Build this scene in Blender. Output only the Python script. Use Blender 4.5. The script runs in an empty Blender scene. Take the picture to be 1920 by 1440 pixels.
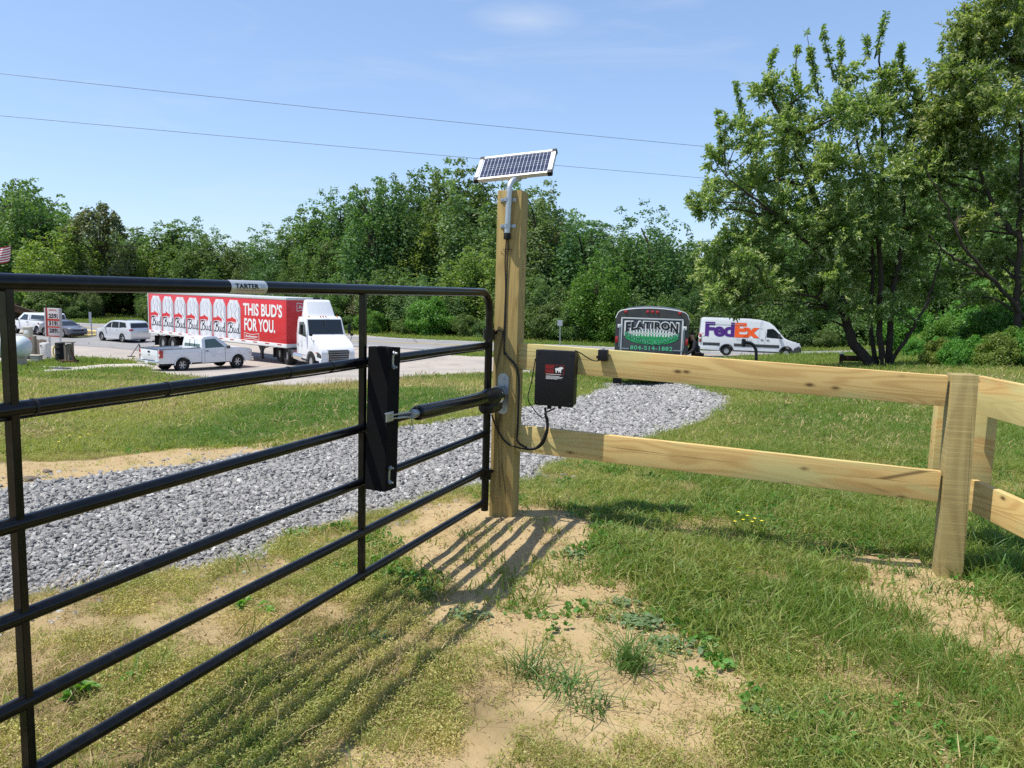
import bpy, bmesh, math, random
import numpy as np
from mathutils import Vector, Matrix

SC = bpy.context.scene
COL = SC.collection
RNG = np.random.default_rng(7)
random.seed(7)
rad = math.radians
# ------------------------------------------------------------------ camera
CAM_H = 1.35
FPX = 1440.0
YH, ROLL = 544.0, 1.7
_p = math.atan((720 - YH) / FPX * math.cos(rad(ROLL))); _r = rad(ROLL)
FW = np.array([0, math.cos(_p), -math.sin(_p)])
_U0 = np.array([0, math.sin(_p), math.cos(_p)]); _R0 = np.array([1., 0, 0])
CR = _R0 * math.cos(_r) + _U0 * math.sin(_r)
CU = _U0 * math.cos(_r) - _R0 * math.sin(_r)
cd = bpy.data.cameras.new('camera'); cam = bpy.data.objects.new('camera', cd); COL.objects.link(cam)
cam.matrix_world = Matrix(((CR[0], CU[0], -FW[0], 0), (CR[1], CU[1], -FW[1], 0), (CR[2], CU[2], -FW[2], CAM_H), (0, 0, 0, 1)))
cd.sensor_width = 36; cd.lens = 27.0; cd.clip_start = 0.05; cd.clip_end = 6000
SC.camera = cam
# ------------------------------------------------------------------ light
SUN_EL, SUN_AZ = rad(64.4), math.atan2(-.46, -.13)     # direction towards the sun, from +Y clockwise
sun_dir = Vector((math.sin(SUN_AZ) * math.cos(SUN_EL), math.cos(SUN_AZ) * math.cos(SUN_EL), math.sin(SUN_EL)))
sd = bpy.data.lights.new('sun', 'SUN'); sd.energy = 3.7; sd.angle = rad(.53); sd.color = (1, .95, .87)
so = bpy.data.objects.new('sun', sd); COL.objects.link(so)
so.rotation_euler = sun_dir.to_track_quat('Z', 'Y').to_euler(); so.location = (-30, -10, 60)
W = bpy.data.worlds.new('World'); SC.world = W; W.use_nodes = True
nt = W.node_tree; nt.nodes.clear()
sky = nt.nodes.new('ShaderNodeTexSky'); sky.sky_type = 'NISHITA'; sky.sun_disc = False
sky.sun_elevation = SUN_EL; sky.sun_rotation = SUN_AZ % (2 * math.pi)
sky.air_density = 1.0; sky.dust_density = .35; sky.ozone_density = 3.2; sky.altitude = 100
bg = nt.nodes.new('ShaderNodeBackground'); bg.inputs[1].default_value = .14
wo = nt.nodes.new('ShaderNodeOutputWorld')
tc = nt.nodes.new('ShaderNodeTexCoord')
# thin high cirrus, stretched sideways
mp = nt.nodes.new('ShaderNodeMapping'); mp.inputs['Scale'].default_value = (1.6, 1.6, 9); mp.inputs['Rotation'].default_value = (0, rad(-6), 0)
nz = nt.nodes.new('ShaderNodeTexNoise'); nz.inputs['Scale'].default_value = 2.3; nz.inputs['Detail'].default_value = 7; nz.inputs['Roughness'].default_value = .62; nz.inputs['Distortion'].default_value = .6
rp = nt.nodes.new('ShaderNodeValToRGB'); rp.color_ramp.elements[0].position = .53; rp.color_ramp.elements[1].position = .9
rp.color_ramp.elements[1].color = (.3, .3, .3, 1)
mx = nt.nodes.new('ShaderNodeMix'); mx.data_type = 'RGBA'
mx.inputs[7].default_value = (6.2, 6.5, 7.0, 1)
L = nt.links.new
L(tc.outputs['Generated'], mp.inputs[0]); L(mp.outputs[0], nz.inputs['Vector']); L(nz.outputs[0], rp.inputs[0])
gm = nt.nodes.new('ShaderNodeGamma'); gm.inputs[1].default_value = .65
tn_ = nt.nodes.new('ShaderNodeMix'); tn_.data_type = 'RGBA'; tn_.blend_type = 'MULTIPLY'; tn_.inputs[0].default_value = 1; tn_.inputs[7].default_value = (1.06, 1.20, 1.43, 1)
# one small wisp of cirrus high in front
_wd = FW + CR * (985 - 960) / FPX - CU * (36 - 720) / FPX; _wd = _wd / np.linalg.norm(_wd)
sb = nt.nodes.new('ShaderNodeVectorMath'); sb.operation = 'SUBTRACT'; sb.inputs[1].default_value = tuple(_wd); L(tc.outputs['Generated'], sb.inputs[0])
ws = nt.nodes.new('ShaderNodeMapping'); ws.inputs['Scale'].default_value = (1, 1, 3.6); ws.inputs['Rotation'].default_value = (0, rad(4), 0); L(sb.outputs[0], ws.inputs[0])
wl = nt.nodes.new('ShaderNodeVectorMath'); wl.operation = 'LENGTH'; L(ws.outputs[0], wl.inputs[0])
wr = nt.nodes.new('ShaderNodeValToRGB'); wr.color_ramp.elements[0].position = .0; wr.color_ramp.elements[0].color = (.75, .75, .75, 1); wr.color_ramp.elements[1].position = .075; wr.color_ramp.elements[1].color = (0, 0, 0, 1); L(wl.outputs['Value'], wr.inputs[0])
n2 = nt.nodes.new('ShaderNodeTexNoise'); n2.inputs['Scale'].default_value = 9; n2.inputs['Detail'].default_value = 6; n2.inputs['Roughness'].default_value = .6; n2.inputs['Distortion'].default_value = .8; L(mp.outputs[0], n2.inputs['Vector'])
wm = nt.nodes.new('ShaderNodeMath'); wm.operation = 'MULTIPLY'; L(wr.outputs[0], wm.inputs[0]); L(n2.outputs[0], wm.inputs[1])
wa = nt.nodes.new('ShaderNodeMath'); wa.operation = 'ADD'; wa.use_clamp = True; L(wm.outputs[0], wa.inputs[0]); L(rp.outputs[0], wa.inputs[1])
L(sky.outputs[0], gm.inputs[0]); L(gm.outputs[0], tn_.inputs[6]); mx.inputs[7].default_value = (3.4, 3.7, 4.1, 1)
L(wa.outputs[0], mx.inputs[0]); L(tn_.outputs[2], mx.inputs[6]); L(mx.outputs[2], bg.inputs[0]); L(bg.outputs[0], wo.inputs[0])
SC.view_settings.view_transform = 'Standard'; SC.view_settings.look = 'None'
SC.view_settings.exposure = 0.75; SC.view_settings.gamma = 1; SC.view_settings.use_curve_mapping = False
SC.cycles.max_bounces = 6; SC.cycles.diffuse_bounces = 3; SC.cycles.glossy_bounces = 3
SC.cycles.transmission_bounces = 4; SC.cycles.transparent_max_bounces = 8
SC.cycles.use_denoising = False

# ------------------------------------------------------------------ picture <-> place
def ray(px, py):
    return FW + CR * (px - 960) / FPX - CU * (py - 720) / FPX
O3 = np.array([0, 0, CAM_H])
def at(px, py, Y):                        # the point at distance Y (world y) seen at that pixel
    d = ray(px, py); return O3 + d * (Y / d[1])
def on_plane(px, py, P, n):
    d = ray(px, py); P = np.array(P, float); n = np.array(n, float)
    return O3 + d * (((P - O3) @ n) / (d @ n))

# ------------------------------------------------------------------ terrain
def _hash(ix, iy, s):
    h = (ix.astype(np.int64) * 374761393 + iy.astype(np.int64) * 668265263 + s * 1274126177) & 0xffffffff
    h = ((h ^ (h >> 13)) * 1274126177) & 0xffffffff
    return ((h ^ (h >> 16)) & 0xffff) / 65535.0
def vn(x, y, sc, s=0):                    # value noise 0..1
    x = np.asarray(x, float) * sc; y = np.asarray(y, float) * sc
    ix = np.floor(x); iy = np.floor(y); fx = x - ix; fy = y - iy
    fx = fx * fx * (3 - 2 * fx); fy = fy * fy * (3 - 2 * fy)
    a = _hash(ix, iy, s); b = _hash(ix + 1, iy, s); c = _hash(ix, iy + 1, s); d = _hash(ix + 1, iy + 1, s)
    return (a * (1 - fx) + b * fx) * (1 - fy) + (c * (1 - fx) + d * fx) * fy
def fbm(x, y, sc, s=0, o=4):
    t = 0; a = .5; n = 0
    for i in range(o):
        t = t + a * vn(x, y, sc * 2 ** i, s + i * 17); n += a; a *= .5
    return t / n
def H0(X, Y):
    X = np.asarray(X, float); Y = np.asarray(Y, float)
    u = np.clip(X / np.maximum(Y, 6), -.9, .9)
    s = np.interp(u, [-.6, -.5, -.4, -.25, 0, .18, .3, .47, .62], [.098, .100, .101, .093, .082, .078, .060, .046, .034])
    fl = np.interp(u, [-.6, -.5, 0, .3, .5, .7], [3.8, 3.75, 3.45, 3.3, 3.0, 2.6])
    t = Y - 5.0
    t = np.where(t > 12, t, np.log1p(np.exp(np.clip(t * 1.6, -40, 40))) / 1.6)
    z = s * t
    k = 5.0
    m = -np.log(np.exp(-k * z) + np.exp(-k * fl)) / k     # smooth min
    return -np.where(z > fl + 4, fl, m)
MOUND = at(938, 975, 4.33)
def H(X, Y):
    X = np.asarray(X, float); Y = np.asarray(Y, float)
    r = np.hypot(X, Y)
    a = np.clip(1 - r / 30, 0, 1)
    return H0(X, Y) + a * ((fbm(X, Y, 1.1, 3, 3) - .5) * .07 + (fbm(X, Y, 6, 9, 2) - .5) * .018) + (MOUND[2] + .02) * np.exp(-((X - MOUND[0] - .05) ** 2 + (Y - MOUND[1]) ** 2) / (2 * .42 ** 2))
def G(px, py, off=0.0):                   # where that pixel's ray meets the terrain
    d = ray(px, py); lo, hi = .5, 400.
    f = lambda t: (O3 + d * t)[2] - H0((O3 + d * t)[0], (O3 + d * t)[1])
    t = 1.0; st = .25
    while t < 400 and f(t) > 0: t += st; st *= 1.03
    lo, hi = t - st, t
    for _ in range(30):
        m = (lo + hi) / 2
        if f(m) > 0: lo = m
        else: hi = m
    P = O3 + d * hi
    return np.array([P[0], P[1], H0(P[0], P[1]) + off])
def inside(P, X, Y):                      # even-odd test, vectorised
    P = np.asarray(P)[:, :2]; X = np.asarray(X); Y = np.asarray(Y); r = np.zeros(X.shape, bool)
    j = len(P) - 1
    for i in range(len(P)):
        xi, yi = P[i]; xj, yj = P[j]
        with np.errstate(divide='ignore', invalid='ignore'):
            c = ((yi > Y) != (yj > Y)) & (X < (xj - xi) * (Y - yi) / (yj - yi + 1e-12) + xi)
        r ^= c; j = i
    return r
def sdist(P, X, Y):                       # signed distance, positive inside
    P = np.asarray(P)[:, :2]; d = np.full(np.shape(X), 1e9)
    for i in range(len(P)):
        a = P[i]; b = P[(i + 1) % len(P)]; ab = b - a; L2 = max(ab @ ab, 1e-9)
        t = np.clip(((X - a[0]) * ab[0] + (Y - a[1]) * ab[1]) / L2, 0, 1)
        d = np.minimum(d, np.hypot(X - a[0] - t * ab[0], Y - a[1] - t * ab[1]))
    return np.where(inside(P, X, Y), d, -d)
def gp(pts): return np.array([G(*p)[:2] for p in pts])
_low = [(-900, 1290), (-400, 1215), (0, 1131), (50, 1115), (146, 1107), (233, 1094), (346, 1069), (417, 1052), (492, 1048), (520, 1023), (583, 998), (637, 984),
        (728, 953), (801, 932), (903, 918), (985, 905), (1020, 880), (1065, 858), (1160, 838), (1240, 822), (1325, 795), (1375, 766), (1388, 750), (1345, 736), (1300, 724), (1290, 712)]
_up = [(1120, 706), (1125, 730), (1080, 745), (1040, 755), (1000, 762), (900, 778), (800, 796), (675, 812), (590, 827), (525, 843), (425, 858), (350, 872), (250, 884),
       (150, 898), (75, 906), (0, 917), (-300, 950), (-900, 1010)]
GRAVEL = gp(_low + _up)
EDGE = gp([(-900, 1030), (-300, 965), (0, 925), (150, 904), (350, 880), (425, 866), (525, 851), (675, 820), (800, 803), (800, 798),
           (675, 806), (560, 822), (470, 836), (350, 838), (200, 862), (50, 868), (0, 878), (-300, 905), (-900, 950)])
DIRTS = [gp(p) for p in (
    [(905, 955), (990, 968), (1090, 983), (1124, 1000), (1100, 1022), (1050, 1040), (1000, 1060), (960, 1100), (930, 1150), (890, 1170), (820, 1150), (860, 1080), (800, 1050), (740, 1060), (735, 1020), (800, 990), (840, 950)],
    [(1080, 1075), (1150, 1065), (1210, 1110), (1260, 1170), (1330, 1215), (1385, 1290), (1400, 1360), (1340, 1430), (1250, 1420), (1180, 1380), (1080, 1350), (980, 1310), (940, 1270), (1010, 1270), (1130, 1310), (1210, 1260), (1150, 1200), (1100, 1130)],
    [(830, 1000), (1110, 1000), (1160, 1060), (1230, 1110), (1290, 1190), (1380, 1290), (1350, 1420), (1150, 1390), (1000, 1330), (900, 1260), (850, 1180), (800, 1080)],
    [(870, 1190), (960, 1195), (950, 1240), (880, 1235), (850, 1215)],
    [(620, 1400), (720, 1380), (860, 1395), (900, 1440), (880, 1500), (600, 1500)],
    [(1545, 1065), (1600, 1045), (1640, 1035), (1700, 1030), (1745, 1045), (1810, 1060), (1850, 1090), (1900, 1150), (1960, 1190), (1950, 1240), (1890, 1215), (1760, 1200), (1720, 1160), (1660, 1140), (1600, 1110)],
    [(760, 1010), (820, 960), (890, 935), (910, 950), (830, 1000), (780, 1040)],
    [(440, 718), (500, 728), (580, 732), (700, 724), (760, 716), (780, 722), (700, 735), (600, 741), (500, 738)],
)]
DIRT_W = [1, 1, .95, .8, .9, 1, .75, .8]
GREEN_C = gp([(300, 810), (560, 740), (760, 735), (860, 735), (900, 750), (700, 790), (500, 835), (330, 840)])
def masks(X, Y):
    r = np.hypot(X, Y)
    wob = (fbm(X, Y, 1.6, 21, 4) - .5)
    wf = (fbm(X, Y, 7, 33, 3) - .5)
    gs = sdist(GRAVEL, X, Y) + wob * .22 + wf * .12
    gravel = np.clip(gs / .05 + .5, 0, 1)
    dirt = np.clip((sdist(EDGE, X, Y) + wob * .3 + .03) / .08 + .5, 0, 1)
    for P, w in zip(DIRTS, DIRT_W):
        dirt = np.maximum(dirt, w * np.clip((sdist(P, X, Y) + .10 + wob * .30 + wf * .30) / .24 + .38, 0, 1))
    thin = np.clip((fbm(X, Y, 2.3, 55, 4) - .60) * 7, 0, .7) * np.clip(1.4 - r / 9, 0, 1)   # small bare spots
    dirt = np.maximum(dirt, thin)
    return dirt, gravel

def new_mesh(name, V, F, mats=(), smooth=False):
    me = bpy.data.meshes.new(name)
    V = np.asarray(V, np.float32); 
    if isinstance(F, np.ndarray):
        n, k = F.shape
        me.vertices.add(len(V)); me.vertices.foreach_set('co', V.ravel())
        me.loops.add(n * k); me.loops.foreach_set('vertex_index', F.astype(np.int32).ravel())
        me.polygons.add(n); me.polygons.foreach_set('loop_start', np.arange(0, n * k, k, dtype=np.int32))
        me.update(calc_edges=True)
    else:
        me.from_pydata([tuple(map(float, v)) for v in V], [], F)
    for m in mats: me.materials.append(m)
    if smooth: me.polygons.foreach_set('use_smooth', np.ones(len(me.polygons), bool))
    me.update(); return me
def link(name, me, parent=None, loc=None):
    o = bpy.data.objects.new(name, me); COL.objects.link(o)
    if parent is not None: o.parent = parent
    if loc is not None: o.location = loc
    return o
def tag(o, label=None, cat=None, group=None, kind=None):
    if label: o['label'] = label
    if cat: o['category'] = cat
    if group: o['group'] = group
    if kind: o['kind'] = kind
    return o
def thing(name, label, cat, loc=(0, 0, 0), rz=0, group=None):
    o = bpy.data.objects.new(name, None); COL.objects.link(o); o.empty_display_size = .1
    o.location = loc; o.rotation_euler = (0, 0, rz)
    return tag(o, label, cat, group)

# ------------------------------------------------------------------ materials
class NT:
    def __init__(s, name):
        s.m = bpy.data.materials.new(name); s.m.use_nodes = True; s.t = s.m.node_tree; s.t.nodes.clear()
        s.out = s.n('ShaderNodeOutputMaterial'); s.L = s.t.links.new
    def n(s, ty, **k):
        x = s.t.nodes.new(ty)
        for a, b in k.items(): setattr(x, a, b)
        return x
    def coord(s, kind='Object'): return s.n('ShaderNodeTexCoord').outputs[kind]
    def map(s, v, scale=(1, 1, 1), rot=(0, 0, 0), loc=(0, 0, 0)):
        x = s.n('ShaderNodeMapping'); x.inputs['Scale'].default_value = scale; x.inputs['Rotation'].default_value = rot; x.inputs['Location'].default_value = loc
        s.L(v, x.inputs[0]); return x.outputs[0]
    def noise(s, v, sc, det=4, ro=.55, dist=0):
        x = s.n('ShaderNodeTexNoise'); x.inputs['Scale'].default_value = sc; x.inputs['Detail'].default_value = det
        x.inputs['Roughness'].default_value = ro; x.inputs['Distortion'].default_value = dist
        if v is not None: s.L(v, x.inputs['Vector'])
        return x.outputs[0]
    def voro(s, v, sc, feat='F1', out='Distance'):
        x = s.n('ShaderNodeTexVoronoi', feature=feat); x.inputs['Scale'].default_value = sc; s.L(v, x.inputs['Vector']); return x.outputs[out]
    def ramp(s, f, stops):
        x = s.n('ShaderNodeValToRGB'); e = x.color_ramp.elements
        while len(e) < len(stops): e.new(.5)
        for i, (p, c) in enumerate(stops):
            e[i].position = p; e[i].color = (c, c, c, 1) if not hasattr(c, '__len__') else (*c, 1)
        s.L(f, x.inputs[0]); return x.outputs[0]
    def mix(s, f, a, b, mode='MIX'):
        x = s.n('ShaderNodeMix', data_type='RGBA', blend_type=mode)
        for i, v in ((0, f), (6, a), (7, b)):
            if hasattr(v, 'is_linked'): s.L(v, x.inputs[i])
            elif hasattr(v, '__len__'): x.inputs[i].default_value = (*v, 1)
            else: x.inputs[i].default_value = v if i == 0 else (v, v, v, 1)
        return x.outputs[2]
    def math(s, op, a, b=0.0, c=None):
        x = s.n('ShaderNodeMath', operation=op)
        for i, v in ((0, a), (1, b)) + (((2, c),) if c is not None else ()):
            if hasattr(v, 'is_linked'): s.L(v, x.inputs[i])
            else: x.inputs[i].default_value = v
        return x.outputs[0]
    def attr(s, name, kind='GEOMETRY', out='Fac'):
        x = s.n('ShaderNodeAttribute', attribute_name=name, attribute_type=kind); return x.outputs[out]
    def bsdf(s, col, rough=.6, metal=0, bump=None, bstr=.3, bdist=.01, spec=.5, coat=0, emis=None):
        x = s.n('ShaderNodeBsdfPrincipled')
        for k, v in (('Base Color', col), ('Roughness', rough), ('Metallic', metal)):
            if hasattr(v, 'is_linked'): s.L(v, x.inputs[k])
            else: x.inputs[k].default_value = (*v, 1) if hasattr(v, '__len__') else v
        x.inputs['Specular IOR Level'].default_value = spec; x.inputs['Coat Weight'].default_value = coat; x.inputs['Coat Roughness'].default_value = .05
        if bump is not None:
            b = s.n('ShaderNodeBump'); b.inputs['Strength'].default_value = bstr; b.inputs['Distance'].default_value = bdist
            s.L(bump, b.inputs['Height']); s.L(b.outputs[0], x.inputs['Normal'])
        return x
    def end(s, sh): s.L(sh.outputs[0] if hasattr(sh, 'outputs') else sh, s.out.inputs[0]); return s.m
def simple(name, col, rough=.5, metal=0, var=.12, sc=6, bump=0, coat=0, spec=.5, dirt=0, dcol=(.25, .2, .14)):
    t = NT(name); v = t.coord(); n = t.noise(v, sc, 5)
    c = t.mix(n, tuple(x * (1 - var) for x in col), tuple(min(1, x * (1 + var)) for x in col))
    if dirt: c = t.mix(t.math('MULTIPLY', t.ramp(t.noise(v, sc * .7, 7, .7), [(.45, 0), (.75, 1)]), dirt), c, dcol)
    r = t.math('MULTIPLY_ADD', n, .25, rough - .12) if rough > .12 else rough
    return t.end(t.bsdf(c, r, metal, t.noise(v, min(sc * 4, 40), 4) if bump else None, bump, .003, spec, coat))
def leaf_mat(name, c1, c2, trans=.35, rough=.5, inst=False):
    t = NT(name)
    f = t.attr('tint', 'INSTANCER' if inst else 'GEOMETRY')
    oi = t.n('ShaderNodeObjectInfo')
    c = t.mix(f, c1, c2)
    hs = t.n('ShaderNodeHueSaturation'); t.L(c, hs.inputs['Color'])
    t.L(t.math('MULTIPLY_ADD', oi.outputs['Random'], .35, .82), hs.inputs['Value'])
    t.L(t.math('MULTIPLY_ADD', oi.outputs['Random'], .03, .485), hs.inputs['Hue'])
    b = t.bsdf(hs.outputs[0], rough, 0, spec=.35)
    tr = t.n('ShaderNodeBsdfTranslucent'); 
    tc = t.mix(1.0, hs.outputs[0], (1.25, 1.35, .55), 'MULTIPLY'); t.L(tc, tr.inputs[0])
    m = t.n('ShaderNodeMixShader'); m.inputs[0].default_value = trans; t.L(b.outputs[0], m.inputs[1]); t.L(tr.outputs[0], m.inputs[2])
    return t.end(m)
def wood(name, light, dark, green, ax=0, gs=1.0, rough=.75, gr=.5, saw=0, knots=1):
    t = NT(name); v = t.coord()
    oi = t.n('ShaderNodeObjectInfo'); add = t.n('ShaderNodeVectorMath', operation='ADD')
    cmb = t.n('ShaderNodeCombineXYZ'); off = t.math('MULTIPLY', oi.outputs['Random'], 37.0)
    for i in range(3): t.L(off, cmb.inputs[i])
    t.L(v, add.inputs[0]); t.L(cmb.outputs[0], add.inputs[1]); v = add.outputs[0]
    def S(a, b): return tuple(a if i == ax else b for i in range(3))
    big = t.noise(t.map(v, S(.55, 6)), 1.0 * gs, 2, .4, .8)
    rings = t.math('SINE', t.math('MULTIPLY', big, 95.0))
    rings = t.math('MULTIPLY_ADD', rings, .5, .5)
    fine = t.noise(t.map(v, S(2.5, 90)), 1.0, 4, .55)
    c = t.mix(t.math('MULTIPLY', t.ramp(rings, [(.35, 0), (1, 1)]), .7), light, dark)
    c = t.mix(t.math('MULTIPLY', t.ramp(t.noise(t.map(v, S(.8, 5)), 1.0, 3), [(.45, 0), (.7, 1)]), .35), c, dark)
    c = t.mix(t.math('MULTIPLY', fine, .4), c, tuple(x * .8 for x in light))
    gm = t.ramp(t.noise(t.map(v, S(1.1, 4.5)), 1.3, 4, .6, .5), [(.48, 0), (.62, 1)])
    c = t.mix(t.math('MULTIPLY', gm, gr), c, green)
    if knots:
        kd = t.voro(t.map(v, S(4.5, 10.0)), 1.0)
        c = t.mix(t.ramp(kd, [(.05, 1), (.09, .45), (.16, 0)]), c, tuple(x * .3 for x in dark))
    ck = t.voro(t.map(v, S(.55, 13)), 1.0, 'DISTANCE_TO_EDGE'); ck = t.math('MULTIPLY', t.ramp(ck, [(.004, 1), (.02, 0)]), t.ramp(t.noise(t.map(v, S(1.3, 9)), 1.0, 2), [(.55, 0), (.62, .8)])); c = t.mix(ck, c, tuple(x * .22 for x in dark))
    if saw:
        sm = t.noise(t.map(v, S(130, 2.2)), 1.0, 4, .65)
        c = t.mix(t.math('MULTIPLY', t.ramp(sm, [(.5, 0), (.72, 1)]), saw), c, tuple(min(1, x * 1.7) for x in light))
        h = t.math('ADD', fine, t.math('MULTIPLY', sm, 1.6))
    else: h = t.math('ADD', fine, t.math('MULTIPLY', rings, .35))
    return t.end(t.bsdf(c, rough, 0, h, .25, .001, .3))
M = {}
def setup_mats():
    t = NT('ground_soil_grass'); v = t.coord(); dirt = t.attr('dirt'); grav = t.attr('gravel'); far = t.attr('far')
    n1 = t.noise(v, .35, 6, .6); n2 = t.noise(v, 2.2, 6, .65); n3 = t.noise(v, 38, 6, .7); n4 = t.noise(v, 9, 5, .65)
    near = t.mix(n3, (.09, .066, .034), (.27, .20, .10)); near = t.mix(t.math('MULTIPLY', t.ramp(n2, [(.35, 0), (.65, 1)]), .6), near, (.21, .17, .075))
    fg = t.mix(t.ramp(n2, [(.3, 0), (.7, 1)]), (.13, .18, .045), (.27, .26, .09)); fg = t.mix(t.ramp(n1, [(.4, 0), (.62, 1)]), fg, (.15, .20, .045))
    fg = t.mix(t.math('MULTIPLY', n3, .4), fg, (.09, .11, .035))
    g = t.mix(far, near, fg)
    dc = t.mix(n4, (.335, .242, .120), (.445, .340, .188)); dc = t.mix(t.math('MULTIPLY', t.ramp(n3, [(.55, 0), (.72, 1)]), .6), dc, (.23, .145, .062))
    dc = t.mix(t.math('MULTIPLY', t.ramp(t.noise(v, 1.7, 4), [(.5, 0), (.7, 1)]), .4), dc, (.33, .215, .10))
    c = t.mix(dirt, g, dc)
    vo = t.n('ShaderNodeTexVoronoi', feature='F1'); vo.inputs['Scale'].default_value = 34; t.L(v, vo.inputs['Vector'])
    bw = t.n('ShaderNodeRGBToBW'); t.L(vo.outputs['Color'], bw.inputs[0])
    gc = t.ramp(bw.outputs[0], [(.2, (.13, .13, .135)), (.5, (.30, .30, .305)), (.8, (.56, .55, .54))])
    gc = t.mix(t.ramp(vo.outputs['Distance'], [(.35, 0), (.75, .85)]), gc, (.06, .058, .055))
    c = t.mix(grav, c, gc)
    hgt = t.math('ADD', t.math('MULTIPLY', n3, .5), t.math('ADD', n4, t.math('MULTIPLY', t.math('MULTIPLY', vo.outputs['Distance'], grav), -1.6)))
    M['ground'] = t.end(t.bsdf(c, .95, 0, hgt, .6, .02, .15))
    t = NT('parking_surface'); v = t.coord(); n1 = t.noise(v, .16, 5, .6); n2 = t.noise(v, 4, 6, .75); n3 = t.noise(v, 25, 3, .7)
    c = t.mix(t.ramp(n1, [(.42, 0), (.58, 1)]), (.42, .365, .31), (.30, .275, .25)); c = t.mix(t.math('MULTIPLY', t.ramp(n2, [(.3, 0), (.75, 1)]), .6), c, (.22, .195, .17)); c = t.mix(t.math('MULTIPLY', t.ramp(t.noise(t.map(v, (1, .35, 1), (0, 0, .5)), .8, 5, .7), [(.55, 0), (.68, 1)]), .5), c, (.16, .15, .14))
    c = t.mix(t.math('MULTIPLY', n3, .3), c, (.55, .50, .44))
    M['lot'] = t.end(t.bsdf(c, .9, 0, n2, .3, .02, .2))
    t = NT('asphalt_grey'); v = t.coord(); n1 = t.noise(v, .3, 5, .6); n2 = t.noise(v, 30, 4, .7)
    c = t.mix(n1, (.19, .19, .195), (.26, .255, .25)); c = t.mix(t.math('MULTIPLY', n2, .4), c, (.34, .33, .32))
    cr = t.voro(t.map(v, (.25, .25, .25)), 1.0, 'DISTANCE_TO_EDGE'); c = t.mix(t.ramp(cr, [(.004, .6), (.012, 0)]), c, (.08, .08, .08))
    M['asphalt'] = t.end(t.bsdf(c, .88, 0, n2, .25, .01, .25))
    M['concrete'] = simple('concrete', (.44, .40, .34), .9, 0, .15, 3, .3, dirt=.4)
    M['line_w'] = simple('road_paint_white', (.72, .72, .70), .7, 0, .1, 3, dirt=.3)
    M['line_y'] = simple('road_paint_yellow', (.70, .50, .08), .7, 0, .1, 3, dirt=.3)
    M['kerb_y'] = simple('kerb_paint_yellow', (.75, .58, .22), .8, 0, .15, 5, dirt=.5)
    M['post'] = wood('treated_post_wood', (.42, .300, .108), (.26, .175, .058), (.33, .29, .12), 2, 1, gr=.3, saw=0, knots=0)
    M['post2'] = wood('rough_sawn_post_wood', (.36, .285, .118), (.24, .18, .07), (.34, .29, .15), 2, 1, gr=.25, saw=.5, knots=0)
    M['board'] = wood('treated_board_wood', (.67, .47, .185), (.45, .26, .085), (.50, .49, .21), 0, 1, gr=.6)
    M['old'] = wood('weathered_grey_wood', (.26, .22, .17), (.13, .10, .07), (.2, .18, .14), 2, 1, gr=.3)
    M['brownfence'] = wood('brown_stained_wood', (.075, .038, .02), (.04, .02, .01), (.06, .03, .015), 0, 1, gr=.2)
    M['endgrain'] = simple('cut_wood_end', (.62, .48, .25), .8, 0, .2, 30, .2)
    t = NT('black_powder_coat'); v = t.coord(); n = t.noise(v, 22, 7, .75); du = t.ramp(n, [(.5, 0), (.72, 1)])
    sp = t.ramp(t.noise(v, 170, 2, .5), [(.68, 0), (.74, 1)]); c = t.mix(t.math('ADD', t.math('MULTIPLY', du, .07), t.math('MULTIPLY', t.math('MULTIPLY', sp, du), .35)), (.0040, .0042, .0052), (.16, .14, .11))
    M['black'] = t.end(t.bsdf(c, t.math('MULTIPLY_ADD', n, .16, .12), 0, t.noise(v, 60, 3), .04, .002, .3))
    M['blkwood'] = simple('black_painted_timber', (.0045, .0045, .005), .75, 0, .3, 20, .3, spec=.12)
    M['blkplastic'] = simple('black_plastic', (.007, .0075, .009), .45, 0, .2, 10, 0, spec=.3)
    M['rubber'] = simple('rubber', (.018, .018, .018), .85, 0, .25, 20, .2, spec=.25)
    M['cable'] = simple('cable_jacket', (.009, .009, .010), .5, 0, .1, 10, spec=.4)
    M['zinc'] = simple('zinc_plated_steel', (.42, .46, .50), .38, .9, .12, 18, 0)
    M['galv'] = simple('galvanised_pipe', (.50, .53, .56), .45, .8, .12, 20, 0)
    M['alu'] = simple('aluminium_frame', (.62, .62, .60), .45, .35, .05, 10)
    M['label_w'] = simple('white_label', (.75, .75, .72), .5, 0, .04)
    M['label_blk'] = simple('black_label', (.010, .010, .011), .4, 0, .05)
    M['label_r'] = simple('red_print', (.42, .012, .012), .5, 0, .05)
    M['label_y'] = simple('yellow_print', (.70, .52, .10), .5, 0, .05)
    M['plate'] = simple('satin_logo_plate', (.62, .62, .60), .38, .6, .08, 12)
    M['ink'] = simple('black_print', (.012, .012, .013), .5, 0, .05)
    t = NT('solar_cell'); v = t.coord(); n = t.noise(v, 60, 3)
    M['cell'] = t.end(t.bsdf(t.mix(n, (.016, .017, .036), (.032, .032, .060)), .12, .2, spec=.6, coat=.8))
    M['pv_back'] = simple('panel_white_sheet', (.62, .66, .74), .25, 0, .03, coat=.6)
    M['white'] = simple('white_vehicle_paint', (.72, .73, .75), .28, 0, .03, 1.0, coat=.7)
    M['silver'] = simple('silver_vehicle_paint', (.68, .69, .70), .30, .35, .04, 1.5, coat=.7)
    M['greycar'] = simple('grey_vehicle_paint', (.16, .15, .17), .3, .4, .05, 1.5, coat=.7)
    M['darkpaint'] = simple('charcoal_vehicle_paint', (.035, .037, .04), .35, 0, .08, 1.5, coat=.5, dirt=.15)
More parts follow.
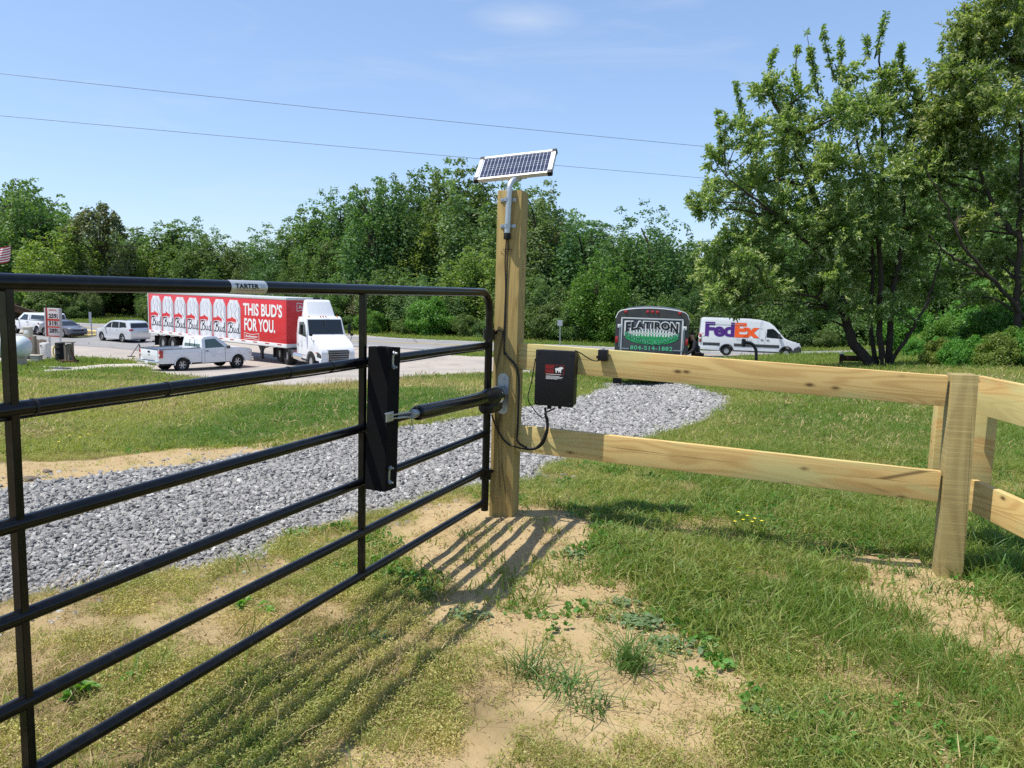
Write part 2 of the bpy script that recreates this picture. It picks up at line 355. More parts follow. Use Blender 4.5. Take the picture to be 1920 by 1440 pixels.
    M['charcoal'] = simple('charcoal_trailer_skin', (.055, .060, .066), .42, 0, .1, 1.2, dirt=.15, dcol=(.14, .13, .12))
    M['red'] = simple('red_vinyl', (.62, .016, .022), .45, 0, .05, .8, coat=.3, dirt=.08)
    M['glass'] = (lambda t: t.end(t.bsdf((.012, .016, .018), .06, 0, spec=.8)))(NT('dark_window_glass'))
    M['glass_g'] = (lambda t: t.end(t.bsdf((.06, .10, .085), .06, 0, spec=.8)))(NT('green_window_glass'))
    M['chrome'] = simple('chrome', (.75, .75, .76), .15, 1, .05)
    M['rim'] = simple('alloy_rim', (.45, .45, .46), .4, .6, .1)
    M['tail'] = simple('red_lamp_lens', (.38, .012, .012), .2, 0, .1, coat=.7)
    M['head'] = simple('clear_lamp_lens', (.55, .56, .58), .12, .2, .15, 12, coat=.8)
    M['amber'] = simple('amber_lens', (.75, .28, .03), .25, 0, .05)
    M['trim'] = simple('grey_plastic_trim', (.04, .042, .046), .6, 0, .1, 8)
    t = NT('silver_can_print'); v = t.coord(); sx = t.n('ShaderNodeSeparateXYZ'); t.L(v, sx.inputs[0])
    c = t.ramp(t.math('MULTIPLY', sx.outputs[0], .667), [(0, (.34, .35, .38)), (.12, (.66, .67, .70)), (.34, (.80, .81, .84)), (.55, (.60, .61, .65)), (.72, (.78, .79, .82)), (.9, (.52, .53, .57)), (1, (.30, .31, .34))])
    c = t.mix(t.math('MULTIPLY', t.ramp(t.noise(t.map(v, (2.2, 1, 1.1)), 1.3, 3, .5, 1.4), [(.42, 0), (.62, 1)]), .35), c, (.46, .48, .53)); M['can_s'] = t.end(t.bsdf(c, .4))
    M['can_g'] = simple('grey_can_print', (.50, .52, .56), .4, 0, .1, 3)
    M['purple'] = simple('purple_vinyl', (.075, .018, .19), .4, 0, .03)
    M['orange'] = simple('orange_vinyl', (.86, .11, .015), .4, 0, .03)
    M['grn_print'] = simple('green_vinyl', (.02, .36, .10), .5, 0, .1, 3)
    M['grn_pale'] = simple('pale_green_vinyl', (.10, .50, .25), .5, 0, .05)
    M['bark'] = simple('tree_bark', (.055, .042, .032), .95, 0, .5, 6, .8, spec=.2)
    M['bark_l'] = simple('pale_bark', (.16, .13, .10), .95, 0, .4, 5, .8, spec=.2)
    M['grassb'] = leaf_mat('grass_blade', (.095, .20, .028), (.36, .36, .105), .45, .5, True)
    M['weed'] = leaf_mat('chickweed_leaf', (.22, .28, .06), (.56, .47, .19), .4, .55, True)
    M['straw'] = leaf_mat('dry_straw', (.52, .41, .21), (.34, .22, .12), .2, .8, True)
    M['clover'] = leaf_mat('clover_leaf', (.06, .20, .03), (.15, .28, .05), .35, .5, True)
    M['grey_leaf'] = leaf_mat('grey_green_leaf', (.10, .165, .070), (.17, .245, .11), .25, .6)
    M['green_leaf'] = leaf_mat('bright_weed_leaf', (.09, .24, .03), (.16, .32, .05), .4, .45)
    M['tuft_leaf'] = leaf_mat('dark_grass_leaf', (.06, .13, .03), (.15, .24, .06), .3, .4)
    M['petal'] = simple('yellow_petal', (.85, .68, .03), .5, 0, .05)
    t = NT('gravel_stone'); v = t.coord(); f = t.attr('tint', 'INSTANCER')
    c = t.ramp(f, [(0, (.16, .156, .150)), (.45, (.31, .30, .285)), (.85, (.46, .445, .42)), (1, (.66, .64, .60))]); c = t.mix(t.math('MULTIPLY', t.noise(v, 2.2, 5), .35), c, (.24, .225, .20))
    M['stone'] = t.end(t.bsdf(c, .85, 0, t.noise(v, 5, 4), .4, .05, .3))
setup_mats()

# ------------------------------------------------------------------ mesh building
class MB:
    def __init__(s): s.v = []; s.f = []; s.mi = []; s.cur = 0
    def add(s, V, F):
        b = len(s.v); s.v += [tuple(map(float, x)) for x in V]; s.f += [tuple(b + i for i in f) for f in F]; s.mi += [s.cur] * len(F); return s
    def box(s, c, d, R=None):
        c = np.array(c, float); h = np.array(d, float) / 2
        V = [np.array([i, j, k]) * h for i in (-1, 1) for j in (-1, 1) for k in (-1, 1)]
        if R is not None: V = [np.array(R) @ v for v in V]
        return s.add([c + v for v in V], [(0, 1, 3, 2), (4, 6, 7, 5), (0, 4, 5, 1), (2, 3, 7, 6), (0, 2, 6, 4), (1, 5, 7, 3)])
    def bar(s, a, b, w, h, up=(0, 0, 1)):
        a = np.array(a, float); b = np.array(b, float); d = b - a; L = np.linalg.norm(d); d /= L
        sd = np.cross(d, up); sd /= np.linalg.norm(sd); u = np.cross(sd, d)
        return s.box((a + b) / 2, (L, w, h), np.array([d, sd, u]).T)
    def tube(s, pts, r, n=10, caps=True):
        P = [np.array(p, float) for p in pts]; m = len(P)
        R = list(r) if hasattr(r, '__len__') else [r] * m
        T = [(P[min(i + 1, m - 1)] - P[max(i - 1, 0)]) for i in range(m)]; T = [t / (np.linalg.norm(t) + 1e-12) for t in T]
        up = np.array([0, 0, 1.]) if abs(T[0][2]) < .9 else np.array([1., 0, 0])
        a = np.cross(T[0], up); a /= np.linalg.norm(a); V = []
        for i in range(m):
            a = a - T[i] * (a @ T[i]); a /= np.linalg.norm(a) + 1e-12; b = np.cross(T[i], a)
            for k in range(n):
                t = 2 * math.pi * k / n; V.append(P[i] + R[i] * (a * math.cos(t) + b * math.sin(t)))
        F = [(i * n + k, i * n + (k + 1) % n, (i + 1) * n + (k + 1) % n, (i + 1) * n + k) for i in range(m - 1) for k in range(n)]
        if caps: F += [tuple(range(n - 1, -1, -1)), tuple((m - 1) * n + k for k in range(n))]
        return s.add(V, F)
    def lathe(s, prof, c=(0, 0, 0), ax=(0, 1, 0), n=20):       # prof: (along, radius)
        ax = np.array(ax, float); ax /= np.linalg.norm(ax); c = np.array(c, float)
        up = np.array([0, 0, 1.]) if abs(ax[2]) < .9 else np.array([1., 0, 0])
        a = np.cross(ax, up); a /= np.linalg.norm(a); b = np.cross(ax, a); V = []
        for (l, r) in prof:
            for k in range(n):
                t = 2 * math.pi * k / n; V.append(c + ax * l + r * (a * math.cos(t) + b * math.sin(t)))
        m = len(prof)
        F = [(i * n + k, (i + 1) * n + k, (i + 1) * n + (k + 1) % n, i * n + (k + 1) % n) for i in range(m - 1) for k in range(n)]
        F += [tuple(range(n)), tuple((m - 1) * n + k for k in range(n - 1, -1, -1))]
        return s.add(V, F)
    def build(s, name, mat, parent=None, loc=None, smooth=False, bevel=0, sharp=38):
        me = bpy.data.meshes.new(name); me.from_pydata(s.v, [], s.f)
        for m in (mat if isinstance(mat, (list, tuple)) else [mat]): me.materials.append(m)
        if len(set(s.mi)) > 1: me.polygons.foreach_set('material_index', s.mi)
        bm = bmesh.new(); bm.from_mesh(me); bmesh.ops.recalc_face_normals(bm, faces=bm.faces)
        if bevel:
            es = [e for e in bm.edges if len(e.link_faces) == 2 and e.calc_face_angle(0) > rad(30)]
            bmesh.ops.bevel(bm, geom=es, offset=bevel, segments=2, profile=.6, affect='EDGES', clamp_overlap=True)
        if smooth:
            for f in bm.faces: f.smooth = True
            for e in bm.edges:
                if len(e.link_faces) == 2 and e.calc_face_angle(0) > rad(sharp): e.smooth = False
        bm.to_mesh(me); bm.free(); me.update()
        return link(name, me, parent, loc)
def prism(name, outline, y0, y1, mat, parent, cx=(), cz=(), df=None, bevel=0, sharp=40, M4=None):
    """extrude an (x, z) outline from y0 to y1, cut it by planes and bend it with df(x, y, z)"""
    bm = bmesh.new(); vs = [bm.verts.new((x, y0, z)) for x, z in outline]; f = bm.faces.new(vs)
    r = bmesh.ops.extrude_face_region(bm, geom=[f]); bmesh.ops.translate(bm, vec=(0, y1 - y0, 0), verts=[g for g in r['geom'] if isinstance(g, bmesh.types.BMVert)])
    for x in cx: bmesh.ops.bisect_plane(bm, geom=bm.verts[:] + bm.edges[:] + bm.faces[:], plane_co=(x, 0, 0), plane_no=(1, 0, 0), dist=1e-5)
    for z in cz: bmesh.ops.bisect_plane(bm, geom=bm.verts[:] + bm.edges[:] + bm.faces[:], plane_co=(0, 0, z), plane_no=(0, 0, 1), dist=1e-5)
    if df:
        for v in bm.verts: v.co = df(*v.co)
    bmesh.ops.recalc_face_normals(bm, faces=bm.faces)
    if bevel:
        es = [e for e in bm.edges if len(e.link_faces) == 2 and e.calc_face_angle(0) > rad(32)]
        bmesh.ops.bevel(bm, geom=es, offset=bevel, segments=2, profile=.6, affect='EDGES', clamp_overlap=True)
    for f in bm.faces: f.smooth = True
    for e in bm.edges:
        if len(e.link_faces) == 2 and e.calc_face_angle(0) > rad(sharp): e.smooth = False
    if M4: bm.transform(M4)
    me = bpy.data.meshes.new(name); bm.to_mesh(me); bm.free(); me.materials.append(mat)
    return link(name, me, parent)
def frame(O, ax, ay):
    ax = Vector(ax).normalized(); az = ax.cross(Vector(ay)).normalized(); ay = az.cross(ax)
    m = Matrix((ax, ay, az)).transposed().to_4x4(); m.translation = Vector(O); return m
_tc = {}
def text_geo(s, bold=0.0, spacing=1.0, shear=0.0):
    k = (s, bold, spacing, shear)
    if k in _tc: return _tc[k]
    cu = bpy.data.curves.new('t', 'FONT'); cu.body = s; cu.offset = bold; cu.space_character = spacing; cu.shear = shear; cu.resolution_u = 3; cu.fill_mode = 'FRONT'
    o = bpy.data.objects.new('t', cu); COL.objects.link(o); dg = bpy.context.evaluated_depsgraph_get(); me = o.evaluated_get(dg).to_mesh()
    V = np.array([v.co[:2] for v in me.vertices]); F = [tuple(p.vertices) for p in me.polygons]
    o.to_mesh_clear(); bpy.data.objects.remove(o); bpy.data.curves.remove(cu)
    V -= V.min(0); _tc[k] = (V, F, V.max(0)); return _tc[k]
def text(name, s, w, h, mat, parent, mtx, x=0, y=0, bold=0, spacing=1, shear=0, warp=None, off=.004):
    V, F, mxv = text_geo(s, bold, spacing, shear); P = V / mxv * [w, h] + [x, y]
    if warp: P = np.array([warp(*p) for p in P])
    me = bpy.data.meshes.new(name); me.from_pydata([tuple(mtx @ Vector((p[0], p[1], off))) for p in P], [], F); me.materials.append(mat)
    return link(name, me, parent)
def flat(name, polys, mat, parent, mtx, off=.004):
    V = []; F = []
    for p in polys:
        F.append(tuple(range(len(V), len(V) + len(p)))); V += [tuple(mtx @ Vector((a[0], a[1], off))) for a in p]
    me = bpy.data.meshes.new(name); me.from_pydata(V, [], F); me.materials.append(mat); return link(name, me, parent)
def stroke(pts, w):                       # 2D polyline -> quads
    out = []
    for (a, b) in zip(pts[:-1], pts[1:]):
        a = np.array(a); b = np.array(b); d = b - a; n = np.array([-d[1], d[0]]) / (np.linalg.norm(d) + 1e-9) * w / 2
        e = d / (np.linalg.norm(d) + 1e-9) * w * .3
        out.append([tuple(a - e - n), tuple(b + e - n), tuple(b + e + n), tuple(a - e + n)])
    return out

# ------------------------------------------------------------------ scattering of uncountable stuff
def scatter(name, label, cat, variants, mat, P, rot, scl, tint, idx):
    me = bpy.data.meshes.new(name); n = len(P); me.vertices.add(n); me.vertices.foreach_set('co', np.asarray(P, np.float32).ravel())
    for a, ty, val, key in (('rot', 'FLOAT_VECTOR', rot, 'vector'), ('scl', 'FLOAT', scl, 'value'), ('tint', 'FLOAT', tint, 'value'), ('pick', 'INT', idx, 'value')):
        at_ = me.attributes.new(a, ty, 'POINT'); at_.data.foreach_set(key, np.asarray(val, np.int32 if ty == 'INT' else np.float32).ravel())
    ob = link(name, me); tag(ob, label, cat, kind='stuff')
    g = bpy.data.node_groups.new(name, 'GeometryNodeTree')
    g.interface.new_socket('Geometry', in_out='INPUT', socket_type='NodeSocketGeometry'); g.interface.new_socket('Geometry', in_out='OUTPUT', socket_type='NodeSocketGeometry')
    N = g.nodes.new; LL = g.links.new; gi = N('NodeGroupInput'); go = N('NodeGroupOutput'); jn = N('GeometryNodeJoinGeometry')
    for vm in reversed(variants):
        vm.materials.clear(); vm.materials.append(mat)
        vo = bpy.data.objects.new(name + '_piece', vm); oi = N('GeometryNodeObjectInfo'); oi.inputs[0].default_value = vo; oi.inputs[1].default_value = True
        LL(oi.outputs['Geometry'], jn.inputs[0])
    def na(nm, ty):
        x = N('GeometryNodeInputNamedAttribute'); x.data_type = ty; x.inputs[0].default_value = nm; return x.outputs['Attribute']
    ip = N('GeometryNodeInstanceOnPoints'); LL(gi.outputs[0], ip.inputs['Points']); LL(jn.outputs[0], ip.inputs['Instance'])
    ip.inputs['Pick Instance'].default_value = True; LL(na('pick', 'INT'), ip.inputs['Instance Index'])
    er = N('FunctionNodeEulerToRotation'); LL(na('rot', 'FLOAT_VECTOR'), er.inputs[0]); LL(er.outputs[0], ip.inputs['Rotation'])
    LL(na('scl', 'FLOAT'), ip.inputs['Scale']); LL(ip.outputs[0], go.inputs[0])
    md = ob.modifiers.new('scatter', 'NODES'); md.node_group = g
    return ob
def tuft(n, h, spread, w, bend=.5, seed=0, rseg=3):
    r = np.random.default_rng(seed); V = []; F = []
    for i in range(n):
        a = r.uniform(0, 2 * math.pi); d = np.array([math.cos(a), math.sin(a), 0]); p = np.array([*(r.normal(0, spread, 2)), 0]); hh = h * r.uniform(.45, 1.1); ww = w * r.uniform(.7, 1.3)
        a2 = r.uniform(0, 2 * math.pi); sd = np.array([math.cos(a2), math.sin(a2), 0]); bn = bend * r.uniform(.3, 1.5); b = len(V)
        for k in range(rseg + 1):
            t = k / rseg; c = p + d * hh * bn * t * t + np.array([0, 0, hh * (t - .35 * bn * t * t)])
            if k == rseg: V.append(c)
            else: V += [c - sd * ww * (1 - t * .7) / 2, c + sd * ww * (1 - t * .7) / 2]
        for k in range(rseg - 1): F.append((b + 2 * k, b + 2 * k + 1, b + 2 * k + 3, b + 2 * k + 2))
        F.append((b + 2 * rseg - 2, b + 2 * rseg - 1, b + 2 * rseg))
    return new_mesh('tuft', V, F)
def leafclump(n, R, h, ls, seed=0, lw=.5, stems=True):
    r = np.random.default_rng(seed); V = []; F = []
    for i in range(n):
        a = r.uniform(0, 2 * math.pi); q = math.sqrt(r.uniform(0, 1)) * R; c = np.array([q * math.cos(a), q * math.sin(a), h * r.uniform(.15, 1) * (1 - .5 * (q / R) ** 2)])
        d = r.normal(0, 1, 3); d[2] = abs(d[2]) * .6; d /= np.linalg.norm(d); s2 = np.cross(d, r.normal(0, 1, 3)); s2 /= np.linalg.norm(s2); l = ls * r.uniform(.6, 1.3); b = len(V)
        V += [c - d * l / 2, c + s2 * l * lw / 2, c + d * l / 2, c - s2 * l * lw / 2]; F.append((b, b + 1, b + 2, b + 3))
        if stems and i % 4 == 0:
            b = len(V); g0 = np.array([c[0] * .5, c[1] * .5, 0]); V += [g0 - s2 * ls * .06, g0 + s2 * ls * .06, c]; F.append((b, b + 1, b + 2))
    return new_mesh('clump', V, F)
# ================================================================== the ground and what lies flat on it
def build_ground():
    rr = np.concatenate([np.geomspace(.3, 1.4, 26)[:-1], np.geomspace(1.4, 9, 290)[:-1], np.geomspace(9, 60, 170)[:-1], np.geomspace(60, 1500, 50)])
    an = np.concatenate([np.linspace(-46, 46, 430), np.linspace(46, 314, 62)[1:-1]]); an = np.radians(an)
    A, R = np.meshgrid(an, rr); X = R * np.sin(A); Y = R * np.cos(A)
    # a strip of soil is cut lower along the gravel's far side
    d, g = masks(X, Y); Z = H(X, Y)
    Z += np.where(g > .5, -.012, 0)
    na, nr = len(an), len(rr)
    V = np.stack([X, Y, Z], -1).reshape(-1, 3); V = np.vstack([V, [[0, 0, float(H(0, 0))]]])
    i = np.arange(nr - 1)[:, None] * na; j = np.arange(na)[None]; j2 = (j + 1) % na
    F = np.stack([i + j, i + j2, i + na + j2, i + na + j], -1).reshape(-1, 4)
    c = len(V) - 1; fan = np.array([[c, (k + 1) % na, k, k] for k in range(na)])
    me = new_mesh('ground', V, F, [M['ground']], True)
    far = np.clip((R - 5) / 12, 0, 1)
    for nm, a in (('dirt', d), ('gravel', g), ('far', far)):
        at_ = me.attributes.new(nm, 'FLOAT', 'POINT'); at_.data.foreach_set('value', np.append(a.ravel(), 0).astype(np.float32))
    return tag(link('ground', me), 'dry rough grass and bare sandy soil sloping down to the road', 'ground', kind='structure')
build_ground()
def sheet(name, P2, mat, label, cat, off=.03, step=2.0):
    bm = bmesh.new(); f = bm.faces.new([bm.verts.new((p[0], p[1], 0)) for p in P2]); P2 = np.array(P2)[:, :2]
    for ax in (0, 1):
        for q in np.arange(math.floor(P2[:, ax].min()), P2[:, ax].max(), step):
            n = (1, 0, 0) if ax == 0 else (0, 1, 0); bmesh.ops.bisect_plane(bm, geom=bm.verts[:] + bm.edges[:] + bm.faces[:], plane_co=(q, 0, 0) if ax == 0 else (0, q, 0), plane_no=n, dist=1e-4)
    for v in bm.verts: v.co.z = float(H(v.co.x, v.co.y)) + off
    bmesh.ops.recalc_face_normals(bm, faces=bm.faces)
    for f in bm.faces:
        if f.normal.z < 0: f.normal_flip()
    me = bpy.data.meshes.new(name); bm.to_mesh(me); bm.free(); me.materials.append(mat)
    o = link(name, me); return tag(o, label, cat, kind='structure')
LOT = gp([(-900, 690), (-500, 684), (0, 682), (60, 678), (110, 673), (150, 671), (200, 673), (268, 680), (285, 703), (370, 712), (450, 722), (500, 728), (560, 729), (640, 723), (700, 718), (760, 712), (830, 707), (910, 703), (985, 704), (1050, 693), (1075, 680),
          (1060, 672), (950, 671), (870, 668), (815, 664), (815, 640), (600, 622), (300, 612), (150, 606), (-300, 598), (-900, 590)])
sheet('parking_lot', LOT, M['lot'], 'pale worn concrete and gravel yard in front of the parked vehicles', 'yard', .03, 2.5)
APRON = gp([(-500, 655), (0, 650), (130, 648), (200, 652), (275, 660), (300, 640), (300, 634), (200, 630), (100, 626), (-500, 615)])
sheet('asphalt_apron', APRON, M['asphalt'], 'grey asphalt strip under the silver car beside the pale yard', 'asphalt', .045, 2.5)
ROADFAR = [(-180, 137), (-120, 113), (-50, 87), (-13, 73.5), (24, 63), (60, 51), (120, 30), (200, 0)]
def ribbon(off0, off1):
    A = []; B = []; n = len(ROADFAR)
    for i, p in enumerate(ROADFAR):
        a = np.array(ROADFAR[max(i - 1, 0)], float); b = np.array(ROADFAR[min(i + 1, n - 1)], float); d = (b - a) / np.linalg.norm(b - a); nn = np.array([d[1], -d[0]]); nn = nn if nn[1] < 0 else -nn
        A.append(np.array(p) + nn * off0); B.append(np.array(p) + nn * off1)
    return np.array(A + B[::-1])
sheet('road', ribbon(0, 11.5), M['asphalt'], 'grey two lane asphalt road running past the wood', 'road', .06, 4)
sheet('road_edge_line', ribbon(1.0, 1.22), M['line_w'], 'white painted line along the far road edge', 'road marking', .075, 4)
sheet('road_edge_line', ribbon(10.0, 10.2), M['line_w'], 'white painted line along the near road edge', 'road marking', .075, 4)
for a in (5.4, 5.75): sheet('road_centre_line', ribbon(a, a + .14), M['line_y'], 'yellow painted stripe down the middle of the road', 'road marking', .075, 4)
SLAB = gp([(62, 697), (105, 690), (190, 684), (272, 682), (272, 689), (190, 693), (130, 700), (70, 702)])
sheet('concrete_path', SLAB, M['concrete'], 'narrow pale concrete strip in the grass left of the white pickup', 'path', .035, 2)
# yellow kerbed island beside the silver car
def kerb():
    c = gp([(132, 632), (150, 634), (188, 630), (186, 625), (160, 622), (138, 626)])
    mb = MB(); n = len(c)
    for i in range(n):
        a, b = c[i], c[(i + 1) % n]; z = float(H(*a)) + .1; mb.bar((*a, z), (*b, float(H(*b)) + .1), .35, .22)
    o = mb.build('kerb', M['kerb_y'], bevel=.03); tag(o, 'low kerb painted yellow around the grass island by the silver car', 'kerb', kind='structure')
    sheet('island_grass', c, M['ground'], 'small grassy island inside the yellow kerb', 'grass island', .12, 2)
kerb()
# ================================================================== gate post with solar panel
FA = rad(-16.5); FX = np.array([math.cos(FA), math.sin(FA), 0]); FN = np.array([math.sin(FA), -math.cos(FA), 0])   # fence run, and its face towards us
pb = at(938, 975, 4.33); PW = .140
def sawn_post(name, label, P, h, w, rz, mat, cat='post', tilt=(0, 0), parent=None, foot=.3):
    mb = MB(); mb.box((0, 0, (h - foot) / 2), (w, w, h + foot))
    if parent is None:
        o = mb.build(name, mat, None, None, True, .006); tag(o, label, cat)
    else: o = mb.build(name, mat, parent, None, True, .006)
    o.location = P; o.rotation_euler = (tilt[0], tilt[1], rz); return o
postc = pb - FN * PW / 2
htop = at(950, 357, postc[1] - .05)[2] - pb[2]
gate_post = sawn_post('gate_post', 'tall square sawn timber post carrying the small solar panel', (postc[0], postc[1], pb[2]), htop, PW, FA, M['post'])
def pf(px, py, out=0.0):                  # point on the gate post's front face plane
    return on_plane(px, py, postc + FN * (PW / 2 + out), FN)
# stamped ink on the post
ms = frame(pf(938, 468, .001), FX, (0, 0, 1))
fl = [];
for r_ in range(3):
    for k in range(7):
        if (k * 3 + r_) % 4: fl.append([(k * .010 + .004, -r_ * .012), (k * .010 + .010, -r_ * .012), (k * .010 + .010, -r_ * .012 + .004), (k * .010 + .004, -r_ * .012 + .004)])
o = flat('ink_stamp', fl, M['bark'], None, ms, .001); o.parent = gate_post; o.matrix_parent_inverse = gate_post.matrix_basis.inverted()
# solar panel on its bent pipe
def solar():
    t = thing('solar_panel', 'small framed solar panel tilted on a bent metal pipe above the tall post', 'solar panel', tuple(pf(957, 440)))
    o0 = np.array(t.location)
    C = at(966, 309, postc[1] + .03); a = np.array([math.cos(FA), math.sin(FA), .085]); a /= np.linalg.norm(a)
    b = np.array([.10, .72, .69]); b -= a * (a @ b); b /= np.linalg.norm(b); n = np.cross(a, b)
    w, h, th = .448, .215, .024; m = frame(C - o0, a, b)
    def P(x, y, z=0): return np.array(m @ Vector((x, y, z)))
    R = np.array([a, b, n]).T
    mb = MB(); mb.box(P(0, 0, -.004), (w - .03, h - .03, .004), R); mb.build('backing_sheet', M['pv_back'], t)
    for (x, y, dx, dy) in ((0, h / 2 - .007, w - .044, .014), (0, -h / 2 + .007, w - .044, .014), (-w / 2 + .010, 0, .020, h - .044), (w / 2 - .010, 0, .020, h - .044)):
        MB().box(P(x, y, -th / 2 + .003), (dx, dy, th), R).build('frame_bar', M['alu'], t, bevel=.001)
    for sx in (-1, 1):
        for sy in (-1, 1):
            MB().box(P(sx * (w / 2 - .0105), sy * (h / 2 - .0105), -th / 2 + .003), (.026, .026, th + .004), R).build('corner_cap', M['blkplastic'], t, bevel=.002)
    nx = 18; cw = (w - .054) / nx; rows = [(.5, .012), (.27, .042), (.07, .018), (-.07, .018), (-.27, .042), (-.5, .012)]
    ys = [.076, .047, .0195, .0, -.0265, -.0555, -.078]; hs = [.012, .040, .013, .013, .038, .013]
    y = .088; data = []
    for hh in (.017, .044, .017, .017, .044, .017):
        data.append((y - hh / 2, hh)); y -= hh + .0035
    data = [(d[0] + .0, d[1]) for d in data if d[0] - d[1] / 2 > -h / 2 + .016]
    cm = {}
    for i in range(nx):
        for (yy, hh) in data:
            k = round(hh, 4)
            if k not in cm:
                q = MB(); q.box((0, 0, 0), (cw * .86, hh, .001)); me = bpy.data.meshes.new('cell'); me.from_pydata(q.v, [], q.f); me.materials.append(M['cell']); cm[k] = me
            c = link('solar_cell', cm[k], t); mm = m.copy(); mm.translation = Vector(P(-w / 2 + .027 + cw * (i + .5), yy, -.0012)); c.matrix_local = mm
    # pipe
    f0 = pf(951, 438, .02) - o0; f1 = pf(955, 362, .02) - o0; e = P(.03, -.080, -th - .014)
    top = f1 + np.array([0, 0, .03]); path = [f0, f1, top]
    for k in range(1, 7):
        q = k / 6; path.append(top * (1 - q) ** 2 + 2 * q * (1 - q) * (top + np.array([.005, .01, .045])) + q * q * e)
    MB().tube(path, .0165, 14).build('bent_pipe', M['galv'], t, smooth=True)
    MB().tube([f0 + [0, 0, .004], f0 - [0, 0, .032]], .020, 14).build('pipe_cap', M['rubber'], t, smooth=True, bevel=.003)
    MB().box(P(.03, -.07, -th + .0), (.10, .07, .006), R).build('mount_plate', M['galv'], t)
    for py in (375, 424):
        c = pf(953, py, .0) - o0; q = MB(); q.box(c + FN * .002, (.088, .003, .018), np.array([FX, FN, (0, 0, 1)]).T)
        pts = [c + FX * .021 * math.cos(a_) + FN * (.004 + .034 * max(0, math.sin(a_))) for a_ in np.linspace(0, math.pi, 9)]
        for i in range(8): q.bar(pts[i], pts[i + 1], .003, .018)
        s = q.build('pipe_strap', M['zinc'], t)
        for sx in (-1, 1): MB().lathe([(0, .007), (.005, .006), (.006, 0.001)], c + FX * sx * .034 + FN * .003, FN, 8).build('screw', M['zinc'], s, smooth=True)
solar()
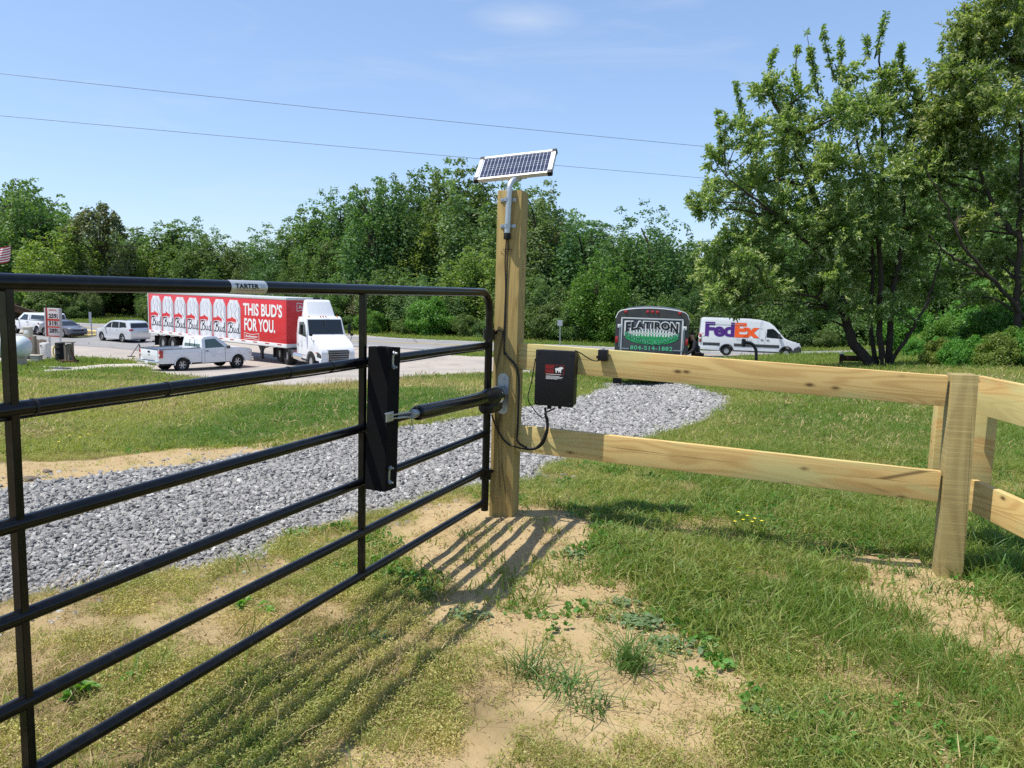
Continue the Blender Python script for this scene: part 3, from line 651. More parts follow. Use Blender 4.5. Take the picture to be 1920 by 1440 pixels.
# ================================================================== tube gate
ZT, ZB = 1.334, .134
GA = np.array([-1.160, 1.76]); GB = np.array([-.137, 4.31]); GD = (GB - GA) / np.linalg.norm(GB - GA); GL = np.linalg.norm(GB - GA)
def gpt(s, z): return np.array([*(GB - GD * s), z])     # s metres back from the hinge end
def gs_at(px, py, out=0.0):
    n = np.array([GD[1], -GD[0], 0]); return on_plane(px, py, np.array([*GB, 0]) + n * out, n)
GN = np.array([GD[1], -GD[0], 0])                       # gate face towards the right side
GLEN = 4.25
def rail_z():
    r = np.array([0, 225, 435, 610, 777, 920]) / 920.; return ZT - r * (ZT - ZB)
RZ = rail_z()
gate = thing('tube_gate', 'black tubular steel farm gate with six rails standing open in front', 'gate', (GB[0], GB[1], float(H(*GB))))
g0 = np.array(gate.location)
def gate_build():
    r = .0213; r2 = .0186
    path = [gpt(GLEN, ZT) - g0, gpt(2.2, ZT) - g0, gpt(.11, ZT) - g0]
    c = gpt(.11, ZT - .11) - g0; d3 = np.array([*GD, 0])
    for a in np.linspace(0, math.pi / 2, 9)[1:]: path.append(c + d3 * .11 * math.sin(a) + np.array([0, 0, .11 * math.cos(a)]))
    path.append(gpt(0, .085) - g0)
    MB().tube(path, r, 18).build('bent_frame_tube', M['black'], gate, smooth=True)
    MB().tube([gpt(GLEN, ZT + .02) - g0, gpt(GLEN, .085) - g0], r, 18).build('end_tube', M['black'], gate, smooth=True)
    for z in RZ[1:]: MB().tube([gpt(GLEN - .02, z) - g0, gpt(.02, z) - g0], r2, 18).build('rail', M['black'], gate, smooth=True)
    for s in (GL, GL - 1.47, 4.08):
        q = MB(); a = gpt(s, ZT - .01) - g0; b = gpt(s, ZB - .02) - g0
        q.bar(a + GN * .0125, b + GN * .0125, .018, .003, tuple(GN)); q.bar(a - GN * .0125, b - GN * .0125, .018, .003, tuple(GN)); 
        q.bar(a - d3 * .0095, b - d3 * .0095, .026, .002, (*GD, 0))
        q.build('upright_channel', M['black'], gate, bevel=.001)
    for z in RZ[1:]:                                                  # pinched weld collars
        q = MB(); q.tube([gpt(.045, z) - g0, gpt(.020, z) - g0], .0202, 14); q.build('weld_collar', M['black'], gate, smooth=True)
    # logo plate wrapped round the top rail
    sA = np.linalg.norm(gs_at(424, 541)[:2] - GB); sB = np.linalg.norm(gs_at(492, 542)[:2] - GB)
    V = []; F = []; n = 12; a0, a1 = rad(-62), rad(80)
    def cyl(s, a, rr=.0224):
        return gpt(s, ZT) - g0 + GN * rr * math.cos(a) + np.array([0, 0, rr * math.sin(a)])
    for i in range(n + 1):
        a = a0 + (a1 - a0) * i / n
        for s in (sA, sB): V.append(cyl(s, a))
    F = [(2 * i, 2 * i + 1, 2 * i + 3, 2 * i + 2) for i in range(n)]
    lp = link('logo_plate', new_mesh('logo_plate', V, F, [M['plate']], True), gate)
    def dec(nm, s_, x0, w, y0, h, mat, bold=.02):
        Vt, Ft, mxv = text_geo(s_, bold); P = Vt / mxv * [w, h] + [x0, y0]
        P3 = [cyl(sA + (sB - sA) * p[0], a0 + (a1 - a0) * p[1], .0242) for p in P]
        link(nm, new_mesh(nm, P3, Ft, [mat]), lp)
    dec('lettering', 'TARTER', .10, .64, .36, .28, M['ink'], .02); 
    for (x0, x1, y0, y1) in ((.81, .93, .42, .62), (.12, .9, .26, .28)):
        link('print_mark', new_mesh('print_mark', [cyl(sA + (sB - sA) * x, a0 + (a1 - a0) * y, .0232) for x, y in ((x0, y0), (x1, y0), (x1, y1), (x0, y1))], [(0, 1, 2, 3)], [M['can_g'] if x0 > .5 else M['label_r']]), lp)
    # timber block bolted across the rails
    c0 = gs_at(721, 650, .075); c1 = gs_at(714, 916, .075); 
    q = MB(); q.bar(c0 - g0, c1 - g0, .098, .092, (*GD, 0)); blk = q.build('mounting_timber', M['blkwood'], gate, bevel=.004)
    for (pa, pb_) in (((737, 662), (736, 688)), ((730, 877), (729, 904))):
        a = gs_at(*pa, .126) - g0; b = gs_at(*pb_, .126) - g0
        MB().bar(a, b, .012, .004, tuple(GN)).build('bolt_plate', M['zinc'], blk)
        for P in (a, b): MB().lathe([(0, .0095), (.008, .0095), (.008, .005), (.020, .005)], P, GN, 6).build('bolt', M['zinc'], blk)
    # cable ties on rail two
    for px, py in ((62, 752), (312, 722), (540, 693), (620, 683)):
        P = gs_at(px, py); s = np.linalg.norm(P[:2] - GB); 
        MB().tube([gpt(s + .004, RZ[1]) - g0, gpt(s - .004, RZ[1]) - g0], .0205, 14).build('cable_tie', M['cable'], gate, smooth=True)
    w = [gpt(s, RZ[1] - .0225) - g0 + GN * .004 * math.sin(s * 9) for s in np.linspace(.05, GLEN - .1, 40)]
    MB().tube(w, .0035, 6).build('rail_cable', M['cable'], gate, smooth=True)
    # hinge strap to post
    for z in (1.1, .30):
        a = gpt(0, z) - g0; b = postc + np.array([0, 0, z]) - FX * .02 + FN * .0 - g0
        MB().lathe([(-.03, .033), (.03, .033)], a, (0, 0, 1), 16).build('hinge_collar', M['black'], gate, smooth=True)
        MB().tube([a, a * .5 + b * .5, b], .010, 8).build('hinge_bolt', M['black'], gate, smooth=True)
gate_build()
# ================================================================== gate opener arm
def opener():
    A = pf(933, 742, .085); B = gs_at(775, 776, .16)
    t = thing('gate_opener_arm', 'black tubular electric gate opener arm between the tall post and the gate', 'gate opener', tuple(A))
    o0 = np.array(t.location); A = A - o0; B = B - o0; d = A - B; Lt = np.linalg.norm(d); d /= Lt; up = np.array([0, 0, 1.]); up -= d * (up @ d); up /= np.linalg.norm(up); sd = np.cross(d, up)
    hs = A - d * .20
    MB().tube([B + d * .03, B + d * .035, B + d * .05, hs], [.026, .031, .033, .033], 18).build('arm_tube', M['black'], t, smooth=True)
    MB().tube([hs - d * .04, hs, hs + d * .02, A - d * .02, A - d * .006, A], [.034, .043, .048, .050, .047, .034], 20).build('motor_housing', M['blkplastic'], t, smooth=True)
    lobe = MB(); lobe.tube([A - d * .20 - up * .046, A - d * .19 - up * .046, A - d * .03 - up * .046, A - d * .012 - up * .046], [.030, .043, .043, .034], 20); lobe.build('motor_lobe', M['blkplastic'], t, smooth=True)
    MB().tube([B + d * .04, B - d * .02], .019, 12).build('push_rod', M['zinc'], t, smooth=True)
    # clevis to the block
    C = gs_at(732, 781, .13) - o0
    q = MB(); q.bar(B - d * .01 + up * .010, C + GN * .0 + up * .006, .012, .005); q.bar(B - d * .01 - up * .010, C - up * .008, .012, .005); q.bar(C + up * .014, C - np.array([*GD, 0]) * .03 + up * .014, .02, .004)
    q.build('clevis', M['zinc'], t)
    MB().box(C - np.array([*GD, 0]) * .005, (.055, .006, .040), np.array([np.array([*GD, 0]), GN, (0, 0, 1)]).T).build('gate_bracket', M['zinc'], t, bevel=.002)
    ring = [B - d * .012 + up * (-.055 + .014 * math.cos(a)) + d * .014 * math.sin(a) for a in np.linspace(0, 5.2, 12)] 
    MB().tube([B - d * .012 - up * .01, ring[0]] + ring, .0022, 6).build('lock_pin', M['zinc'], t, smooth=True)
    # post bracket: slotted plate with rounded ends
    m = frame(pf(943.5, 738) - o0, FX, (0, 0, 1)); w, h = .066, .235
    pts = []
    for (cy, s_) in ((h / 2 - w / 2, 0), (-h / 2 + w / 2, math.pi)):
        pts += [(w / 2 * math.cos(a + s_), cy + w / 2 * math.sin(a + s_)) for a in np.linspace(0, math.pi, 9)]
    V = [m @ Vector((x, y, z)) for z in (.0005, .006) for x, y in pts]; n = len(pts)
    q = MB(); q.add(V, [tuple(range(n, 2 * n)), tuple(range(n - 1, -1, -1))] + [(i, (i + 1) % n, n + (i + 1) % n, n + i) for i in range(n)])
    pl = q.build('post_bracket', M['zinc'], t)
    for yy in (.088, .045, -.052, -.090): MB().lathe([(0, .012), (.006, .012), (.006, .006), (.012, .006)], np.array(m @ Vector((0, yy, .006))), FN, 6).build('bolt', M['zinc'], pl)
    q = MB(); Rm = np.array([FX, FN, (0, 0, 1)]).T
    q.box(np.array(m @ Vector((0.0, .004, .03))), (.060, .055, .006), Rm); q.box(np.array(m @ Vector((-.018, .004, .05))), (.07, .03, .006), Rm); q.build('bracket_ear', M['zinc'], pl, bevel=.002)
    MB().lathe([(-.03, .008), (.035, .008), (.035, .012), (.042, .012)], np.array(m @ Vector((-.03, .004, .05))), (0, 0, 1), 8).build('pivot_pin', M['zinc'], pl)
    # label on the housing
    S_ = lambda l, a, rr=.0458: A - d * l + (sd * math.cos(a) + up * math.sin(a)) * rr
    # choose the side facing the camera
    tocam = O3 - (A + o0); sgn = 1 if tocam @ sd > 0 else -1; S2 = lambda l, a, rr=.0508: A - d * l + (sgn * sd * math.cos(a) + up * math.sin(a)) * rr
    for (l0, l1, a0, a1, mt, nm) in ((.035, .085, -.75, -.1, 'label_w', 'warning_label'), (.036, .084, -.25, -.11, 'label_y', 'label_band'), (.045, .052, .35, .6, 'label_w', 'logo_mark')):
        V = []; K = 5
        for i in range(K + 1):
            a = a0 + (a1 - a0) * i / K; V += [S2(l0, a, .0512 if 'band' in nm else .0506), S2(l1, a, .0512 if 'band' in nm else .0506)]
        link(nm, new_mesh(nm, V, [(2 * i, 2 * i + 1, 2 * i + 3, 2 * i + 2) for i in range(K)], [M[mt]], True), t)
opener()
# ================================================================== board fence
P1 = postc.copy()
def ff(px, py, out=0.0): return on_plane(px, py, P1 + FN * out, FN)
pr = G(1781, 1086); FXr = FX; PW2 = .116
fence = thing('board_fence', 'new two rail timber fence with square posts turning the corner right of the gate', 'fence', (pr[0], pr[1], pr[2]))
f0 = np.array(fence.location)
rc = pr - FN * PW2 / 2
hr = at(1803, 703, rc[1] - .05)[2] - pr[2]
def fpost(P, top, w=PW2, rz=FA, mat='post2', tilt=0.):
    z0 = float(H(P[0], P[1])); mb = MB(); mb.box((0, 0, (top - z0) / 2 - .15), (w, w, top - z0 + .3)); o = mb.build('post', M[mat], fence, None, True, .006)
    o.location = (P[0] - f0[0], P[1] - f0[1], z0 - f0[2]); o.rotation_euler = (0, tilt, rz); return o
fpost(rc, pr[2] + hr, tilt=rad(-1.2))
c2 = at(1840, 800, 4.02); c3 = at(1770, 800, 4.10)
for c_, yt, yb, w_ in ((c2, 711, 912, .115), (c3, 704, 893, .10)):
    px_ = 1840 if c_ is c2 else 1768; za, zb_ = at(px_, yt, c_[1])[2], at(px_, yb, c_[1])[2]; o = MB().box((0, 0, 0), (w_, w_, za - zb_)).build('joint_block', M['board'], fence, None, True, .005); o.location = (c_[0] - f0[0], c_[1] - f0[1], (za + zb_) / 2 - f0[2]); o.rotation_euler = (0, 0, FA)
# planes of the two board runs
off = .0
Pl = P1; nrun = np.cross(rc - P1, (0, 0, 1)); nrun[2] = 0; nrun /= np.linalg.norm(nrun); nrun = nrun if nrun[1] < 0 else -nrun
def board(pA, pB, pC, pD, P, n, th=.038, nm='board'):            # TL TR BR BL pixels of the front face
    c = [on_plane(*q, P, n) for q in (pA, pB, pC, pD)]
    a = (c[0] + c[3]) / 2; b = (c[1] + c[2]) / 2; hgt = (np.linalg.norm(c[0] - c[3]) + np.linalg.norm(c[1] - c[2])) / 2
    d = b - a; Lb = np.linalg.norm(d); d /= Lb; mid = (a + b) / 2 - n * th / 2; q = MB(); q.box((0, 0, 0), (Lb, th, hgt))
    o = q.build(nm, M['board'], fence, None, True, .004); z = np.cross(d, -n); z = z if z[2] > 0 else -z; y = np.cross(z, d)
    mt = Matrix([[d[i], y[i], z[i], (mid - f0)[i]] for i in range(3)] + [[0, 0, 0, 1]]); o.matrix_local = mt; return o
Pb = P1 + nrun * .035
board((964, 643.5), (1775, 704), (1775, 763), (964, 691.5), Pb, nrun)
board((958, 796.5), (1762, 884), (1762, 942), (958, 845), Pb, nrun)
# run towards us on the right
Q0 = at(1822, 800, 3.93); rd = np.array([-.035, -1, 0]); rd /= np.linalg.norm(rd); rn = np.array([-1, .035, 0]); rn /= np.linalg.norm(rn)
def rboard(pxL, yT, yB, hh):
    a = on_plane(pxL, (yT + yB) / 2, Q0, rn); b2 = on_plane(1920, yT[1] if hasattr(yT, '__len__') else 0, Q0, rn) if False else None
    return a
def run2(t0, b0, t1, b1, L=3.6):
    a = (on_plane(*t0, Q0, rn) + on_plane(*b0, Q0, rn)) / 2; b = (on_plane(*t1, Q0, rn) + on_plane(*b1, Q0, rn)) / 2
    hgt = np.linalg.norm(on_plane(*t0, Q0, rn) - on_plane(*b0, Q0, rn)); d = (b - a) / np.linalg.norm(b - a); e = a + d * L
    mid = (a + e) / 2 - rn * .019; q = MB(); q.box((0, 0, 0), (L, .038, hgt)); o = q.build('board', M['board'], fence, None, True, .004)
    z = np.cross(d, rn); z = z if z[2] > 0 else -z; y = np.cross(z, d); o.matrix_local = Matrix([[d[i], y[i], z[i], (mid - f0)[i]] for i in range(3)] + [[0, 0, 0, 1]])
    return e
run2((1827, 704), (1827, 774), (1920, 726), (1920, 797)); e2 = run2((1818, 898), (1816, 957), (1920, 944), (1920, 1009))
fpost((e2[0] + .1, e2[1] + .1, 0), .92)
# ================================================================== control box and cables
def boxes():
    ms_ = lambda px, py, out: on_plane(px, py, Pb + nrun * out, nrun)
    dpt = .105
    TL = ms_(1004, 656, dpt); TR = ms_(1078, 659, dpt); BL = ms_(1000, 760, dpt); BR = ms_(1076, 763, dpt)
    w = np.linalg.norm(TR - TL); h = np.linalg.norm(TL - BL); c = (TL + TR + BL + BR) / 4
    t = thing('control_box', 'black plastic gate control box hanging on the upper fence board', 'control box', tuple(c - nrun * dpt)); o0 = np.array(t.location)
    fx = np.cross((0, 0, 1), nrun); fx = fx if fx[0] > 0 else -fx; R = np.array([fx, nrun, (0, 0, 1)]).T
    MB().box(c - nrun * (dpt / 2 + .012) - o0, (w * .97, dpt - .024, h * .97), R).build('case', M['blkplastic'], t, smooth=True, bevel=.008)
    MB().box(c - nrun * .012 - o0, (w, .024, h), R).build('lid', M['blkplastic'], t, smooth=True, bevel=.007)
    for sx in (-1, 1):
        for sz in (-1, 1): MB().lathe([(0, .006), (.002, .005)], c + fx * sx * (w / 2 - .018) + np.array([0, 0, sz * (h / 2 - .018)]) + nrun * .0005 - o0, nrun, 10).build('lid_screw', M['rubber'], t)
    m = frame(c - o0 + nrun * .001 - fx * w / 2 - np.array([0, 0, h / 2]), fx, (0, 0, 1))
    lx0, lx1, ly0, ly1 = w * .27, w * .74, h * .47, h * .74
    lb = flat('sticker', [[(lx0, ly0), (lx1, ly0), (lx1, ly1), (lx0, ly1)]], M['label_blk'], t, m, .0006)
    flat('red_panel', [[(lx0 + .003, ly0 + .038), (lx0 + .052, ly0 + .038), (lx0 + .052, ly1 - .004), (lx0 + .003, ly1 - .004)]], M['label_blk'], lb, m, .0009)
    text('lettering', 'MIGHTY', .046, .018, M['label_r'], lb, m, lx0 + .005, ly0 + .062, .03, off=.0012); text('lettering', 'MULE', .040, .017, M['label_r'], lb, m, lx0 + .006, ly0 + .041, .03, off=.0012)
    ox, oy, s = lx1 - .050, ly0 + .040, .0115
    mule = [(0, 2.2), (.3, 2.6), (1.4, 2.7), (2.4, 3.2), (3.2, 3.4), (3.9, 3.0), (4.0, 2.5), (3.4, 2.3), (3.0, 1.6), (2.9, .2), (2.5, .2), (2.4, 1.2), (1.9, .3), (1.5, .3), (1.7, 1.3), (.9, 1.3), (.8, .2), (.4, .2), (.3, 1.2)]
    flat('mule_mark', [[(ox + a * s, oy + b * s * .9) for a, b in mule]], M['label_w'], lb, m, .0012)
    flat('small_print', [[(lx0 + .004, y), (lx1 - .004 - q, y), (lx1 - .004 - q, y + .0022), (lx0 + .004, y + .0022)] for y, q in ((ly0 + .006, .03), (ly0 + .011, .01), (ly0 + .016, .0), (ly0 + .021, .02), (ly0 + .031, .012))], M['label_w'], lb, m, .0012)
    flat('sticker_border', stroke([(lx0, ly0 + .034), (lx0, ly1), (lx1, ly1), (lx1, ly0 + .034), (lx0, ly0 + .034)], .0016), M['label_r'], lb, m, .0010)
    MB().tube([c - o0 - nrun * .03 - fx * .03 - np.array([0, 0, h / 2 + .02]), c - o0 - nrun * .03 - fx * .03 - np.array([0, 0, h / 2 - .01])], .012, 10).build('cable_gland', M['rubber'], t, smooth=True)
    MB().tube([c - o0 - nrun * .03 + fx * .03 - np.array([0, 0, h / 2 + .015]), c - o0 - nrun * .03 + fx * .03 - np.array([0, 0, h / 2 - .01])], .010, 10).build('cable_gland', M['rubber'], t, smooth=True)
    # receiver
    c = ms_(1131, 666, .028); t2 = thing('receiver_unit', 'small black receiver block hooked over the top edge of the upper fence board', 'receiver', tuple(c)); 
    MB().box((0, 0, 0), (.052, .045, .060), R).build('casing', M['blkplastic'], t2, smooth=True, bevel=.003); MB().box(fx * -.030 + np.array([0, 0, -.012]), (.012, .02, .014), R).build('plug', M['rubber'], t2); MB().box(np.array([0, 0, .034]), (.012, .02, .008), R).build('clip', M['zinc'], t2)
    def cab(name, label, pts, r=.0045):
        P = np.array([p for p in pts]); 
        # Catmull-Rom
        out = []
        for i in range(len(P) - 1):
            p0, p1, p2, p3 = P[max(i - 1, 0)], P[i], P[i + 1], P[min(i + 2, len(P) - 1)]
            for q in np.linspace(0, 1, 7)[:-1]: out.append(.5 * ((2 * p1) + (-p0 + p2) * q + (2 * p0 - 5 * p1 + 4 * p2 - p3) * q * q + (-p0 + 3 * p1 - 3 * p2 + p3) * q ** 3))
        out.append(P[-1]); o = MB().tube(out, r, 8).build(name, M['cable'], None, None, True); return tag(o, label, 'cable')
    F_ = lambda x, y, o=.006: pf(x, y, o)
    cab('cable', 'thin black cable running straight down the tall post from the pipe', [F_(950, 443), F_(947, 490), F_(948, 540), F_(946, 600), F_(945, 657), F_(946, 664)], .0035)
    cab('cable', 'second thin black cable bowing beside the first on the tall post', [F_(951, 443), F_(953, 470), F_(950, 520), F_(948, 570), F_(947, 625), F_(945, 660)], .0028)
    cab('cable', 'thick black cable crossing the tall post and dropping past its edge', [F_(945, 659), F_(953, 670), F_(965, 683), F_(971, 697), F_(973, 720), F_(972, 760), F_(971, 800), F_(970, 826), F_(984, 838, .03), F_(1000, 841, .05), F_(1012, 834, .05), F_(1021, 818, .05), F_(1026, 800, .05), F_(1024, 782, .05), ms_(1022, 764, .075)], .0065)
    cab('cable', 'black motor cable looping low from the opener arm to the control box', [F_(922, 778, .07), F_(928, 795, .03), F_(938, 815, .008), F_(952, 832, .008), F_(975, 840, .01), F_(1000, 843, .03), F_(1018, 832, .045), F_(1027, 808, .05), F_(1027, 785, .05), F_(1022, 775, .06), ms_(1040, 766, .07)], .0048)
    cab('cable', 'thin black wire arching from the second gate rail to the tall post', [gs_at(915, 642, .03), F_(923, 632, .04), F_(930, 621, .03), F_(937, 620, .02), F_(944, 628, .01), F_(946, 660, .006)], .003)
    cab('cable', 'thin black wire hanging down the left side of the control box', [ms_(1004, 672, .05), ms_(1001, 690, .05), ms_(997, 715, .05), ms_(990, 745, .05), ms_(997, 762, .05), ms_(1008, 776, .05), ms_(1018, 784, .05), ms_(1024, 776, .06)], .0028)
    cab('cable', 'black cable sagging from the control box to the small receiver', [ms_(1078, 657, .05), ms_(1090, 663, .04), ms_(1102, 671, .03), ms_(1113, 676, .03), ms_(1122, 676, .03), ms_(1127, 672, .02)], .0032)
boxes()
# ================================================================== vehicles
def arc(cx, cz, r, a0, a1, n=9): return [(cx + r * math.cos(a), cz + r * math.sin(a)) for a in np.linspace(a0, a1, n)]
def under(x0, x1, z0, wheels, r, wz):     # bottom outline from x0 to x1 with wheel arches
    out = [(x0, z0)]
    for w in sorted(wheels, reverse=x1 < x0):
        h = z0 - wz; dx = math.sqrt(max(r * r - h * h, .01)); a = math.asin(max(-1, min(1, h / r)))
        A = arc(w, wz, r, math.pi - a, a, 11) if x1 > x0 else arc(w, wz, r, a, math.pi - a, 11)
        out += A
    out.append((x1, z0)); return out
def wheel(parent, x, y, r, w, side, rimr=.62, spokes=6, rim='rim', lab=None, dual=False):
    """side -1/+1 : outer face direction along y"""
    wo_ = bpy.data.objects.new('wheel', None); COL.objects.link(wo_); wo_.parent = parent; wo_.location = (x, y, r); wo_.empty_display_size = .1
    if lab: wo_['label'] = lab
    q = MB(); h = w / 2
    q.lathe([(-h, r * rimr), (-h, r * .93), (-h * .8, r), (h * .8, r), (h, r * .93), (h, r * rimr), (h * .6, r * (rimr - .03)), (-h * .6, r * (rimr - .03))], (0, 0, 0), (0, side, 0), 28)
    q.build('tyre', M['rubber'], wo_, smooth=True)
    q = MB(); R = r * rimr
    if spokes < 8:
        for k in range(24):
            a0, a1 = 2 * math.pi * k / 24, 2 * math.pi * (k + 1) / 24; q.bar(np.array([math.cos(a0) * R * .96, side * h * .7, math.sin(a0) * R * .96]), np.array([math.cos(a1) * R * .96, side * h * .7, math.sin(a1) * R * .96]), R * .1, .03, (0, 1, 0))
    else: q.lathe([(h * .75, R), (h * .6, R * .93), (-h * .2, R * .88), (-h * .2, .02)], (0, 0, 0), (0, side, 0), 24)
    q.lathe([(-h * .2, R * .2), (h * .45, R * .22), (h * .5, R * .12), (h * .5, .005)], (0, 0, 0), (0, side, 0), 12)
    for k in range(spokes):
        a = 2 * math.pi * k / spokes; u = np.array([math.cos(a), 0, math.sin(a)]); q.bar(u * R * .15 + np.array([0, side * h * .40, 0]), u * R * .93 + np.array([0, side * h * .48, 0]), R * (.30 if spokes < 8 else .14), .03, (0, 1, 0))
    q.build('rim', M[rim], wo_, smooth=True)
    MB().lathe([(-h * .22, .01), (-h * .22, R * .9), (-h * .24, R * .9)], (0, 0, 0), (0, side, 0), 16).build('brake_disc', M['trim'], wo_)
    return wo_
def bender(W, L, zb, zr, tum, ex=.7, end=.10, low=.02):
    def df(x, y, z):
        s = 1.0
        if z > zb: s -= tum * min(1.3, (z - zb) / (zr - zb))
        elif z < .45: s -= low * (.45 - z) / .3
        t = max(0, abs(x) - (L / 2 - ex)) / ex; s *= 1 - end * t * t
        return Vector((x, y * s, z))
    return df
def side_glass(parent, polys, W, df, mat='glass', names='side_window', sides=(-1, 1), off=.006):
    for s in sides:
        for p in polys:
            y0, y1 = s * (W / 2 - .02), s * (W / 2 + off)
            prism(names, p, min(y0, y1), max(y0, y1), M[mat], parent, df=df, cx=())
def cross_glass(name, parent, a, b, wa, wb, mat, off=.008, th=.02, inset=(.06, .06), rake=0.0):
    """pane spanning the body between profile points a and b (x, z) with half widths wa, wb"""
    a = np.array([a[0], a[1]]); b = np.array([b[0], b[1]]); d = b - a; n = np.array([-d[1], d[0]]) / np.linalg.norm(d)
    a2 = a + d * inset[0]; b2 = b - d * inset[1]; V = []
    for o in (off - th, off):
        for (p, w) in ((a2, wa), (b2, wb)):
            for s in (-1, 1): V.append((p[0] + n[0] * o, s * w, p[1] + n[1] * o))
    q = MB(); q.add(V, [(0, 1, 3, 2), (4, 5, 7, 6), (0, 4, 5, 1), (2, 3, 7, 6), (0, 2, 6, 4), (1, 3, 7, 5)]); return q.build(name, M[mat], parent)
def bx(name, parent, c, d, mat, bevel=.01, lab=None):
    o = MB().box(c, d).build(name, M[mat], parent, smooth=True, bevel=bevel)
    if lab: o['label'] = lab
    return o
# ------------------------------------------------ silver SUV / cars
def suv(P, rz, label, paint='silver', L=4.79, W=1.91, kind='suv'):
    t = thing('parked_car', label, 'car', tuple(P), rz); h = L / 2; fw_, rw = h - .93, -h + 1.05; df = bender(W, L, 1.02, 1.72, .20, .8, .12)
    if kind == 'suv':
        top = [(h, .48), (h - .02, .72), (h - .12, .90), (h - .65, 1.02), (h - 1.12, 1.08), (h - 1.75, 1.52), (h - 2.15, 1.67), (h - 2.9, 1.74), (-h + .75, 1.72), (-h + .30, 1.62), (-h + .05, 1.12), (-h, .95), (-h, .45)]
        win = [[(h - 1.42, 1.12), (h - 1.86, 1.47), (h - 2.2, 1.58), (h - 2.28, 1.13)], [(h - 2.36, 1.13), (h - 2.28, 1.60), (h - 3.15, 1.62), (h - 3.28, 1.14)], [(h - 3.36, 1.15), (h - 3.23, 1.62), (-h + .75, 1.57), (-h + .55, 1.22)]]
        ws = ((h - 1.18, 1.10), (h - 1.78, 1.54)); rg = ((-h + .30, 1.60), (-h + .06, 1.15)); zr = 1.7
    else:
        top = [(h, .42), (h - .03, .60), (h - .15, .74), (h - .7, .86), (h - 1.15, .93), (h - 1.9, 1.33), (h - 2.35, 1.43), (h - 2.9, 1.44), (-h + 1.1, 1.28), (-h + .55, 1.02), (-h + .1, .98), (-h, .85), (-h, .4)]
        win = [[(h - 1.5, .97), (h - 2.0, 1.28), (h - 2.45, 1.35), (h - 2.5, .98)], [(h - 2.58, .98), (h - 2.55, 1.36), (-h + 1.25, 1.24), (-h + .95, 1.02)]]
        ws = ((h - 1.2, .95), (h - 1.88, 1.32)); rg = ((-h + 1.1, 1.27), (-h + .58, 1.03)); df = bender(W, L, .92, 1.44, .24, .8, .14)
    top = top[::-1]
    out = under(h, -h, .28, [fw_, rw], .40, .35)
    prism('body', out[1:-1] + [(-h + .1, .28)] + top + [(h - .1, .28)], -W / 2, W / 2, M[paint], t, np.linspace(-h + .3, h - .3, 8), (.45, .75, 1.02, 1.2, 1.4, 1.6), df, .035)
    side_glass(t, win, W, df)
    cross_glass('windscreen', t, ws[0], ws[1], W * .44, W * .37, 'glass'); cross_glass('rear_window', t, rg[0], rg[1], W * .36, W * .41, 'glass', inset=(.12, .1))
    for x in (fw_, rw):
        for s in (-1, 1): wheel(t, x, s * (W / 2 - .13), .36, .23, s, .68, 5)
    bx('underbody', t, (0, 0, .33), (L - .7, W - .55, .26), 'trim'); 
    for s in (-1, 1):
        bx('side_sill', t, (0, s * (W / 2 - .03), .30), (L * .38, .08, .10), paint if kind == 'suv' else 'trim', .02)
        bx('headlight', t, (h - .20, s * (W / 2 - .33), .78), (.30, .34, .14), 'head', .03); bx('tail_light', t, (-h + .10, s * (W / 2 - .20), 1.02), (.20, .26, .17), 'tail', .03)
        m_ = bx('wing_mirror', t, (h - 1.55, s * (W / 2 + .06), 1.08 if kind == 'suv' else .98), (.14, .2, .14), paint, .04)
        for x in (h - 2.35, h - 3.3): bx('door_handle', t, (x + .2, s * (W / 2 + .004), .98 if kind == 'suv' else .85), (.18, .03, .03), 'chrome', .008)
    bx('grille', t, (h - .04, 0, .62), (.08, .9, .16), 'trim', .01); bx('bumper_intake', t, (h - .02, 0, .36), (.08, 1.2, .12), 'trim', .01)
    bx('number_plate', t, (-h - .005, 0, .80), (.02, .32, .16), 'label_w', .003)
    if kind == 'suv':
        for s in (-1, 1): MB().tube([(h - 2.2, s * .62, 1.73), (h - 2.3, s * .62, 1.78), (-h + 1, s * .62, 1.78), (-h + .9, s * .62, 1.72)], .015, 8).build('roof_rail', M['trim'], t, smooth=True)
    return t
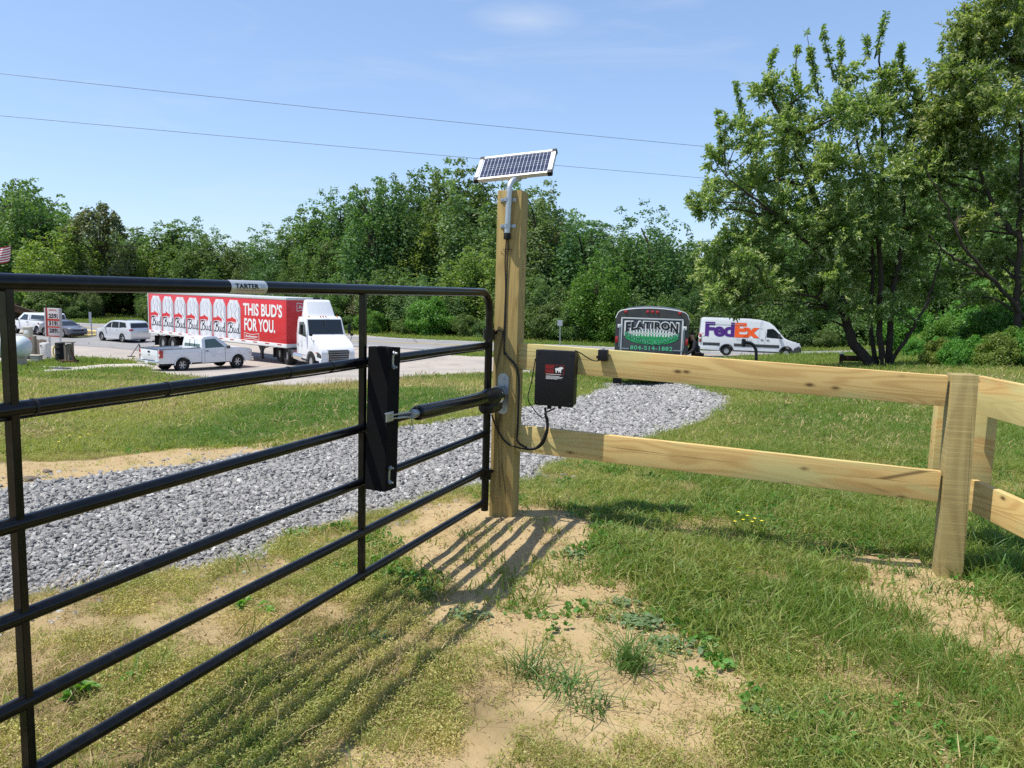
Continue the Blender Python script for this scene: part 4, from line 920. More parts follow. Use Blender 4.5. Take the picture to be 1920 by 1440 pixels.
# ------------------------------------------------ pickup
def pickup(P, rz, label, paint='white', glass='glass_g', cap=False, tow=False):
    t = thing('pickup_truck', label, 'pickup truck', tuple(P), rz); L, W = 5.71, 2.03; h = L / 2; fwx, rwx = h - .97, -h + 1.35; r = .40; df = bender(W, L, 1.22, 1.88, .17, .7, .09, .0)
    cabr = h - 3.22                       # rear wall of the cab
    top = [(cabr, .52), (cabr, 1.22), (cabr + .05, 1.74), (cabr + .18, 1.86), (cabr + .8, 1.90), (cabr + 1.02, 1.85), (h - 1.50, 1.30), (h - 1.36, 1.25), (h - .6, 1.21), (h - .14, 1.14), (h - .03, 1.02), (h, .62), (h - .05, .45)]
    ar = under(h - .06, cabr, .45, [fwx], .47, r)
    prism('cab_body', ar[1:-1] + [(cabr, .45)] + top, -W / 2 + .02, W / 2 - .02, M[paint], t, np.linspace(cabr + .4, h - .3, 6), (.75, 1.22, 1.45, 1.7), df, .035)
    bedt = 1.27
    for s in (-1, 1):
        ar = under(cabr - .03, -h + .06, .50, [rwx], .48, r); y0, y1 = sorted((s * (W / 2 - .02), s * (W / 2 - .12)))
        prism('bed_side', ar[1:-1] + [(-h + .04, .52), (-h + .04, bedt), (cabr - .03, bedt), (cabr - .03, .50)], y0, y1, M[paint], t, np.linspace(-h + .4, cabr - .4, 4), (.8, 1.0), df, .02)
        bx('bed_rail_cap', t, (( -h + cabr) / 2 + .02, s * (W / 2 - .075), bedt + .012), (cabr + h - .1, .10, .025), 'trim', .008)
        prism('wheel_arch_lip', arc(rwx, r, .50, 0, math.pi, 12) + arc(rwx, r, .455, math.pi, 0, 12), *sorted((s * (W / 2 + .012), s * (W / 2 - .06))), M[paint], t)
        prism('wheel_arch_lip', arc(fwx, r, .49, 0, math.pi, 12) + arc(fwx, r, .445, math.pi, 0, 12), *sorted((s * (W / 2 - .0), s * (W / 2 - .08))), M[paint], t)
        wb = bx('tail_light', t, (-h + .13, s * (W / 2 - .06), 1.03), (.19, .14, .40), 'tail', .02)
        bx('reverse_light', t, (-h + .036, s * (W / 2 - .06), .98), (.012, .10, .10), 'label_w', .003)
        bx('headlight', t, (h - .13, s * (W / 2 - .25), .92), (.26, .36, .28), 'head', .03)
        MB().box((cabr + 1.55, s * (W / 2 + .11), 1.28), (.12, .20, .17 if not tow else .34)).build('wing_mirror', M['trim'], t, smooth=True, bevel=.03)
        MB().bar((cabr + 1.55, s * (W / 2 - .06), 1.22), (cabr + 1.55, s * (W / 2 + .05), 1.26), .04, .04).build('mirror_arm', M['trim'], t)
        bx('door_handle', t, (cabr + .30, s * (W / 2 - .012), 1.10), (.17, .03, .045), 'blkplastic', .008)
        for (x, n_) in ((cabr + .16, 'door_seam'), (cabr + 1.42, 'door_seam')): bx(n_, t, (x, s * (W / 2 - .018), .86), (.012, .012, .70), 'trim', 0)
    bx('bed_front_wall', t, (cabr - .07, 0, .92), (.05, W - .22, .68), paint); bx('bed_floor', t, ((-h + cabr) / 2, 0, .66), (cabr + h - .12, W - .2, .06), 'trim')
    tg = bx('tailgate', t, (-h + .045, 0, .93), (.07, W - .34, .66), paint, .02)
    for o_ in (bx('tailgate_handle', tg, (-h + .003, 0, 1.13), (.02, .22, .09), 'blkplastic', .006), bx('badge', tg, (-h + .004, 0, .97), (.012, .19, .07), 'chrome', .005), bx('tailgate_cap', tg, (-h + .04, 0, 1.275), (.085, W - .34, .03), 'trim', .006)): pass
    bp = bx('rear_bumper', t, (-h - .06, 0, .56), (.16, W - .08, .22), 'chrome', .03); bx('number_plate', bp, (-h - .145, 0, .57), (.01, .31, .16), 'label_w', .002); bx('bumper_step', bp, (-h - .05, 0, .675), (.12, 1.2, .015), 'rubber', .003)
    bx('front_bumper', t, (h + .02, 0, .55), (.18, W - .10, .22), 'chrome', .04); bx('grille', t, (h - .01, 0, .88), (.06, 1.1, .28), 'trim', .01)
    cg = cabr + 1.18
    side_glass(t, [[(cabr + .20, 1.25), (cabr + .24, 1.72), (cabr + .86, 1.76), (cabr + 1.40, 1.28)]], W - .04, df, glass)
    cross_glass('windscreen', t, (h - 1.52, 1.32), (cabr + 1.02, 1.84), W * .42, W * .36, 'glass'); cross_glass('rear_window', t, (cabr + .07, 1.74), (cabr, 1.24), W * .35, W * .38, glass, .012, inset=(.06, .05))
    for yy in (-.24, .24): MB().bar((cabr - .012, yy, 1.29), (cabr + .045, yy, 1.71), .02, .02).build('window_divider', M['trim'], t)
    for x in (fwx, rwx):
        for s in (-1, 1): wheel(t, x, s * (W / 2 - .17), r, .27, s, .56, 6)
    bx('chassis', t, (-.1, 0, .45), (L - .9, .95, .20), 'trim'); MB().tube([(rwx, -.8, r), (rwx, .8, r)], .07, 8).build('rear_axle', M['trim'], t)
    bx('high_brake_light', t, (cabr + .05, 0, 1.80), (.02, .32, .03), 'tail', .003)
    if cap:
        x0, x1 = -h + .05, cabr - .02; prism('bed_cap', [(x0, 1.29), (x0 + .08, 1.84), (x0 + .2, 1.90), (x1, 1.90), (x1, 1.29)], -W / 2 + .05, W / 2 - .05, M[paint], t, (), (1.6,), df, .03)
        side_glass(t, [[(x0 + .3, 1.38), (x0 + .4, 1.74), (x1 - .15, 1.74), (x1 - .15, 1.38)]], W - .10, df, 'glass', 'cap_window', off=.012); cross_glass('cap_window', t, (x0 + .08, 1.84), (x0, 1.32), W * .34, W * .38, 'glass', .012)
    if paint == 'white' and not cap:      # faint lettering on the right door (illegible in the photograph)
        m = frame((cabr + .42, -W / 2 + .012, .70), (1, 0, 0), (0, 0, 1)); q = []
        for r_, (w_, x_) in enumerate(((.55, .0), (.30, .1), (.62, .05), (.30, .12), (.24, .15))): q += stroke([(x_, .36 - r_ * .075), (x_ + w_ * .5, .375 - r_ * .075), (x_ + w_, .36 - r_ * .075)], .012)
        flat('door_print', q, M['can_g'], t, m, .006)
        tb = bx('tool_rail', t, (cabr - .35, -.2, 1.30), (.35, 1.2, .05), 'white', .01)
    return t
def Pg(x, y, dz=0): return (x, y, float(H(x, y)) + dz + .03)
def Pz(px, py, Y): a = at(px, py, Y); return (a[0], a[1], a[2])
a = at(372, 694, 43.0); pickup((a[0], a[1], float(H(a[0], a[1])) + .03), rad(54), 'white single cab pickup truck parked at an angle before the red trailer', 'white')
a = at(231, 632, 62.5); suv((a[0], a[1], float(H(a[0], a[1])) + .05), rad(149), 'silver sport utility car seen from its left side behind the red trailer')
a = at(72, 622, 68); pickup((a[0], a[1], float(H(a[0], a[1])) + .06), rad(152), 'white pickup truck with a windowed bed cap behind the fuel price sign', 'white', 'glass', cap=True)
a = at(118, 624, 66); suv((a[0], a[1], float(H(a[0], a[1])) + .06), rad(-28), 'dark grey car with its bonnet showing right of the fuel price sign', 'greycar', 4.5, 1.78, 'sedan')
# ------------------------------------------------ delivery van
def van():
    a = at(1401, 671, 56.6); L, W, HT = 7.1, 2.0, 2.72; rz = rad(-11)
    t = thing('delivery_van', 'white high roof delivery van with purple and orange lettering on the road', 'van', (a[0], a[1], float(H(a[0], a[1])) + .07), rz)
    h = L / 2; fw_, rw = h - 1.0, -h + 1.95; df = bender(W, L, 1.25, HT, .13, 1.0, .08, .0)
    top = [(h - .03, .38), (h, .62), (h - .03, .92), (h - .22, 1.10), (h - .95, 1.33), (h - 1.18, 1.45), (h - 1.92, 2.28), (h - 2.25, 2.52), (h - 2.75, 2.66), (h - 3.6, 2.72), (-h + .25, 2.72), (-h + .08, 2.62), (-h, 1.2), (-h, .42)]
    ar = under(h - .1, -h + .02, .36, [fw_, rw], .44, .36)
    prism('body', ar[1:-1] + top[::-1] + [(h - .1, .36)], -W / 2, W / 2, M['white'], t, np.linspace(-h + .4, h - .4, 9), (.6, .95, 1.25, 1.7, 2.1, 2.45), df, .045)
    side_glass(t, [[(h - 2.42, 1.44), (h - 2.40, 2.04), (h - 2.0, 2.08), (h - 1.82, 1.98), (h - 1.25, 1.40), (h - 1.4, 1.38)]], W, df)
    cross_glass('windscreen', t, (h - 1.18, 1.45), (h - 1.92, 2.28), W * .43, W * .40, 'glass')
    for s in (-1, 1):
        y0, y1 = sorted((s * (W / 2 - .02), s * (W / 2 + .022)))
        for (xa, xb) in ((-h + .25, rw - .50), (rw + .50, fw_ - .50)): prism('rub_strip', [(xa, .72), (xb, .72), (xb, .93), (xa, .93)], y0, y1, M['trim'], t, df=df, bevel=.01)
        prism('bumper_side', [(fw_ + .47, .40), (h - .02, .40), (h + .02, .72), (h - .12, .90), (fw_ + .52, .74)], y0, y1, M['trim'], t, df=df, bevel=.01)
        prism('sill', [(rw + .5, .36), (fw_ - .5, .36), (fw_ - .5, .44), (rw + .5, .44)], *sorted((s * (W / 2 - .02), s * (W / 2 + .012))), M['trim'], t, df=df)
        for w_ in (fw_, rw): prism('wheel_arch', arc(w_, .36, .52, .1, math.pi - .1, 12) + arc(w_, .36, .44, math.pi - .1, .1, 12), *sorted((s * (W / 2 - .05), s * (W / 2 + .018))), M['trim'], t, df=df)
        bx('headlight', t, (h - .28, s * (W / 2 - .22), 1.0), (.42, .30, .22), 'head', .04); bx('tail_light', t, (-h + .06, s * (W / 2 - .09), 1.24), (.12, .16, .62), 'tail', .02)
        bx('tail_light_band', t, (-h + .058, s * (W / 2 - .088), 1.22), (.13, .17, .12), 'label_w', .01)
        bx('wing_mirror', t, (h - 1.55, s * (W / 2 + .12), 1.58), (.14, .18, .32), 'trim', .04)
        for x in (h - 2.32, h - 2.72): bx('door_handle', t, (x, s * (W / 2 + .01), 1.27), (.20, .04, .04), 'trim', .01)
        for x in (h - 2.5, h - 3.75): bx('door_seam', t, (x, s * (W / 2 - .002), 1.35), (.012, .012, 1.1), 'trim', 0)
        for (x0, x1, zz) in ((h - 3.8, h - 2.6, 2.06), (-h + .35, h - 4.0, 2.30)): bx('body_groove', t, ((x0 + x1) / 2, s * (W / 2 - .07), zz), (x1 - x0, .012, .018), 'can_g', 0)
        bx('side_marker', t, (-h + .22, s * (W / 2 + .0), 1.58), (.10, .02, .05), 'tail', .003)
    bx('rear_bumper', t, (-h - .03, 0, .50), (.20, W - .06, .28), 'trim', .04); bx('front_bumper', t, (h - .02, 0, .52), (.18, W * .8, .34), 'trim', .05); bx('grille', t, (h - .02, 0, .88), (.12, 1.0, .24), 'trim', .03)
    for x in (fw_, rw):
        for s in (-1, 1): wheel(t, x, s * (W / 2 - .13), .36, .24, s, .52, 8)
    bx('underbody', t, (0, 0, .42), (L - 1.0, W - .6, .2), 'trim')
    def side_m(off=0.0): return frame((-h, -W / 2 - .004, 0), (1, 0, 0), (0, .055, 1))
    m = side_m(); warp = None
    # lettering follows the leaning side wall
    def put(nm, s_, x, z, w, hh, mat, bold, **k):
        V, F, mv = text_geo(s_, bold, **k); P = V / mv * [w, hh] + [x, z]
        vs = []
        for p in P:
            q = df(p[0] - h, -(W / 2 + .012), p[1]); vs.append(tuple(q))
        link(nm, new_mesh(nm, vs, F, [M[mat]]), t)
    put('logo_lettering', 'Fed', .36, 1.37, 2.08, 1.06, 'purple', .04, spacing=.92); put('logo_lettering', 'Ex', 2.46, 1.37, 1.74, 1.06, 'orange', .045, spacing=.92)
    put('small_lettering', 'Express', 2.62, 1.10, 1.1, .20, 'can_g', .0)
van()
# ------------------------------------------------ semi trailer
def bowtie(w, h, nm, mat, parent, m, x, y):
    P = [(0, 0), (w * .5, h * .22), (w, 0), (w, h), (w * .5, h * .78), (0, h), (0, 0)]
    o = flat(nm, stroke([(x + a, y + b) for a, b in P], h * .07), mat, parent, m, .016)
    text('logo_lettering', 'Budweiser', w * .84, h * .36, mat, o, m, x + w * .08, y + h * .33, .02, shear=.25, off=.016)
    return o
BUD = {'B': [[(.0, .72), (.05, .95), (.22, 1.05), (.34, .95), (.30, .55), (.22, .12), (.10, -.02), (.02, .08)], [(.20, .98), (.42, 1.08), (.58, .98), (.56, .78), (.36, .62), (.58, .52), (.64, .28), (.50, .04), (.30, .0)]],
       'u': [[(.76, .52), (.70, .20), (.76, .02), (.90, .10), (1.02, .50), (.98, .12), (1.06, .02), (1.14, .12)]],
       'd': [[(1.44, .44), (1.28, .46), (1.20, .22), (1.26, .02), (1.38, .08), (1.56, 1.02), (1.46, .10), (1.56, .0), (1.66, .12)]]}
def spl(P, n=4):
    P = [np.array(p) for p in P]; o = []
    for i in range(len(P) - 1):
        p0, p1, p2, p3 = P[max(i - 1, 0)], P[i], P[i + 1], P[min(i + 2, len(P) - 1)]
        for q in np.linspace(0, 1, n + 1)[:-1]: o.append(tuple(.5 * ((2 * p1) + (-p0 + p2) * q + (2 * p0 - 5 * p1 + 4 * p2 - p3) * q * q + (-p0 + 3 * p1 - 3 * p2 + p3) * q ** 3)))
    return o + [tuple(P[-1])]
def trailer():
    A = np.array([-13.6, 46.0]); rz = rad(-37.2); d = np.array([math.cos(rz), math.sin(rz)]); n = np.array([-d[1], d[0]])
    L, W, z0, z1 = 16.15, 2.59, 1.18, 4.08
    C = A - d * L / 2 + n * W / 2; zz = float(H(*(C + d * 4))) + .02
    t = thing('box_trailer', 'long red box trailer printed with beer cans and white slogan', 'trailer', (C[0], C[1], zz), rz); h = L / 2
    bx('box_body', t, (0, 0, (z0 + z1) / 2), (L, W, z1 - z0), 'red', .02)
    bx('top_rail', t, (0, 0, z1 - .03), (L + .04, W + .04, .14), 'alu', .02); 
    for s in (-1, 1):
        bx('bottom_rail', t, (0, s * (W / 2 + .0), z0 + .05), (L + .02, .05, .24), 'label_w', .01)
        for k in range(13): bx('reflector', t, (-h + .5 + k * 1.25, s * (W / 2 + .028), z0 + .10), (.42, .008, .06), 'tail' , 0)
    bx('front_rail', t, (h + .012, 0, z0 + .05), (.05, W, .24), 'label_w', .01)
    for s in (-1, 1): bx('corner_post', t, (-h - .01, s * (W / 2 - .04), (z0 + z1) / 2), (.10, .13, z1 - z0), 'alu', .01)
    # cans on the visible (right) side
    m = frame((-h, -W / 2, 0), (1, 0, 0), (0, 0, 1))
    xs = np.linspace(.32, 11.55, 8)[:7]; cw = 1.50
    body = [(.06, 0), (.94, 0), (1, .05), (1, .80), (.93, .88), (.82, .955), (.78, 1.0), (.22, 1.0), (.18, .955), (.07, .88), (0, .80), (0, .05)]
    ch = 2.46; zb = z0 + .18; meshes = {}
    def mk(nm, polys, mat, off):
        V = []; F = []
        for p in polys: F.append(tuple(range(len(V), len(V) + len(p)))); V += [(q[0], -off, q[1]) for q in p]
        me = bpy.data.meshes.new(nm); me.from_pydata(V, [], F); me.materials.append(mat); return me
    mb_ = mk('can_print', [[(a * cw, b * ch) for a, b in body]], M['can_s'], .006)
    sw = []
    for P in ([(.35, .92), (.28, .80), (.38, .68), (.30, .56), (.46, .48)], [(.62, .90), (.70, .76), (.60, .64), (.72, .52), (.80, .46)], [(.88, .82), (.84, .66), (.92, .50)]): sw.append(mk('can_swirl', stroke(spl([(a * cw, b * ch) for a, b in P]), .06), M['can_g'], .008))
    mrim = mk('can_rim_print', [[(.22 * cw, .965 * ch), (.78 * cw, .965 * ch), (.78 * cw, .985 * ch), (.22 * cw, .985 * ch)], [(.2 * cw, .90 * ch), (.8 * cw, .90 * ch), (.8 * cw, .915 * ch), (.2 * cw, .915 * ch)], [(.05 * cw, .02 * ch), (.95 * cw, .02 * ch), (.9 * cw, .035 * ch), (.1 * cw, .035 * ch)]], M['can_g'], .008)
    mred = mk('can_red_band', [[(0, .42 * ch), (0, .50 * ch), (.32 * cw, .53 * ch), (.38 * cw, .58 * ch), (.46 * cw, .53 * ch), (.66 * cw, .50 * ch), (.68 * cw, .42 * ch), (.34 * cw, .44 * ch)]], M['red'], .010)
    mred2 = mk('can_red_line', [[(.0, .39 * ch), (.68 * cw, .40 * ch), (.68 * cw, .408 * ch), (.0, .40 * ch)]], M['red'], .010)
    bs = []
    for k in BUD:
        for P in BUD[k]: bs += stroke(spl([(a * .80 + .10, b * .60 + .36) for a, b in P]), .052 if k != 'B' else .068)
    mbud = mk('can_script', bs, M['ink'], .010)
    medge = mk('can_shade_print', [[(.93 * cw, .05 * ch), (cw, .05 * ch), (cw, .80 * ch), (.93 * cw, .86 * ch)], [(0, .05 * ch), (.04 * cw, .05 * ch), (.04 * cw, .84 * ch), (0, .80 * ch)]], M['can_g'], .007)
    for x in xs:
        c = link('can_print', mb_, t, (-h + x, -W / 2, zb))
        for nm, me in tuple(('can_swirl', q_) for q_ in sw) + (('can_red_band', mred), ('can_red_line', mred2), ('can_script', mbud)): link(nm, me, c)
    text('slogan', "THIS BUD'S", 4.0, .80, M['label_w'], t, m, 11.75, 2.90, .03, 1.0, off=.012); text('slogan', 'FOR YOU.', 3.2, .80, M['label_w'], t, m, 11.85, 1.94, .03, 1.0, off=.012)
    for o in [o_ for o_ in t.children if o_.name.startswith('slogan')]: pass
    bowtie(1.55, .42, 'bow_tie_logo', M['label_w'], t, m, 11.85, 1.40)
    mf = frame((h + .004, -W / 2, 0), (0, 1, 0), (0, 0, 1)); bowtie(1.5, .50, 'bow_tie_logo', M['label_w'], t, mf, .75, 3.32)
    bx('refrigeration_bracket', t, (h + .05, .9, z1 - .05), (.08, .5, .22), 'trim', .01)
    # landing gear
    for s in (-1, 1):
        lg = MB(); lg.box((h - 3.1, s * .85, .74), (.16, .16, .9)); lg.box((h - 3.1, s * .85, .25), (.28, .28, .05)); lg.add([(h - 3.55, s * .85 - .04, 1.18), (h - 2.65, s * .85 - .04, 1.18), (h - 3.02, s * .85 - .04, .62), (h - 3.18, s * .85 - .04, .62), (h - 3.55, s * .85 + .04, 1.18), (h - 2.65, s * .85 + .04, 1.18), (h - 3.02, s * .85 + .04, .62), (h - 3.18, s * .85 + .04, .62)], [(0, 1, 2, 3), (7, 6, 5, 4), (0, 3, 7, 4), (1, 5, 6, 2)])
        lg.build('landing_leg', M['trim'], t); MB().bar((h - 3.1, s * .85, .85), (h - 1.9, s * .85, 1.15), .06, .06).build('landing_brace', M['trim'], t)
    bx('underframe', t, (0, 0, z0 - .12), (L - .6, 1.0, .18), 'trim')
    for k, x in enumerate((-h + 1.75, -h + 3.05)):
        for s in (-1, 1): wheel(t, x, s * (W / 2 - .30), .51, .56, s, .54, 8, 'rim')
        MB().tube([(x, -1.1, .51), (x, 1.1, .51)], .08, 8).build('axle', M['trim'], t)
    for s in (-1, 1): bx('mudflap', t, (-h + .75, s * (W / 2 - .30), .62), (.02, .6, .7), 'rubber', 0); MB().bar((-h + .1, s * .8, z0), (-h + .1, s * .8, .5), .08, .08).build('guard_upright', M['trim'], t)
    MB().bar((-h + .1, -1.15, .5), (-h + .1, 1.15, .5), .1, .1).build('rear_guard', M['trim'], t); MB().bar((-h + .2, -.9, z0), (-h + 1.4, -.9, .6), .06, .06).build('brace', M['trim'], t)
    return C, d
trailer()
# ------------------------------------------------ tractor
def tractor():
    rz = rad(-54); d = np.array([math.cos(rz), math.sin(rz)]); K = np.array([-13.15, 47.4])
    zz = float(H(*(K + d * 3))) + .02
    t = thing('truck_tractor', 'white day cab semi tractor with dark grille coupled to the red trailer', 'truck', (K[0], K[1], zz), rz)
    W = 2.3; r = .51; fx = 4.55
    # x = 0 at the rear bogie centre, cab from 2.55 to 4.2, nose to 5.75
    df = lambda x, y, z: Vector((x, y * (1 - .08 * max(0, (z - 1.9)) / 1.1) * (1 - .14 * max(0, x - 4.3) / 1.4), z))
    out = under(5.72, 2.5, .62, [fx], .60, r)
    top = [(2.5, .85), (2.46, 2.75), (2.6, 2.95), (3.5, 3.02), (3.78, 2.90), (4.12, 1.98), (4.28, 1.90), (4.9, 1.72), (5.4, 1.52), (5.68, 1.33), (5.80, 1.12), (5.84, .80), (5.80, .62)]
    prism('cab_body', out[1:-1] + [(2.5, .62)] + top, -W / 2, W / 2, M['white'], t, (3, 3.6, 4.1, 4.6, 5.1, 5.5), (1.1, 1.5, 1.9, 2.3, 2.7), df, .06)
    prism('roof_fairing', [(2.45, 2.97), (3.40, 3.00), (3.32, 3.10), (2.90, 3.88), (2.70, 3.96), (2.45, 3.90)], -.84, .84, M['white'], t, (), (3.2, 3.5, 3.8), lambda x, y, z: Vector((x, y * (1 - .16 * (z - 3) / 1.0), z)), .05)
    side_glass(t, [[(2.78, 1.98), (2.78, 2.66), (3.45, 2.70), (3.72, 2.50), (3.98, 1.86)]], W, df, 'glass', 'side_window', off=.012)
    cross_glass('windscreen', t, (4.10, 2.02), (3.80, 2.84), 1.04, 1.00, 'glass', .012, inset=(.0, .0))
    bx('windscreen_bar', t, (3.98, 0, 2.44), (.03, .03, .8), 'trim', 0)
    for y in (-.85, -.16, 0, .16, .85): bx('marker_light', t, (3.60, y, 3.02), (.10, .07, .06), 'amber', .015)
    # grille
    g = prism('grille', [(5.68, .60), (5.89, .66), (5.84, 1.22), (5.68, 1.26)], -.62, .62, M['trim'], t, bevel=.02)
    for k in range(4): bx('grille_bar', g, (5.885 - k * .010, 0, .76 + k * .125), (.02, 1.16, .014), 'chrome', .005)
    for y in (-.62, .62): bx('grille_side', g, (5.84, y, .95), (.10, .04, .54), 'chrome', .01)
    for s in (-1, 1):
        hl = prism('headlight', [(5.28, .84), (5.80, .76), (5.80, .94), (5.62, 1.06), (5.26, 1.12)], *sorted((s * (W / 2 - .24), s * (W / 2 + .01))), M['trim'], t, df=df, bevel=.02); MB().lathe([(0, .001), (.0, .11), (.03, .08)], (5.74, s * .84, .92), (1, s * .5, 0), 14).build('lamp_lens', M['head'], hl, smooth=True)
        bx('turn_lamp', hl, (5.34, s * (W / 2 - .03), 1.07), (.12, .04, .07), 'amber', .01)
        mb = MB(); mb.tube([(4.0, s * 1.12, 1.92), (4.05, s * 1.42, 1.98), (4.05, s * 1.42, 2.1)], .02, 8); mb.build('mirror_arm', M['trim'], t); bx('wing_mirror', t, (4.03, s * 1.44, 2.30), (.12, .17, .55), 'blkplastic', .05)
        mb = MB(); mb.tube([(4.9, s * 1.0, 1.55), (4.9, s * 1.18, 1.78), (4.86, s * 1.22, 1.95)], .016, 8); mb.build('hood_mirror_arm', M['trim'], t); bx('hood_mirror', t, (4.86, s * 1.22, 2.04), (.10, .20, .15), 'blkplastic', .05)
        bx('door_handle', t, (2.72, s * (W / 2 + .004), 1.35), (.06, .03, .20), 'trim', .01)
        for x in (2.62, 4.05): bx('door_seam', t, (x, s * (W / 2 - .001), 1.5), (.014, .012, 1.5), 'can_g', 0)
        MB().tube([(2.0, s * .92, .66), (3.35, s * .92, .66)], .30, 20).build('fuel_tank', M['chrome'], t, smooth=True); 
        for k in range(2): bx('cab_step', t, (3.6, s * 1.02, .50 + k * .32), (.55, .28, .05), 'chrome', .01)
        bx('side_skirt', t, (3.0, s * 1.0, .95), (.9, .2, .10), 'trim', .02)
        bx('frame_rail', t, (1.6, s * .42, .85), (7.2, .09, .26), 'trim', .01); bx('mudflap', t, (-1.35, s * .95, .55), (.03, .6, .6), 'rubber', 0)
        for x in (-.66, .66): wheel(t, x, s * (W / 2 - .30), r, .56, s, .54, 8, 'rim')
        wheel(t, fx, s * (W / 2 - .17), r, .30, s, .56, 8, 'rim')
    m = frame((3.22, -W / 2 - .003, 1.42), (1, 0, 0), (0, 0, 1)); c = [(.14 * math.cos(a), .2 * math.sin(a)) for a in np.linspace(0, 2 * math.pi, 15)[:-1]]; flat('door_emblem', [c], M['can_g'], t, m, .004); flat('door_emblem_mark', [[(x * .5, y * .35) for x, y in c]], M['label_w'], t, m, .007)
    bx('front_bumper', t, (5.72, 0, .56), (.26, 2.1, .42), 'white', .06); bx('bumper_intake', t, (5.86, 0, .50), (.03, 1.0, .14), 'trim', .01); bx('fifth_wheel', t, (0, 0, 1.10), (.95, .8, .10), 'trim', .02)
    for x in (-.66, .66): MB().tube([(x, -1, r), (x, 1, r)], .12, 10).build('drive_axle', M['trim'], t)
    bx('battery_box', t, (1.55, -.85, .70), (.5, .45, .45), 'trim', .03)
tractor()
# ------------------------------------------------ enclosed cargo trailer with the company lettering
def cargo():
    bL = at(1150, 725, 22.6); bR = at(1283, 729, 22.6); C = (bL + bR) / 2; rz = rad(90 + 1.0 - 4)     # local +x points away from us
    Wd = 2.12; zg = float(H(C[0], C[1]))
    t = thing('cargo_trailer', 'charcoal enclosed cargo trailer with fencing company lettering on its rear door', 'trailer', (C[0], C[1], zg + .01), rad(79.6)); L = 4.9
    z0, zt = .52, 2.30
    def roof(n=33, w=Wd / 2, z=zt, crown=.12, rr=.20):
        P = []
        for k in range(n):
            u = -1 + 2 * k / (n - 1); y = u * w; q = max(0, abs(u) - .82) / .18; zz = z - crown * u * u - rr * (1 - math.sqrt(max(0, 1 - q * q))); P.append((y, zz))
        return P
    R = roof(); 
    def yz(name, prof, x0, x1, mat, par, sm=True):
        V = [(x, y, z) for x in (x0, x1) for y, z in prof]; n = len(prof)
        return MB().add(V, [tuple(range(n)), tuple(range(2 * n - 1, n - 1, -1))] + [(i, (i + 1) % n, n + (i + 1) % n, n + i) for i in range(n)]).build(name, M[mat], par, smooth=sm)
    yz('box_body', [(-Wd / 2, z0)] + R + [(Wd / 2, z0)], .02, L, 'charcoal', t)
    # roof edge trim
    MB().tube([(-.01, y, z + .005) for y, z in R] , .018, 8).build('roof_trim', M['alu'], t, smooth=True)
    yz('rear_header', [(-Wd / 2, z0)] + R + [(Wd / 2, z0), (Wd / 2 - .14, z0), (Wd / 2 - .14, 2.04), (-Wd / 2 + .14, 2.04), (-Wd / 2 + .14, z0)], -.03, .02, 'darkpaint', t, False)
    for y in (-.78, -.14, 0, .14, .78): MB().lathe([(0, .05), (.02, .045), (.03, .02)], (-.03, y, 2.20 - .02 * abs(y)), (-1, 0, 0), 12).build('marker_light', M['tail'], t, smooth=True)
    # door: rear ramp with aluminium frame; seen from behind, right in the picture is local -y
    dw, d0, d1 = Wd / 2 - .16, z0 + .02, 2.02
    dr = bx('rear_door', t, (-.035, 0, (d0 + d1) / 2), (.03, dw * 2, d1 - d0), 'charcoal', .004)
    for (c, s) in (((-.055, 0, d1 - .02), (.02, dw * 2, .045)), ((-.055, dw - .02, (d0 + d1) / 2), (.02, .045, d1 - d0)), ((-.055, -dw + .02, (d0 + d1) / 2), (.02, .045, d1 - d0)), ((-.055, 0, d0 + .02), (.02, dw * 2, .045))): bx('door_trim', dr, c, s, 'alu', .002)
    for s in (-1, 1):
        MB().tube([(-.075, s * (dw + .03), 1.15), (-.075, s * (dw + .03), 1.78)], .014, 8).build('lock_rod', M['zinc'], dr, smooth=True)
        bx('hinge', dr, (-.06, s * (dw + .045), 1.76), (.03, .10, .10), 'label_w', .003); bx('latch', dr, (-.07, s * (dw - .12), 1.10), (.02, .28, .03), 'zinc', .002)
        bx('tail_light', t, (-.04, s * (Wd / 2 - .05), 1.36), (.03, .08, .19), 'tail', .008)
        bx('fender_step', t, (.10, s * (Wd / 2 - .1), .40), (.30, .36, .05), 'alu', .01)
    m = frame((-.052, dw, 0), (0, -1, 0), (0, 0, 1)); Wm = dw * 2
    def wp(x, y):                                                      # FLATIRON: tall at the ends, arched below
        u = (x - Wm / 2) / (Wm * .42); zt_ = 1.93 - .02 * u * u; zb_ = 1.70 - .16 * u ** 2 * abs(u) ** .5; return (x, zb_ + (zt_ - zb_) * y)
    o = text('lettering_outline', 'FLATIRON', Wm * .88, 1, M['label_w'], dr, m, Wm * .055, 0, .105, 1.07, warp=lambda x, y: wp(x, -.06 + y * 1.12), off=.004)
    text('lettering', 'FLATIRON', Wm * .84, 1, M['ink'], o, m, Wm * .08, 0, .05, 1.09, warp=lambda x, y: wp(x, .04 + .90 * y), off=.008)
    gr_ = [[(Wm / 2 + .78 * math.cos(a), 1.50 + (.13 if math.sin(a) > 0 else .26) * math.sin(a)) for a in np.linspace(0, 2 * math.pi, 25)[:-1]]]
    g_ = flat('green_oval', gr_, M['grn_print'], dr, m, .0035)
    pk = []
    for k in range(19):
        x = Wm / 2 - .76 + k * .0845 - .035; u = (x - Wm / 2) / .8; b = 1.50 - .02; tt = 1.665 - .11 * u * u; pk.append([(x, b), (x + .05, b), (x + .05, tt), (x + .025, tt + .045), (x, tt)])
    pk.append([(Wm / 2 - .76, 1.555), (Wm / 2 + .76, 1.555), (Wm / 2 + .72, 1.585), (Wm / 2 - .72, 1.585)])
    flat('picket_print', pk, M['label_w'], g_, m, .006)
